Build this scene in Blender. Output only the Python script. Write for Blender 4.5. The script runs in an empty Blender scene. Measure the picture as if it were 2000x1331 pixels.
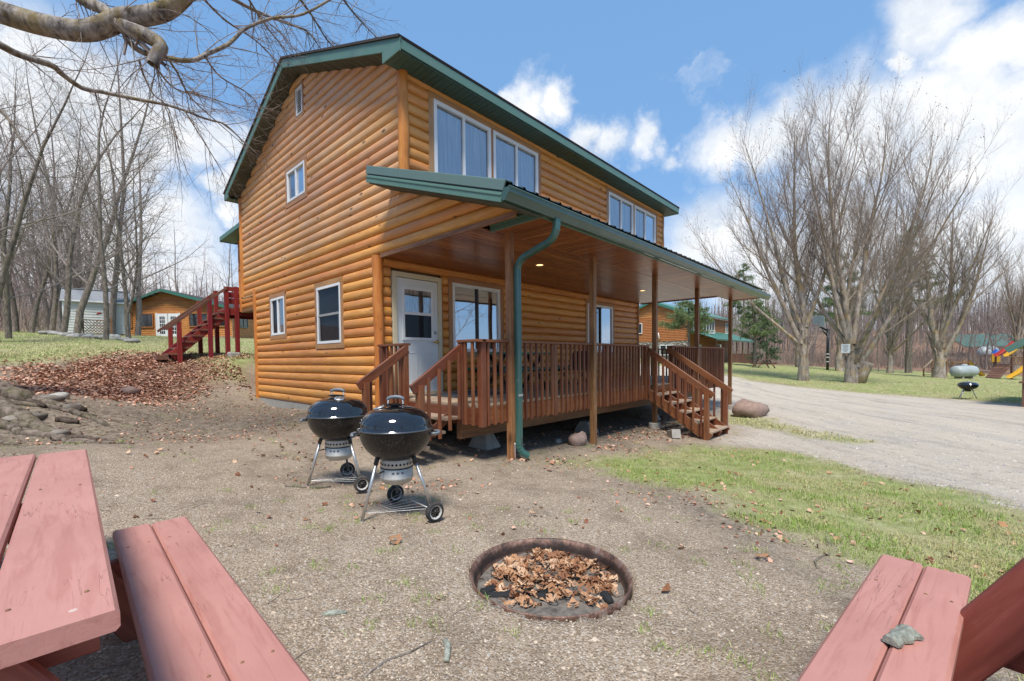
import bpy, math, random
import numpy as np
from mathutils import Vector, Matrix

rnd = random.Random(11)
rng = np.random.default_rng(11)
scene = bpy.context.scene
C = scene.collection

# ------------------------------------------------------------------ camera
CAM = np.array([-3.974, -6.475, 0.607])
YAW, PITCH, ROLL, FPX = math.radians(43.723), math.radians(-1.993), math.radians(0.678), 858.326
_F = np.array([math.cos(PITCH) * math.cos(YAW), math.cos(PITCH) * math.sin(YAW), math.sin(PITCH)])
_R = np.array([math.sin(YAW), -math.cos(YAW), 0.0])
_U = np.cross(_R, _F)
CR, CU = math.cos(ROLL) * _R - math.sin(ROLL) * _U, math.sin(ROLL) * _R + math.cos(ROLL) * _U
cd = bpy.data.cameras.new('camera')
cd.sensor_width = 36.0
cd.sensor_fit = 'HORIZONTAL'
cd.lens = FPX / 2000 * 36
cd.shift_x, cd.shift_y = (1000 - 967.443) / 2000, (730.716 - 665.5) / 2000
cd.clip_start, cd.clip_end = 0.05, 2000
cam = bpy.data.objects.new('camera', cd)
cam.matrix_world = Matrix(((CR[0], CU[0], -_F[0], CAM[0]), (CR[1], CU[1], -_F[1], CAM[1]), (CR[2], CU[2], -_F[2], CAM[2]), (0, 0, 0, 1)))
C.objects.link(cam)
scene.camera = cam


def at(u, v, d):
    """surveyed point: photo pixel (2000 px wide) at depth d metres"""
    return CAM + d * (_F + CR * (u - 967.443) / FPX - CU * (v - 730.716) / FPX)


# ------------------------------------------------------------------ world and sun
SUN_EL, SUN_AZ = math.radians(62), math.radians(232)      # azimuth clockwise from +Y
sun_dir = Vector((math.sin(SUN_AZ) * math.cos(SUN_EL), math.cos(SUN_AZ) * math.cos(SUN_EL), math.sin(SUN_EL)))
world = bpy.data.worlds.new('World')
scene.world = world
world.use_nodes = True


def node(t, kind, ins=None, **props):
    n = t.nodes.new(kind)
    for k, v in props.items():
        setattr(n, k, v)
    for k, v in (ins or {}).items():
        s = n.inputs[k]
        if isinstance(v, bpy.types.NodeSocket):
            t.links.new(v, s)
        else:
            s.default_value = v
    return n


def math_(t, op, a, b=0.0, c=None, clamp=False):
    ins = {0: a, 1: b}
    if c is not None:
        ins[2] = c
    return node(t, 'ShaderNodeMath', ins, operation=op, use_clamp=clamp).outputs[0]


def ramp(t, fac, stops, interp='LINEAR'):
    n = node(t, 'ShaderNodeValToRGB', {0: fac})
    cr = n.color_ramp
    cr.interpolation = interp
    while len(cr.elements) < len(stops):
        cr.elements.new(0.5)
    for e, (p, c) in zip(cr.elements, stops):
        e.position = p
        e.color = (*c, 1) if len(c) == 3 else c
    return n.outputs[0]


def mixc(t, fac, a, b, blend='MIX'):
    n = node(t, 'ShaderNodeMix', data_type='RGBA', blend_type=blend)
    for idx, v in ((0, fac), (6, a), (7, b)):
        if isinstance(v, bpy.types.NodeSocket):
            t.links.new(v, n.inputs[idx])
        else:
            n.inputs[idx].default_value = (*v, 1) if isinstance(v, tuple) and len(v) == 3 else v
    return n.outputs[2]


def build_world():
    t = world.node_tree
    t.nodes.clear()
    sky = node(t, 'ShaderNodeTexSky', sky_type='NISHITA', sun_disc=False, sun_elevation=SUN_EL, sun_rotation=SUN_AZ,
               air_density=1.0, dust_density=0.6, ozone_density=1.6)
    d = node(t, 'ShaderNodeTexCoord').outputs['Generated']
    wob = node(t, 'ShaderNodeTexNoise', {'Vector': d, 'Scale': 7.0, 'Detail': 6.0, 'Roughness': 0.62})
    off = node(t, 'ShaderNodeVectorMath', {0: wob.outputs['Color'], 1: (0.5, 0.5, 0.5)}, operation='SUBTRACT').outputs[0]
    off = node(t, 'ShaderNodeVectorMath', {0: off, 'Scale': 0.17}, operation='SCALE').outputs[0]
    p = node(t, 'ShaderNodeVectorMath', {0: d, 1: off}, operation='ADD').outputs[0]
    # cumulus banks: each a patch of sky round a direction
    total = None
    for u, v, r in CLOUDS:
        c = at(u, v, 1.0) - CAM
        c = c / np.linalg.norm(c)
        dist = node(t, 'ShaderNodeVectorMath', {0: p, 1: tuple(c)}, operation='DISTANCE').outputs['Value']
        m = node(t, 'ShaderNodeMapRange', {0: dist, 1: r * 1.12, 2: r * 0.25, 3: 0.0, 4: 1.0}, interpolation_type='SMOOTHSTEP').outputs[0]
        total = m if total is None else math_(t, 'MAXIMUM', total, m)
    # broken cloud over the rest of the sky
    st = node(t, 'ShaderNodeMapping', {'Vector': p, 'Scale': (1.0, 1.0, 2.1), 'Location': (3.1, 1.7, 0.4)}).outputs[0]
    fb = node(t, 'ShaderNodeTexNoise', {'Vector': st, 'Scale': 2.3, 'Detail': 7.0, 'Roughness': 0.55}).outputs['Fac']
    sep = node(t, 'ShaderNodeSeparateXYZ', {0: d})
    low = node(t, 'ShaderNodeMapRange', {0: sep.outputs[2], 1: 0.0, 2: 0.26, 3: 0.20, 4: 0.0}).outputs[0]
    g = math_(t, 'SUBTRACT', math_(t, 'ADD', fb, low), 0.08)
    gen = node(t, 'ShaderNodeMapRange', {0: g, 1: 0.56, 2: 0.72, 3: 0.0, 4: 1.0}, interpolation_type='SMOOTHSTEP').outputs[0]
    total = math_(t, 'MAXIMUM', total, gen)
    # thickness shading inside the clouds
    fine = node(t, 'ShaderNodeTexNoise', {'Vector': p, 'Scale': 9.0, 'Detail': 6.0, 'Roughness': 0.6}).outputs['Fac']
    ccol = ramp(t, fine, [(0.30, (3.6, 3.95, 4.5)), (0.46, (4.7, 4.9, 5.15)), (0.60, (5.7, 5.7, 5.7))])
    fac = math_(t, 'MULTIPLY', total, 0.95)
    blue = mixc(t, 0.72, sky.outputs[0], (1.1, 2.35, 4.35))
    col = mixc(t, fac, blue, ccol)
    bg = node(t, 'ShaderNodeBackground', {'Color': col, 'Strength': 0.1})
    out = node(t, 'ShaderNodeOutputWorld', {'Surface': bg.outputs[0]})


CLOUDS = [(40, 190, .16), (130, 235, .13), (215, 225, .12), (300, 250, .10), (370, 252, .075), (425, 262, .05), (60, 80, .05), (120, 90, .04), (250, 300, .10), (60, 330, .15), (160, 370, .10), (440, 355, .045), (455, 415, .04), (330, 455, .11),
          (180, 520, .16), (20, 520, .16), (380, 560, .12), (1020, 195, .062), (1075, 200, .045), (985, 180, .03), (1130, 268, .045), (1180, 282, .05), (1258, 285, .045), (1300, 292, .04), (1830, 18, .075), (1930, 88, .065), (1985, 60, .06), (1795, 118, .03), (1400, 285, .07),
          (1470, 270, .07), (1540, 250, .09), (1620, 285, .13), (1730, 265, .10), (1830, 215, .09), (1920, 215, .12), (2010, 250, .14), (1880, 300, .13), (1390, 480, .12), (1500, 520, .14), (1660, 470, .16), (1800, 500, .16), (1960, 480, .16)]
build_world()
sd = bpy.data.lights.new('sun', 'SUN')
sd.energy = 2.6
sd.angle = math.radians(15)
sd.color = (1.0, 0.955, 0.88)
sun = bpy.data.objects.new('sun', sd)
sun.rotation_euler = (-sun_dir).to_track_quat('-Z', 'Y').to_euler()
C.objects.link(sun)
vs = scene.view_settings
scene.display_settings.display_device = 'sRGB'
vs.view_transform = 'Standard'
vs.look = 'None'
vs.exposure = 0.96
vs.gamma = 1.0
vs.use_curve_mapping = False
scene.cycles.max_bounces = 8
scene.cycles.transparent_max_bounces = 12
scene.cycles.use_denoising = True

# ------------------------------------------------------------------ object helpers
WM = {}
_ident = Matrix.Identity(4)


def put(o, parent=None, M=None):
    C.objects.link(o)
    M = M if M is not None else _ident
    WM[o.name] = M
    if parent is not None:
        o.parent = parent
        o.matrix_basis = WM[parent.name].inverted() @ M
    else:
        o.matrix_basis = M
    return o


def tag(o, label=None, cat=None, group=None, kind=None):
    if label: o['label'] = label
    if cat: o['category'] = cat
    if group: o['group'] = group
    if kind: o['kind'] = kind
    return o


def thing(name, label, cat, loc=(0, 0, 0), group=None, rz=0.0):
    o = bpy.data.objects.new(name, None)
    o.empty_display_size = 0.2
    put(o, None, Matrix.Translation(Vector(loc)) @ Matrix.Rotation(rz, 4, 'Z'))
    return tag(o, label, cat, group)


def npmesh(name, V, F, mats, smooth=False, mi=None):
    V = np.asarray(V, np.float32)
    F = np.asarray(F, np.int32)
    me = bpy.data.meshes.new(name)
    n, k = F.shape
    me.vertices.add(len(V)); me.vertices.foreach_set('co', V.ravel())
    me.loops.add(n * k); me.loops.foreach_set('vertex_index', F.ravel())
    me.polygons.add(n)
    me.polygons.foreach_set('loop_start', np.arange(0, n * k, k, dtype=np.int32))
    me.polygons.foreach_set('loop_total', np.full(n, k, np.int32))
    if mi is not None:
        me.polygons.foreach_set('material_index', np.asarray(mi, np.int32))
    me.polygons.foreach_set('use_smooth', np.full(n, bool(smooth)))
    me.update(calc_edges=True)
    me.validate()
    for m in (mats if isinstance(mats, (list, tuple)) else [mats]):
        me.materials.append(m)
    return me


def pymesh(name, V, F, mats, smooth=False, mi=None):
    me = bpy.data.meshes.new(name)
    me.from_pydata([tuple(map(float, v)) for v in V], [], F)
    for m in (mats if isinstance(mats, (list, tuple)) else [mats]):
        me.materials.append(m)
    me.polygons.foreach_set('use_smooth', [smooth] * len(F))
    if mi is not None:
        me.polygons.foreach_set('material_index', mi)
    me.update()
    return me


def ob(name, me, parent=None, M=None):
    return put(bpy.data.objects.new(name, me), parent, M)


def frame(o, x, z):
    x = Vector(x).normalized(); z = Vector(z)
    y = z.cross(x).normalized(); z = x.cross(y).normalized()
    return Matrix(((x.x, y.x, z.x, o[0]), (x.y, y.y, z.y, o[1]), (x.z, y.z, z.z, o[2]), (0, 0, 0, 1)))


_cache = {}


def plank_mesh(L, W, T, m, b=0.004):
    key = (round(L, 3), round(W, 3), round(T, 3), m.name, b)
    if key in _cache:
        return _cache[key]
    b = min(b, W * .3, T * .3)
    ring = [(-W/2+b, -T/2), (W/2-b, -T/2), (W/2, -T/2+b), (W/2, T/2-b), (W/2-b, T/2), (-W/2+b, T/2), (-W/2, T/2-b), (-W/2, -T/2+b)]
    V = [(s * L/2, y, z) for s in (-1, 1) for y, z in ring]
    F = [(i, (i+1) % 8, 8+(i+1) % 8, 8+i) for i in range(8)]
    F = [tuple(reversed(f)) for f in F]
    F += [tuple(range(8)), tuple(range(15, 7, -1))]
    F = [tuple(reversed(f)) for f in F]
    me = pymesh('plank', V, F, m)
    _cache[key] = me
    return me


def plank(name, parent, p0, p1, w, t, m, up=(0, 0, 1), b=0.004):
    """bar from p0 to p1; t is its thickness along `up`, w across"""
    p0, p1 = Vector(p0), Vector(p1)
    return ob(name, plank_mesh((p1-p0).length, w, t, m, b), parent, frame((p0+p1)/2, p1-p0, up))


def box(name, parent, lo, hi, m, b=0.004):
    """axis-aligned block, long axis becomes local X so that grain follows it"""
    lo, hi = Vector(lo), Vector(hi)
    c, s = (lo+hi)/2, hi-lo
    if s.z >= s.x and s.z >= s.y:
        return ob(name, plank_mesh(s.z, s.y, s.x, m, b), parent, frame(c, (0, 0, 1), (1, 0, 0)))
    if s.y >= s.x:
        return ob(name, plank_mesh(s.y, s.x, s.z, m, b), parent, frame(c, (0, 1, 0), (0, 0, 1)))
    return ob(name, plank_mesh(s.x, s.y, s.z, m, b), parent, frame(c, (1, 0, 0), (0, 0, 1)))


def lathe(prof, n=32, cap0=False, cap1=False):
    V, F = [], []
    for r, z in prof:
        for i in range(n):
            a = 2*math.pi*i/n
            V.append((r*math.cos(a), r*math.sin(a), z))
    for j in range(len(prof)-1):
        for i in range(n):
            F.append((j*n+i, j*n+(i+1) % n, (j+1)*n+(i+1) % n, (j+1)*n+i))
    if cap0: F.append(tuple(range(n-1, -1, -1)))
    if cap1: F.append(tuple((len(prof)-1)*n+i for i in range(n)))
    return V, F


def tubes(curves, k):
    """curves: list of (points, radii); returns vertex and quad arrays"""
    Vs, Fs, base = [], [], 0
    ang = np.arange(k) * (2*math.pi/k)
    ca, sa = np.cos(ang), np.sin(ang)
    for P, Rr in curves:
        P = np.asarray(P, float); Rr = np.asarray(Rr, float)
        n = len(P)
        T = np.empty_like(P)
        T[1:-1] = P[2:]-P[:-2]; T[0] = P[1]-P[0]; T[-1] = P[-1]-P[-2]
        T /= (np.linalg.norm(T, axis=1, keepdims=True)+1e-9)
        m = np.abs(T.mean(0))
        ref = np.zeros(3); ref[int(np.argmin(m))] = 1
        A = np.cross(T, ref); A /= (np.linalg.norm(A, axis=1, keepdims=True)+1e-9)
        B = np.cross(T, A)
        V = P[:, None, :] + Rr[:, None, None]*(A[:, None, :]*ca[None, :, None]+B[:, None, :]*sa[None, :, None])
        Vs.append(V.reshape(-1, 3))
        i = np.arange(n-1)[:, None]*k; j = np.arange(k)[None, :]
        j2 = (j+1) % k
        F = np.stack([i+j, i+j2, i+k+j2, i+k+j], -1).reshape(-1, 4)+base
        Fs.append(F)
        base += n*k
    return np.concatenate(Vs), np.concatenate(Fs)


def tube(name, parent, pts, r, m, k=8, M=None):
    rr = [r]*len(pts) if not isinstance(r, (list, tuple)) else r
    V, F = tubes([(pts, rr)], k)
    n = len(pts)
    Fl = [tuple(f) for f in F.tolist()] + [tuple(range(k-1, -1, -1)), tuple((n-1)*k+i for i in range(k))]
    inv = WM[parent.name].inverted() if (parent is not None and M is None) else None
    return ob(name, pymesh(name, V, Fl, m, True), parent, M)


def copy_tree(src, M, label=None, group=None, name=None):
    o = src.copy()
    if name: o.name = name
    put(o, None, M)
    if label: o['label'] = label
    if group: o['group'] = group

    def rec(a, b):
        for ch in list(a.children):
            c = ch.copy()
            C.objects.link(c)
            c.parent = b
            WM[c.name] = WM[b.name] @ c.matrix_basis
            rec(ch, c)
    rec(src, o)
    return o


# value noise, vectorised
_perm = np.random.default_rng(5).random(4096)


def vnoise(x, y):
    xi, yi = np.floor(x).astype(int), np.floor(y).astype(int)
    fx, fy = x-xi, y-yi
    fx, fy = fx*fx*(3-2*fx), fy*fy*(3-2*fy)
    h = lambda a, b: _perm[(a*1619+b*31337+a*b*7) & 4095]
    return (h(xi, yi)*(1-fx)+h(xi+1, yi)*fx)*(1-fy)+(h(xi, yi+1)*(1-fx)+h(xi+1, yi+1)*fx)*fy


def fbm(x, y, s, o=3):
    v, a, tot = 0, 1, 0
    for i in range(o):
        v = v+a*vnoise(x*s+17.3*i, y*s-9.1*i); tot += a
        a *= .5; s *= 2.03
    return v/tot

# ------------------------------------------------------------------ materials
def new_mat(name):
    m = bpy.data.materials.new(name)
    m.use_nodes = True
    m.node_tree.nodes.clear()
    return m, m.node_tree


def finish(t, col, rough=0.6, bump=None, bstr=0.3, bdist=0.01, metal=0.0, spec=0.5, coat=0.0, **kw):
    ins = {'Base Color': (*col, 1) if isinstance(col, tuple) and len(col) == 3 else col, 'Roughness': rough, 'Metallic': metal, 'Specular IOR Level': spec, 'Coat Weight': coat}
    ins.update(kw)
    b = node(t, 'ShaderNodeBsdfPrincipled', ins)
    if bump is not None:
        bn = node(t, 'ShaderNodeBump', {'Height': bump, 'Strength': bstr, 'Distance': bdist})
        t.links.new(bn.outputs[0], b.inputs['Normal'])
    node(t, 'ShaderNodeOutputMaterial', {'Surface': b.outputs[0]})
    return b


def ocoord(t, jitter=True):
    o = node(t, 'ShaderNodeTexCoord').outputs['Object']
    r = node(t, 'ShaderNodeObjectInfo').outputs['Random']
    if jitter:
        j = node(t, 'ShaderNodeCombineXYZ', {0: math_(t, 'MULTIPLY', r, 91.0), 1: math_(t, 'MULTIPLY', r, 37.0), 2: math_(t, 'MULTIPLY', r, 13.0)}).outputs[0]
        o = node(t, 'ShaderNodeVectorMath', {0: o, 1: j}, operation='ADD').outputs[0]
    return o, r


def wood(name, dark, mid, light, rough=0.5, grain=9.0, vary=0.25, knots=0.0, knotcol=(0.06, 0.025, 0.01), wear=None, wearamt=0.0, coat=0.0, bstr=0.25, spec=0.4):
    m, t = new_mat(name)
    o, r = ocoord(t)
    st = node(t, 'ShaderNodeMapping', {'Vector': o, 'Scale': (0.9, grain, grain)}).outputs[0]
    n1 = node(t, 'ShaderNodeTexNoise', {'Vector': st, 'Scale': 2.2, 'Detail': 5.0, 'Roughness': 0.6, 'Distortion': 0.5}).outputs['Fac']
    st2 = node(t, 'ShaderNodeMapping', {'Vector': o, 'Scale': (2.0, 30.0, 30.0)}).outputs[0]
    n2 = node(t, 'ShaderNodeTexNoise', {'Vector': st2, 'Scale': 3.0, 'Detail': 3.0, 'Roughness': 0.6}).outputs['Fac']
    mixn = math_(t, 'ADD', math_(t, 'MULTIPLY', n1, 0.72), math_(t, 'MULTIPLY', n2, 0.28))
    col = ramp(t, mixn, [(0.30, dark), (0.5, mid), (0.68, light)])
    if wear:
        n3 = node(t, 'ShaderNodeTexNoise', {'Vector': o, 'Scale': 1.7, 'Detail': 5.0, 'Roughness': 0.65}).outputs['Fac']
        f = node(t, 'ShaderNodeMapRange', {0: n3, 1: 0.42, 2: 0.66, 3: 0.0, 4: wearamt}).outputs[0]
        col = mixc(t, f, col, wear)
    if knots:
        kv = node(t, 'ShaderNodeMapping', {'Vector': o, 'Scale': (1.0, 2.4, 2.4)}).outputs[0]
        vo = node(t, 'ShaderNodeTexVoronoi', {'Vector': kv, 'Scale': knots, 'Randomness': 1.0}).outputs['Distance']
        f = node(t, 'ShaderNodeMapRange', {0: vo, 1: 0.06, 2: 0.13, 3: 0.85, 4: 0.0}).outputs[0]
        col = mixc(t, f, col, knotcol)
    val = math_(t, 'ADD', math_(t, 'MULTIPLY', r, vary), 1.0-vary/2)
    hs = node(t, 'ShaderNodeHueSaturation', {'Color': col, 'Value': val, 'Hue': math_(t, 'ADD', math_(t, 'MULTIPLY', r, 0.014), 0.493)})
    finish(t, hs.outputs[0], rough, mixn, bstr, 0.006, coat=coat, spec=spec)
    return m


def plain(name, col, rough=0.5, metal=0.0, vary=0.08, scale=12.0, bstr=0.1, spec=0.5, coat=0.0, dirt=None, dirtamt=0.0):
    m, t = new_mat(name)
    o, r = ocoord(t)
    n1 = node(t, 'ShaderNodeTexNoise', {'Vector': o, 'Scale': scale, 'Detail': 5.0, 'Roughness': 0.6}).outputs['Fac']
    v = math_(t, 'ADD', math_(t, 'MULTIPLY', n1, vary*2), 1.0-vary)
    c = node(t, 'ShaderNodeHueSaturation', {'Color': (*col, 1), 'Value': v}).outputs[0]
    if dirt:
        n2 = node(t, 'ShaderNodeTexNoise', {'Vector': o, 'Scale': scale*.45, 'Detail': 6.0, 'Roughness': 0.7}).outputs['Fac']
        f = node(t, 'ShaderNodeMapRange', {0: n2, 1: 0.45, 2: 0.7, 3: 0.0, 4: dirtamt}).outputs[0]
        c = mixc(t, f, c, dirt)
    rg = math_(t, 'ADD', math_(t, 'MULTIPLY', n1, 0.16), rough-0.08)
    finish(t, c, rg, n1, bstr, 0.004, metal=metal, spec=spec, coat=coat)
    return m


M = {}
M['log'] = wood('log_siding', (0.50, 0.185, 0.036), (0.64, 0.265, 0.060), (0.75, 0.355, 0.098), rough=0.36, grain=7, vary=0.13, knots=2.0, wear=(0.54, 0.28, 0.12), wearamt=0.3, spec=0.4)
M['log_weathered_sheen'] = wood('log_siding_weathered_sheen', (0.51, 0.225, 0.080), (0.64, 0.315, 0.122), (0.72, 0.41, 0.19), rough=0.40, grain=7, vary=0.13, knots=1.8, wear=(0.60, 0.375, 0.225), wearamt=0.7, spec=0.4)  # faded upper logs, with the gable's pinkish gloss also put into the colour
M['corner'] = wood('corner_log_wood', (0.36, 0.11, 0.02), (0.52, 0.19, 0.035), (0.62, 0.27, 0.07), rough=0.4, grain=4, vary=0.12, knots=2.2, knotcol=(0.10, 0.03, 0.012))
M['trim'] = wood('window_trim_wood', (0.30, 0.13, 0.045), (0.42, 0.20, 0.075), (0.50, 0.27, 0.12), rough=0.5, vary=0.15, knots=1.2, wear=(0.36, 0.22, 0.13), wearamt=0.5)
M['deck'] = wood('deck_rail_stain', (0.095, 0.028, 0.010), (0.17, 0.050, 0.019), (0.25, 0.085, 0.036), rough=0.5, vary=0.4, wear=(0.23, 0.115, 0.062), wearamt=0.4)
M['floor'] = wood('deck_floor_wood', (0.25, 0.16, 0.10), (0.36, 0.25, 0.165), (0.44, 0.32, 0.22), rough=0.65, vary=0.25, wear=(0.30, 0.26, 0.22), wearamt=0.4)
M['joist'] = wood('joist_wood', (0.14, 0.068, 0.030), (0.22, 0.115, 0.05), (0.30, 0.17, 0.08), rough=0.6, vary=0.2)
M['post'] = wood('porch_post_wood', (0.12, 0.05, 0.022), (0.23, 0.105, 0.045), (0.36, 0.18, 0.08), rough=0.5, vary=0.25, knots=1.0)
M['post_bright'] = wood('sunlit_tone_post_wood', (0.22, 0.10, 0.04), (0.36, 0.17, 0.065), (0.48, 0.26, 0.11), rough=0.5, vary=0.1, knots=1.0, wear=(0.14, 0.065, 0.03), wearamt=0.7)  # lighter copy of the post wood, sunlight on the first post painted in
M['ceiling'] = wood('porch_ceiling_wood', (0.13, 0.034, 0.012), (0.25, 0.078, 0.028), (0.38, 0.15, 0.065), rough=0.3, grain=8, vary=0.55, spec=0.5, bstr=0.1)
M['green'] = plain('painted_green_metal', (0.098, 0.195, 0.155), 0.42, vary=0.06, scale=5, dirt=(0.16, 0.22, 0.19), dirtamt=0.4)
M['flash'] = plain('flashing_green_metal', (0.12, 0.185, 0.165), 0.35, vary=0.06, scale=4)
M['gutter'] = plain('gutter_metal', (0.042, 0.090, 0.074), 0.3, vary=0.08, scale=4, coat=0.3, dirt=(0.13, 0.17, 0.15), dirtamt=0.4)
M['downspout'] = plain('downspout_metal', (0.034, 0.115, 0.098), 0.3, vary=0.08, scale=4, coat=0.3, dirt=(0.12, 0.17, 0.15), dirtamt=0.35)
M['soffit'] = plain('dark_green_soffit', (0.052, 0.105, 0.082), 0.55, vary=0.15, scale=9)
M['soffit_brown'] = wood('weathered_soffit', (0.045, 0.050, 0.038), (0.075, 0.085, 0.064), (0.12, 0.11, 0.078), rough=0.7, vary=0.4)
M['metal_roof'] = plain('dark_roof_metal', (0.012, 0.020, 0.018), 0.35, vary=0.1)
M['shingle'] = plain('dark_shingle', (0.042, 0.032, 0.03), 0.9, vary=0.3, scale=30)
M['white'] = plain('white_vinyl', (0.78, 0.79, 0.79), 0.35, vary=0.03, dirt=(0.55, 0.52, 0.47), dirtamt=0.15)
M['cream'] = plain('cream_trim', (0.62, 0.55, 0.38), 0.5, vary=0.06)
M['door'] = plain('white_door_paint', (0.70, 0.73, 0.73), 0.4, vary=0.03)
M['dark'] = plain('dark_interior', (0.012, 0.012, 0.013), 0.8)
M['sash_dark'] = plain('dark_sash', (0.03, 0.03, 0.032), 0.4)
M['brass'] = plain('brass', (0.72, 0.47, 0.14), 0.25, metal=1.0)
M['nickel'] = plain('nickel', (0.35, 0.34, 0.33), 0.35, metal=1.0)
M['concrete'] = plain('concrete', (0.36, 0.34, 0.30), 0.9, vary=0.2, scale=18, bstr=0.4, dirt=(0.2, 0.16, 0.12), dirtamt=0.5)
M['alu'] = plain('brushed_aluminium', (0.58, 0.57, 0.55), 0.38, metal=0.85, vary=0.08, dirt=(0.42, 0.36, 0.28), dirtamt=0.35)
M['dusty_alu'] = plain('dusty_aluminium', (0.56, 0.54, 0.49), 0.55, metal=0.45, vary=0.12, dirt=(0.45, 0.38, 0.29), dirtamt=0.5)
M['grey_plastic'] = plain('grey_plastic', (0.15, 0.17, 0.19), 0.45)
M['rubber'] = plain('black_rubber', (0.022, 0.022, 0.023), 0.8, vary=0.2, dirt=(0.2, 0.16, 0.11), dirtamt=0.5)
M['black'] = plain('black_plastic', (0.014, 0.014, 0.015), 0.4)
M['blackmetal'] = plain('black_painted_metal', (0.012, 0.012, 0.012), 0.4, coat=0.2)
M['bench_green'] = plain('green_bench_paint', (0.03, 0.14, 0.10), 0.5)
M['red'] = wood('red_paint', (0.13, 0.010, 0.009), (0.22, 0.017, 0.016), (0.28, 0.035, 0.03), rough=0.6, vary=0.2)
M['redwood'] = wood('weathered_tread', (0.10, 0.045, 0.028), (0.17, 0.08, 0.05), (0.24, 0.13, 0.085), rough=0.8, vary=0.3)
M['yellow'] = plain('yellow_slide_plastic', (0.58, 0.33, 0.03), 0.35)
M['redplastic'] = plain('red_slide_plastic', (0.36, 0.035, 0.028), 0.35)
M['blueplastic'] = plain('blue_plastic', (0.04, 0.12, 0.45), 0.4)
M['tank'] = plain('grey_tank_paint', (0.36, 0.40, 0.40), 0.5, dirt=(0.22, 0.22, 0.2), dirtamt=0.4, scale=4)
M['shed'] = plain('pale_siding', (0.60, 0.60, 0.57), 0.6, vary=0.05, dirt=(0.42, 0.42, 0.38), dirtamt=0.3, scale=3)
M['shed_roof'] = plain('grey_shingle', (0.26, 0.27, 0.29), 0.9, vary=0.2, scale=14)
M['far_roof'] = plain('far_green_roof', (0.05, 0.13, 0.105), 0.6)
M['green_roof'] = plain('green_roof_metal', (0.045, 0.17, 0.13), 0.4, vary=0.08)
M['green_door'] = plain('green_door_paint', (0.01, 0.22, 0.12), 0.5)
M['far_log'] = wood('far_log_siding', (0.30, 0.105, 0.026), (0.45, 0.175, 0.05), (0.55, 0.25, 0.08), rough=0.5, grain=6, vary=0.2)
M['brown_boards'] = wood('brown_boards', (0.10, 0.05, 0.035), (0.16, 0.08, 0.055), (0.22, 0.12, 0.08), rough=0.7)
M['paper'] = plain('white_notice', (0.78, 0.79, 0.80), 0.5, vary=0.02)
M['ink'] = plain('grey_print', (0.14, 0.16, 0.19), 0.6)
M['char'] = plain('charcoal', (0.012, 0.012, 0.013), 0.85, vary=0.4, scale=40, bstr=0.8)
M['ash'] = plain('ash', (0.17, 0.145, 0.12), 0.95, vary=0.5, scale=30, bstr=0.9, dirt=(0.02, 0.018, 0.017), dirtamt=0.9)
M['mat'] = plain('door_mat', (0.045, 0.05, 0.055), 0.95, vary=0.3, scale=60, bstr=0.5)
M['blind'] = plain('window_blind', (0.20, 0.19, 0.17), 0.6)
M['screen'] = plain('screen_mesh', (0.11, 0.11, 0.112), 0.7)


def make_curtain(name, c1, c2, freq=30):
    m, t = new_mat(name)
    o, r = ocoord(t)
    sx = node(t, 'ShaderNodeMapping', {'Vector': o, 'Scale': (1.0, 0.08, 1.0)}).outputs[0]
    n1 = node(t, 'ShaderNodeTexNoise', {'Vector': sx, 'Scale': freq, 'Detail': 2.0}).outputs['Fac']
    finish(t, ramp(t, n1, [(0.35, c1), (0.65, c2)]), 0.9, n1, 0.3, 0.01)
    return m


M['curtain'] = make_curtain('white_curtain', (0.62, 0.64, 0.68), (0.80, 0.81, 0.83), 18)
M['curtain_dark'] = make_curtain('lace_curtain', (0.24, 0.22, 0.20), (0.62, 0.60, 0.57), 40)


def make_glass(name, refl, tint=(0.75, 0.8, 0.82)):
    m, t = new_mat(name)
    o = node(t, 'ShaderNodeTexCoord').outputs['Object']
    nz = node(t, 'ShaderNodeTexNoise', {'Vector': o, 'Scale': 1.3, 'Detail': 1.0}).outputs['Fac']
    bn = node(t, 'ShaderNodeBump', {'Height': nz, 'Strength': 0.10, 'Distance': 0.02})
    g = node(t, 'ShaderNodeBsdfGlossy', {'Color': (0.92, 0.95, 1.0, 1), 'Roughness': 0.015, 'Normal': bn.outputs[0]})
    tr = node(t, 'ShaderNodeBsdfTransparent', {'Color': (*tint, 1)})
    fr = node(t, 'ShaderNodeFresnel', {'IOR': 1.5})
    f = math_(t, 'ADD', math_(t, 'MULTIPLY', fr.outputs[0], 0.9 if refl > 0 else 0.4), max(refl, 0.0), clamp=True)
    mx = node(t, 'ShaderNodeMixShader', {0: f, 1: tr.outputs[0], 2: g.outputs[0]})
    node(t, 'ShaderNodeOutputMaterial', {'Surface': mx.outputs[0]})
    return m


M['glass'] = make_glass('window_glass', 0.26)
M['glass_mirror'] = make_glass('reflective_window_glass', 0.55)
M['glass_dark'] = make_glass('screened_glass', -0.02, (0.5, 0.52, 0.55))


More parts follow.
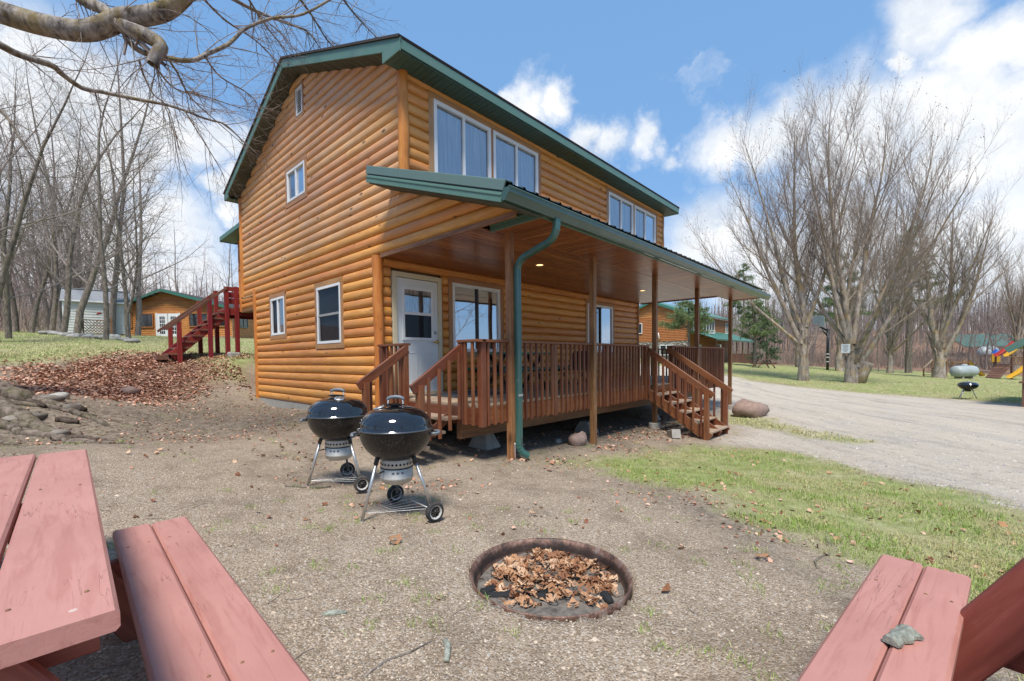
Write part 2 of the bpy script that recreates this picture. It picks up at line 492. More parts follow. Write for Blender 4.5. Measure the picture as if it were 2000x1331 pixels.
def make_enamel(name, speck):
    m, t = new_mat(name)
    o = node(t, 'ShaderNodeTexCoord').outputs['Object']
    col = (0.008, 0.008, 0.009)
    rough = 0.06
    if speck:
        vo = node(t, 'ShaderNodeTexVoronoi', {'Vector': o, 'Scale': 95.0})
        cn = node(t, 'ShaderNodeSeparateColor', {0: vo.outputs['Color']}).outputs[0]
        f = math_(t, 'MULTIPLY', math_(t, 'LESS_THAN', vo.outputs['Distance'], 0.22), math_(t, 'GREATER_THAN', cn, 0.62))
        dn = node(t, 'ShaderNodeTexNoise', {'Vector': o, 'Scale': 5.0, 'Detail': 4.0}).outputs['Fac']
        base = ramp(t, dn, [(0.4, (0.006, 0.005, 0.005)), (0.75, (0.016, 0.013, 0.011))])
        col = mixc(t, math_(t, 'MULTIPLY', f, 0.55), base, (0.42, 0.38, 0.33))
        rough = 0.28
    finish(t, col, rough, spec=0.5, coat=0.0 if speck else 1.0, **{'Coat Roughness': 0.02})
    return m


M['lid'] = make_enamel('black_enamel', False)
M['bowl'] = make_enamel('speckled_enamel', True)


def make_redtable():
    m, t = new_mat('faded_red_table_paint')
    o, r = ocoord(t)
    st = node(t, 'ShaderNodeMapping', {'Vector': o, 'Scale': (1.0, 9.0, 9.0)}).outputs[0]
    n1 = node(t, 'ShaderNodeTexNoise', {'Vector': st, 'Scale': 3.0, 'Detail': 6.0, 'Roughness': 0.65, 'Distortion': 0.6}).outputs['Fac']
    n2 = node(t, 'ShaderNodeTexNoise', {'Vector': o, 'Scale': 3.0, 'Detail': 5.0}).outputs['Fac']
    col = ramp(t, n2, [(0.3, (0.41, 0.185, 0.152)), (0.7, (0.49, 0.232, 0.190))])
    # cracks that follow the grain
    cs = node(t, 'ShaderNodeMapping', {'Vector': o, 'Scale': (0.55, 9.0, 9.0)}).outputs[0]
    wv = node(t, 'ShaderNodeTexNoise', {'Vector': cs, 'Scale': 4.0, 'Detail': 3.0, 'Roughness': 0.5}).outputs['Fac']
    ck = node(t, 'ShaderNodeMapRange', {0: math_(t, 'ABSOLUTE', math_(t, 'SUBTRACT', wv, 0.5)), 1: 0.0, 2: 0.006, 3: 1.0, 4: 0.0}).outputs[0]
    n3 = node(t, 'ShaderNodeTexNoise', {'Vector': o, 'Scale': 2.6, 'Detail': 3.0, 'Roughness': 0.7}).outputs['Fac']
    gate = node(t, 'ShaderNodeMapRange', {0: n3, 1: 0.50, 2: 0.60, 3: 0.0, 4: 1.0}).outputs[0]
    ck = math_(t, 'MULTIPLY', ck, gate)
    col = mixc(t, math_(t, 'MULTIPLY', ck, 0.6), col, (0.11, 0.03, 0.022))
    # chipped and bleached spots
    vo = node(t, 'ShaderNodeTexVoronoi', {'Vector': o, 'Scale': 9.0})
    ch = node(t, 'ShaderNodeSeparateColor', {0: vo.outputs['Color']}).outputs[0]
    chip = math_(t, 'MULTIPLY', math_(t, 'LESS_THAN', vo.outputs['Distance'], 0.07), math_(t, 'GREATER_THAN', ch, 0.80))
    col = mixc(t, math_(t, 'MULTIPLY', chip, 0.7), col, (0.58, 0.48, 0.42))
    nail = math_(t, 'MULTIPLY', math_(t, 'LESS_THAN', vo.outputs['Distance'], 0.05), math_(t, 'LESS_THAN', ch, 0.10))
    col = mixc(t, math_(t, 'MULTIPLY', nail, 0.9), col, (0.05, 0.02, 0.015))
    col = mixc(t, node(t, 'ShaderNodeMapRange', {0: n1, 1: 0.36, 2: 0.5, 3: 0.35, 4: 0.0}).outputs[0], col, (0.30, 0.10, 0.075))
    wrn = node(t, 'ShaderNodeTexNoise', {'Vector': o, 'Scale': 7.0, 'Detail': 8.0, 'Roughness': 0.8}).outputs['Fac']
    col = mixc(t, node(t, 'ShaderNodeMapRange', {0: wrn, 1: 0.60, 2: 0.72, 3: 0.0, 4: 0.35}).outputs[0], col, (0.54, 0.32, 0.27))
    h = math_(t, 'SUBTRACT', math_(t, 'MULTIPLY', n1, 0.5), ck)
    v = math_(t, 'ADD', math_(t, 'MULTIPLY', r, 0.10), 0.95)
    col = node(t, 'ShaderNodeHueSaturation', {'Color': col, 'Value': v}).outputs[0]
    finish(t, col, 0.55, h, 0.45, 0.006, spec=0.45)
    return m


M['table'] = make_redtable()


def make_stone(name, c1, c2, scale=6.0):
    m, t = new_mat(name)
    o, r = ocoord(t)
    n1 = node(t, 'ShaderNodeTexNoise', {'Vector': o, 'Scale': scale, 'Detail': 8.0, 'Roughness': 0.7}).outputs['Fac']
    c = ramp(t, n1, [(0.3, c1), (0.7, c2)])
    c = node(t, 'ShaderNodeHueSaturation', {'Color': c, 'Value': math_(t, 'ADD', math_(t, 'MULTIPLY', r, 0.5), 0.75)}).outputs[0]
    finish(t, c, 0.85, n1, 0.6, 0.02)
    return m


M['boulder'] = make_stone('pinkish_boulder', (0.20, 0.13, 0.105), (0.36, 0.25, 0.20))
M['stone'] = make_stone('grey_stone', (0.20, 0.19, 0.17), (0.42, 0.40, 0.36))
M['dull_stone'] = make_stone('dull_field_stone', (0.10, 0.085, 0.068), (0.29, 0.25, 0.205))
M['wallstone'] = make_stone('field_stone', (0.22, 0.19, 0.15), (0.46, 0.42, 0.36), 3.0)
M['lichen'] = make_stone('lichen_bark', (0.14, 0.13, 0.10), (0.42, 0.45, 0.38), 40.0)


def make_rust():
    m, t = new_mat('rusty_steel')
    o = node(t, 'ShaderNodeTexCoord').outputs['Object']
    n1 = node(t, 'ShaderNodeTexNoise', {'Vector': o, 'Scale': 7.0, 'Detail': 7.0, 'Roughness': 0.7}).outputs['Fac']
    n2 = node(t, 'ShaderNodeTexNoise', {'Vector': o, 'Scale': 60.0, 'Detail': 3.0}).outputs['Fac']
    f = math_(t, 'ADD', math_(t, 'MULTIPLY', n1, 0.75), math_(t, 'MULTIPLY', n2, 0.25))
    col = ramp(t, f, [(0.36, (0.028, 0.024, 0.024)), (0.46, (0.13, 0.075, 0.055)), (0.53, (0.25, 0.135, 0.095)), (0.64, (0.36, 0.30, 0.27))])
    z = node(t, 'ShaderNodeSeparateXYZ', {0: o}).outputs[2]
    zz = math_(t, 'ADD', z, math_(t, 'MULTIPLY', n1, 0.02))
    soot = ramp(t, node(t, 'ShaderNodeMapRange', {0: zz, 1: -0.16, 2: 0.04, 3: 0.0, 4: 1.0}).outputs[0], [(0.0, (0.2, 0.2, 0.2)), (0.30, (0.1, 0.1, 0.1)), (0.48, (0.15, 0.15, 0.15)), (0.60, (0.85, 0.85, 0.85)), (0.74, (0.75, 0.75, 0.75)), (0.86, (0.05, 0.05, 0.05)), (1.0, (0.25, 0.25, 0.25))])
    col = mixc(t, soot, col, (0.022, 0.019, 0.018))
    finish(t, col, 0.6, f, 0.4, 0.006, metal=0.35)
    return m


M['rust'] = make_rust()


def make_bark(name, c1, c2, moss=None, mossamt=0.0, scale=5.0):
    m, t = new_mat(name)
    o, r = ocoord(t, False)
    st = node(t, 'ShaderNodeMapping', {'Vector': o, 'Scale': (1.0, 1.0, 0.35)}).outputs[0]
    n1 = node(t, 'ShaderNodeTexNoise', {'Vector': st, 'Scale': scale*2.4, 'Detail': 6.0, 'Roughness': 0.7}).outputs['Fac']
    c = ramp(t, n1, [(0.36, c1), (0.62, c2)])
    if moss:
        n2 = node(t, 'ShaderNodeTexNoise', {'Vector': o, 'Scale': scale*.7, 'Detail': 6.0, 'Roughness': 0.75}).outputs['Fac']
        f = node(t, 'ShaderNodeMapRange', {0: n2, 1: 0.47, 2: 0.62, 3: 0.0, 4: mossamt}).outputs[0]
        c = mixc(t, f, c, moss)
    finish(t, c, 0.9, n1, 0.7, 0.03, spec=0.2)
    return m


M['root_dark'] = make_bark('dead_wood_bark', (0.025, 0.018, 0.013), (0.15, 0.11, 0.085), None, 0.0, 6.0)
M['bark_root'] = make_bark('root_bark', (0.05, 0.036, 0.026), (0.26, 0.205, 0.165), (0.10, 0.10, 0.035), 0.5, 6.0)
M['bark_maple'] = make_bark('maple_bark', (0.045, 0.034, 0.027), (0.36, 0.32, 0.29), (0.26, 0.19, 0.06), 0.6, 4.2)
M['bark_grey'] = make_bark('grey_bark', (0.085, 0.067, 0.055), (0.26, 0.215, 0.18), (0.22, 0.21, 0.11), 0.3)
M['bark_yellow'] = make_bark('lichen_bark_tree', (0.13, 0.105, 0.085), (0.38, 0.325, 0.28), (0.38, 0.25, 0.06), 0.5, 2.2)
M['twig'] = make_bark('twig_bark', (0.17, 0.135, 0.115), (0.33, 0.28, 0.25))
M['twig_warm'] = make_bark('warm_twig_bark', (0.19, 0.143, 0.112), (0.38, 0.305, 0.25))
M['bark_far'] = make_bark('woodland_bark', (0.14, 0.11, 0.095), (0.30, 0.25, 0.22))
M['twig_far'] = make_bark('woodland_twigs', (0.20, 0.155, 0.135), (0.32, 0.26, 0.23))
M['seed'] = plain('dry_seed_clusters', (0.30, 0.20, 0.15), 0.9, vary=0.3)
M['needle'] = plain('pine_needles', (0.145, 0.20, 0.075), 0.7, vary=0.45, scale=2.5)
M['needle_dark'] = plain('spruce_needles', (0.07, 0.12, 0.055), 0.7, vary=0.4, scale=2.5)


def make_leaf(name, c1, c2, c3):
    m, t = new_mat(name)
    g = node(t, 'ShaderNodeNewGeometry').outputs['Random Per Island']
    r = node(t, 'ShaderNodeObjectInfo').outputs['Random']
    f = math_(t, 'FRACT', math_(t, 'ADD', g, r))
    c = ramp(t, f, [(0.0, c1), (0.5, c2), (1.0, c3)])
    finish(t, c, 0.7, spec=0.25)
    return m


M['leaf'] = make_leaf('dry_leaves', (0.17, 0.065, 0.03), (0.37, 0.185, 0.09), (0.58, 0.39, 0.25))
M['leaf_bank'] = make_leaf('brown_leaf_litter', (0.20, 0.080, 0.047), (0.46, 0.225, 0.140), (0.64, 0.42, 0.31))
M['grass'] = make_leaf('grass_blades', (0.15, 0.27, 0.04), (0.31, 0.40, 0.085), (0.52, 0.49, 0.25))
M['straw'] = make_leaf('straw_grass', (0.46, 0.40, 0.20), (0.58, 0.50, 0.29), (0.42, 0.40, 0.16))
M['straw_mix'] = make_leaf('mixed_straw_blades', (0.40, 0.36, 0.15), (0.55, 0.47, 0.26), (0.30, 0.36, 0.08))
M['moss'] = make_leaf('moss_blades', (0.20, 0.23, 0.05), (0.30, 0.31, 0.09), (0.36, 0.33, 0.16))
M['pebble'] = make_leaf('pebbles', (0.27, 0.20, 0.142), (0.46, 0.36, 0.262), (0.60, 0.50, 0.39))
M['pebble_grey'] = make_leaf('grey_pebbles', (0.24, 0.23, 0.225), (0.37, 0.335, 0.30), (0.54, 0.49, 0.43))


def make_ground(name, road=False):
    m, t = new_mat(name)
    o = node(t, 'ShaderNodeTexCoord').outputs['Object']
    zone = node(t, 'ShaderNodeVertexColor', layer_name='zone')
    sep = node(t, 'ShaderNodeSeparateColor', {0: zone.outputs['Color']})
    big = node(t, 'ShaderNodeTexNoise', {'Vector': o, 'Scale': 0.9, 'Detail': 6.0, 'Roughness': 0.65}).outputs['Fac']
    mid = node(t, 'ShaderNodeTexNoise', {'Vector': o, 'Scale': 6.0, 'Detail': 6.0, 'Roughness': 0.7}).outputs['Fac']
    fine = node(t, 'ShaderNodeTexNoise', {'Vector': o, 'Scale': 55.0, 'Detail': 4.0, 'Roughness': 0.75}).outputs['Fac']
    vo = node(t, 'ShaderNodeTexVoronoi', {'Vector': o, 'Scale': 105.0})
    vr = node(t, 'ShaderNodeSeparateColor', {0: vo.outputs['Color']}).outputs[0]
    vo2 = node(t, 'ShaderNodeTexVoronoi', {'Vector': o, 'Scale': 30.0})
    vr2 = node(t, 'ShaderNodeSeparateColor', {0: vo2.outputs['Color']}).outputs[1]
    k = 1.0
    pbr = ramp(t, vr, [(0.0, (0.26, 0.22, 0.185)), (0.35, (0.43, 0.375, 0.31)), (0.75, (0.52, 0.46, 0.39)), (1.0, (0.64, 0.59, 0.53))])
    sandr = ramp(t, mid, [(0.3, (0.46, 0.385, 0.30)), (0.7, (0.58, 0.495, 0.40))])
    yel = ramp(t, big, [(0.38, (0.43, 0.395, 0.36)), (0.55, (0.58, 0.48, 0.36))])
    gr_road = mixc(t, 0.55, mixc(t, 0.5, sandr, yel), pbr)
    gr_road = mixc(t, node(t, 'ShaderNodeMapRange', {0: mid, 1: 0.44, 2: 0.34, 3: 0.0, 4: 0.5}).outputs[0], gr_road, (0.27, 0.225, 0.18))
    pb = ramp(t, vr, [(0.0, (0.10, 0.075, 0.055)), (0.25, (0.24, 0.18, 0.13)), (0.6, (0.38, 0.30, 0.225)), (0.88, (0.46, 0.40, 0.34)), (1.0, (0.66, 0.60, 0.52))])
    sand = ramp(t, mid, [(0.3, (0.34, 0.248, 0.162)), (0.7, (0.50, 0.382, 0.265))])
    gravel = mixc(t, 0.6, sand, pb)
    damp = node(t, 'ShaderNodeMapRange', {0: node(t, 'ShaderNodeTexNoise', {'Vector': o, 'Scale': 1.9, 'Detail': 7.0, 'Roughness': 0.72}).outputs['Fac'], 1: 0.49, 2: 0.62, 3: 0.0, 4: 0.42}).outputs[0]
    gravel = mixc(t, damp, gravel, (0.155, 0.115, 0.08))
    gravel = mixc(t, node(t, 'ShaderNodeMapRange', {0: fine, 1: 0.32, 2: 0.47, 3: 0.6, 4: 0.0}).outputs[0], gravel, (0.11, 0.08, 0.055))
    gravel = mixc(t, zone.outputs['Alpha'], gravel, gr_road)
    dirt = ramp(t, math_(t, 'ADD', math_(t, 'MULTIPLY', mid, 0.6), math_(t, 'MULTIPLY', fine, 0.4)), [(0.32, (0.085, 0.064, 0.046)), (0.5, (0.22, 0.175, 0.13)), (0.66, (0.36, 0.295, 0.23))])
    spk = node(t, 'ShaderNodeTexNoise', {'Vector': o, 'Scale': 19.0, 'Detail': 5.0, 'Roughness': 0.8}).outputs['Fac']
    dirt = mixc(t, node(t, 'ShaderNodeMapRange', {0: spk, 1: 0.53, 2: 0.62, 3: 0.0, 4: 0.75}).outputs[0], dirt, (0.42, 0.34, 0.265))
    dirt = mixc(t, node(t, 'ShaderNodeMapRange', {0: spk, 1: 0.46, 2: 0.38, 3: 0.0, 4: 0.85}).outputs[0], dirt, (0.065, 0.048, 0.035))
    lmix = node(t, 'ShaderNodeTexNoise', {'Vector': o, 'Scale': 2.7, 'Detail': 6.0, 'Roughness': 0.75}).outputs['Fac']
    dirt = mixc(t, node(t, 'ShaderNodeMapRange', {0: lmix, 1: 0.54, 2: 0.66, 3: 0.0, 4: 0.55}).outputs[0], dirt, (0.24, 0.23, 0.10))
    col = mixc(t, sep.outputs[2], gravel, dirt)
    # grass zone: soil showing between green and straw patches
    gm = math_(t, 'ADD', math_(t, 'MULTIPLY', mid, 0.55), math_(t, 'MULTIPLY', fine, 0.45))
    gr = ramp(t, gm, [(0.34, (0.15, 0.125, 0.075)), (0.44, (0.27, 0.255, 0.115)), (0.55, (0.40, 0.37, 0.19)), (0.66, (0.52, 0.46, 0.29))])
    gr2 = ramp(t, gm, [(0.30, (0.10, 0.13, 0.035)), (0.5, (0.19, 0.29, 0.055)), (0.7, (0.33, 0.38, 0.13))])
    green = node(t, 'ShaderNodeMapRange', {0: big, 1: 0.42, 2: 0.58, 3: 0.0, 4: 1.0}).outputs[0]
    gr = mixc(t, math_(t, 'MULTIPLY', green, 0.5), gr, gr2)
    col = mixc(t, sep.outputs[0], col, gr)
    lf = ramp(t, math_(t, 'ADD', math_(t, 'MULTIPLY', vr2, 0.5), math_(t, 'MULTIPLY', fine, 0.5)), [(0.25, (0.09, 0.048, 0.03)), (0.5, (0.22, 0.115, 0.07)), (0.8, (0.36, 0.215, 0.14))])
    col = mixc(t, sep.outputs[1], col, lf)
    rot = node(t, 'ShaderNodeMapping', {'Vector': o, 'Rotation': (0, 0, math.radians(-38)), 'Scale': (1.0, 1.0, 1.0)}).outputs[0]
    trk = node(t, 'ShaderNodeTexNoise', {'Vector': node(t, 'ShaderNodeMapping', {'Vector': rot, 'Scale': (0.16, 1.0, 1.0)}).outputs[0], 'Scale': 1.5, 'Detail': 9.0, 'Roughness': 0.78, 'Distortion': 0.5}).outputs['Fac']
    col = mixc(t, math_(t, 'MULTIPLY', zone.outputs['Alpha'], node(t, 'ShaderNodeMapRange', {0: trk, 1: 0.50, 2: 0.60, 3: 0.0, 4: 0.75}).outputs[0]), col, (0.56, 0.485, 0.385))
    col = mixc(t, math_(t, 'MULTIPLY', zone.outputs['Alpha'], node(t, 'ShaderNodeMapRange', {0: trk, 1: 0.47, 2: 0.36, 3: 0.0, 4: 0.6}).outputs[0]), col, (0.26, 0.22, 0.18))
    h = math_(t, 'ADD', math_(t, 'MULTIPLY', vo.outputs['Distance'], -0.5), math_(t, 'ADD', math_(t, 'MULTIPLY', fine, 0.5), math_(t, 'MULTIPLY', mid, 0.4)))
    finish(t, col, 0.95, h, 0.9, 0.02, spec=0.15)
    return m


M['ground'] = make_ground('yard_ground')


def make_emit(name, col, s):
    m, t = new_mat(name)
    e = node(t, 'ShaderNodeEmission', {'Color': (*col, 1), 'Strength': s})
    node(t, 'ShaderNodeOutputMaterial', {'Surface': e.outputs[0]})
    return m


M['lamp'] = make_emit('warm_lamp', (1.0, 0.62, 0.25), 1.6)

# ------------------------------------------------------------------ terrain
CTRL = [(-2.61, 5.82, -0.09), (-3.84, 2.76, -0.07), (-4.43, 5.57, 0.3), (-2.07, 10.37, 0.9), (-0.52, 12.37, 0.97), (-0.01, 7.62, 0.69), (-4.61, 18.85, 1.62), (-1.95, 17.51, 1.53), (-2.49, 28.25, 2.28), (2.41, 36.17, 2.58), (8.66, 35.42, 2.58), (-5.57, 38.74, 2.78), (-4.63, 11.6, 0.92), (-3.55, 8.27, 0.5), (-0.7, 7.9, 0.43), (-0.89, 6.19, -0.13), (-2.43, 1.99, -0.55), (-3.68, 0.41, -0.32), (-4.05, 2.24, -0.29), (27.4, -1.72, -0.91), (28.1, -3.9, -1.01), (20.89, -7.96, -1.2), (47.88, -8.68, -1.48), (68.19, -2.41, -1.49), (47.48, 4.82, -0.35), (48.6, 8.0, -0.15), (79.59, -7.09, -1.56), (43.57, 16.19, 0.46), (27.07, -10.07, -1.17), (-4.0, -6.5, -0.66), (-1.89, -4.9, -0.68), (-1.9, -3.3, -0.7), (-1.85, -2.2, -0.68), (0.55, -2.45, -0.79), (2.7, -2.45, -0.89), (5.2, -2.45, -0.94), (10.5, -2.45, -1.01), (5.4, -3.7, -1.03), (0.0, 5.84, -0.33), (0.0, 2.9, -0.43), (0.0, 0.75, -0.54), (-0.4, -0.9, -0.66), (3.0, -0.8, -0.82), (8.0, -0.8, -0.95), (-8.0, -8.0, -0.5), (0.0, -12.0, -0.8), (-4.0, -12.0, -0.62), (-12.0, -2.0, 0.2), (0.0, -5.5, -0.76), (2.0, -5.0, -0.88), (2.0, -8.0, -0.88), (5.0, -6.0, -1.0), (8.0, -6.0, -1.03), (12.0, -4.0, -1.03), (14.0, -8.0, -1.1), (3.0, 8.0, 0.2), (8.0, 8.0, 0.2), (110.0, -20.0, -1.5), (100.0, 40.0, 2.0), (60.0, 100.0, 6.0), (150.0, 0.0, 6.0), (0.0, 110.0, 9.0), (-60.0, 60.0, 7.0), (-50.0, -20.0, 2.0), (0.0, -80.0, -1.0), (60.0, -60.0, -1.5), (-80.0, -80.0, 0.0), (200.0, -120.0, 0.0), (200.0, 200.0, 12.0), (-200.0, 150.0, 12.0), (-200.0, -150.0, 0.0)]
_P = np.array(CTRL)


def _tps(r2):
    return .5*r2*np.log(r2+1e-9)


_n = len(_P)
_A = np.zeros((_n+3, _n+3))
_A[:_n, :_n] = _tps(((_P[:, None, :2]-_P[None, :, :2])**2).sum(-1))+np.eye(_n)*.05
_A[:_n, _n] = 1; _A[:_n, _n+1:] = _P[:, :2]; _A[_n:, :_n] = _A[:_n, _n:].T
_cf = np.linalg.solve(_A, np.r_[_P[:, 2], 0, 0, 0])
RING = (-1.885, -4.905)


def H(X, Y):
    X = np.asarray(X, float); Y = np.asarray(Y, float)
    x, y = X.ravel(), Y.ravel()
    out = np.empty(len(x))
    for i in range(0, len(x), 20000):
        q = np.stack([x[i:i+20000], y[i:i+20000]], 1)
        k = _tps(((q[:, None]-_P[None, :, :2])**2).sum(-1))
        out[i:i+20000] = k@_cf[:_n]+_cf[_n]+q@_cf[_n+1:]
    r = np.hypot(x, y)
    amp = np.clip((np.hypot(x-CAM[0], y-CAM[1])-2)/10, .25, 3)
    out += (fbm(x, y, .8, 3)-.5)*.05*amp+(fbm(x+5, y, 4.0, 2)-.5)*.018
    return out.reshape(X.shape)


def h1(x, y):
    return float(H(np.array([x]), np.array([y]))[0])


def sdist(poly, x, y):
    """signed distance to polygon, positive inside"""
    p = np.array(poly, float); d = np.full(x.shape, 1e9); ins = np.zeros(x.shape, bool)
    for a, b in zip(p, np.roll(p, -1, 0)):
        ab = b-a
        t = np.clip(((x-a[0])*ab[0]+(y-a[1])*ab[1])/(ab@ab), 0, 1)
        d = np.minimum(d, np.hypot(x-a[0]-t*ab[0], y-a[1]-t*ab[1]))
        c = ((a[1] > y) != (b[1] > y)) & (x < (b[0]-a[0])*(y-a[1])/(b[1]-a[1]+1e-12)+a[0])
        ins ^= c
    return np.where(ins, d, -d)


GRASS_STRIP = [(1.0, -3.25), (3.1, -3.45), (4.5, -4.15), (4.5, -5.1), (3.6, -6.0), (2.9, -6.7), (2.3, -7.3), (1.2, -9.5), (-1.5, -9.5), (-0.9, -7.0), (-0.3, -6.4), (-0.05, -6.0), (0.25, -5.45), (0.75, -4.9), (0.85, -4.2)]
VERGE = [(7.9, -2.8), (9.6, -2.7), (9.4, -3.7), (8.3, -4.2), (7.2, -5.2), (6.75, -5.9), (6.35, -5.7), (6.6, -4.9), (7.2, -4.2), (7.6, -3.4)]
ROAD = [(-2.0, -13), (1.2, -9.8), (2.5, -7.4), (3.0, -6.75), (3.7, -6.05), (4.6, -5.1), (4.7, -4.15), (5.3, -3.75), (7.0, -3.5), (9.6, -2.4), (12.5, -1.0), (13.5, 6), (14.5, 16), (31, 17), (30, 8), (26.5, 2.2), (23.2, -0.8), (21.7, -3.2), (21.2, -6.7), (19.8, -9.6), (17, -15), (8, -17)]
BANK = [(-4.3, 7.2), (-2.9, 9.4), (-1.5, 10.3), (-0.3, 9.0), (0.5, 7.6), (0.5, 6.1), (-0.9, 6.75), (-1.8, 5.6), (-3.1, 4.4), (-4.2, 4.6)]
MOSS = [(-0.9, 9.6), (0.2, 9.4), (0.6, 7.4), (-0.1, 6.6), (-0.8, 7.0), (-0.5, 8.2)]
LAWN_LEFT = [(-9, 8.5), (-4.6, 8.3), (-3.0, 9.7), (-1.5, 10.6), (-0.2, 9.3), (0.9, 7.9), (6, 8.2), (20, 12), (30, 45), (-4, 60), (-6, 27), (-12, 24), (-20, 15)]
LAWN_RIGHT = [(31, 17), (30, 8), (26.5, 2.2), (23.2, -0.8), (21.7, -3.2), (21.2, -6.7), (19.8, -9.6), (17, -15), (30, -40), (60, -30), (70, -14), (76, -3), (68, 12), (60, 30), (40, 30)]
DIRT = [(0.6, 5.8), (-1.0, 6.6), (-2.2, 5.6), (-3.4, 4.2), (-6.5, 5.5), (-9, 2), (-7, -1.5), (-3.4, 0.6), (-1.6, 1.2), (-0.6, -0.2), (0.2, -2.6), (3.0, -3.2), (6.0, -3.3), (9.5, -2.5), (9.3, 0.5), (0.2, 0.5)]
SOIL = [(0.9, -4.0), (0.6, -5.0), (-0.1, -5.7), (-0.6, -6.2), (-1.1, -6.9), (-1.2, -6.2), (-0.7, -5.6), (-0.1, -4.9), (0.4, -4.0)]


def soft(poly, x, y, w, n=0.0, s=1.5):
    d = sdist(poly, x, y)
    if n: d = d+(fbm(x+3, y-2, s, 4)-.5)*2*n
    return np.clip(d/w+.5, 0, 1)


def zones(x, y):
    z = np.zeros((len(x), 4), np.float32)
    road = soft(ROAD, x, y, .8, .5, 1.2)
    strip = np.maximum(soft(GRASS_STRIP, x, y, .5, .45, 2.5), soft(VERGE, x, y, .5, .4, 2.5))
    lawn = np.maximum(soft(LAWN_LEFT, x, y, 1.0, .6, .8), soft(LAWN_RIGHT, x, y, 1.5, .8, .6))
    moss = soft(MOSS, x, y, .6, .5, 1.5)
    bank = soft(BANK, x, y, .6, .7, 1.5)
    dirt = np.maximum(soft(DIRT, x, y, 1.6, 1.0, 1.2), .8*soft(SOIL, x, y, .6, .4, 2.5))
    far = np.clip((np.hypot(x-CAM[0], y-CAM[1])-22)/6, 0, 1)*(1-lawn)*(1-road)
    patch = np.clip((fbm(x, y, 1.1, 4)-.62)*8, 0, .55)*(1-road)*(np.hypot(x-CAM[0], y-CAM[1]) > 4)
    z[:, 0] = np.clip(np.maximum(np.maximum(strip, lawn), moss), 0, 1)
    z[:, 1] = np.clip(np.maximum(bank*(1-moss)*.9, far*.8), 0, 1)
    z[:, 2] = np.clip(np.maximum(dirt, patch), 0, 1)*(1-road)
    z[:, 3] = road
    return z


NA, NR = 480, 255
_r = np.concatenate([[0.0], 0.35*(900.0**(np.arange(NR)/(NR-1)))])
_a = np.arange(NA)*2*math.pi/NA
GX = (CAM[0]+_r[1:, None]*np.cos(_a)[None]).ravel()
GY = (CAM[1]+_r[1:, None]*np.sin(_a)[None]).ravel()
GZ = H(GX, GY)
_dr = np.hypot(GX-RING[0], GY-RING[1])
GZ -= .26*np.clip((.475-_dr)/.05, 0, 1)
GV = np.stack([GX, GY, GZ], 1)
_i = np.arange(NR-1)[:, None]*NA; _j = np.arange(NA)[None]
GF = np.stack([_i+_j, _i+NA+_j, _i+NA+(_j+1) % NA, _i+(_j+1) % NA], -1).reshape(-1, 4)
GZONE = zones(GX, GY)


def ground_mesh(name, V, F, Z, m):
    me = npmesh(name, V, F, m, True)
    at_ = me.attributes.new('zone', 'FLOAT_COLOR', 'POINT')
    at_.data.foreach_set('color', Z.ravel())
    return me


tag(ob('ground', ground_mesh('ground', GV, GF, GZONE, M['ground'])), 'bare gravelly yard with dirt, leaf litter and lawn around the cabin', kind='structure')
_sel = (GZONE[GF, 3].min(1) > .55)
_f = GF[_sel]
_u, _inv = np.unique(_f.ravel(), return_inverse=True)
_rv = GV[_u].copy(); _rv[:, 2] += .003
tag(ob('gravel_road', ground_mesh('gravel_road', _rv, _inv.reshape(-1, 4), GZONE[_u], M['ground'])), 'pale gravel drive curving past the right end of the cabin', kind='structure')

# ------------------------------------------------------------------ the log cabin
L, WL, ZC, YU, WU = 9.42, 5.85, 2.321, -0.815, 6.75
ROW, Z0 = 0.1665, 0.0167
RIDGE_Y, RTOP, SLOPE = 2.9, 6.73, 0.395
cabin = thing('log_cabin', 'two-storey honey-coloured log-sided cabin with green roof trim and a long covered porch', 'cabin', (0, 0, 0))


def ztop(y): return RTOP-SLOPE*abs(y-RIDGE_Y)
def porch_top(y): return 3.53+.36*(y+.43)


class Gable:
    x, n = Vector((0, 1, 0)), Vector((-1, 0, 0))
    def __init__(s, off=0.03): s.off = off
    def p(s, a, out, z): return Vector((s.off-out, a, z))


class Front:
    x, n = Vector((-1, 0, 0)), Vector((0, -1, 0))
    def __init__(s, y): s.y = y
    def p(s, a, out, z): return Vector((a, s.y+.03-out, z))


GW, LF, UF = Gable(), Front(0.0), Front(YU)
_prof = []
for i in range(9):
    a = math.pi*i/8
    _prof.append((ROW*(.5-.5*math.cos(a)), -.012+.065*math.sin(a)**.62))


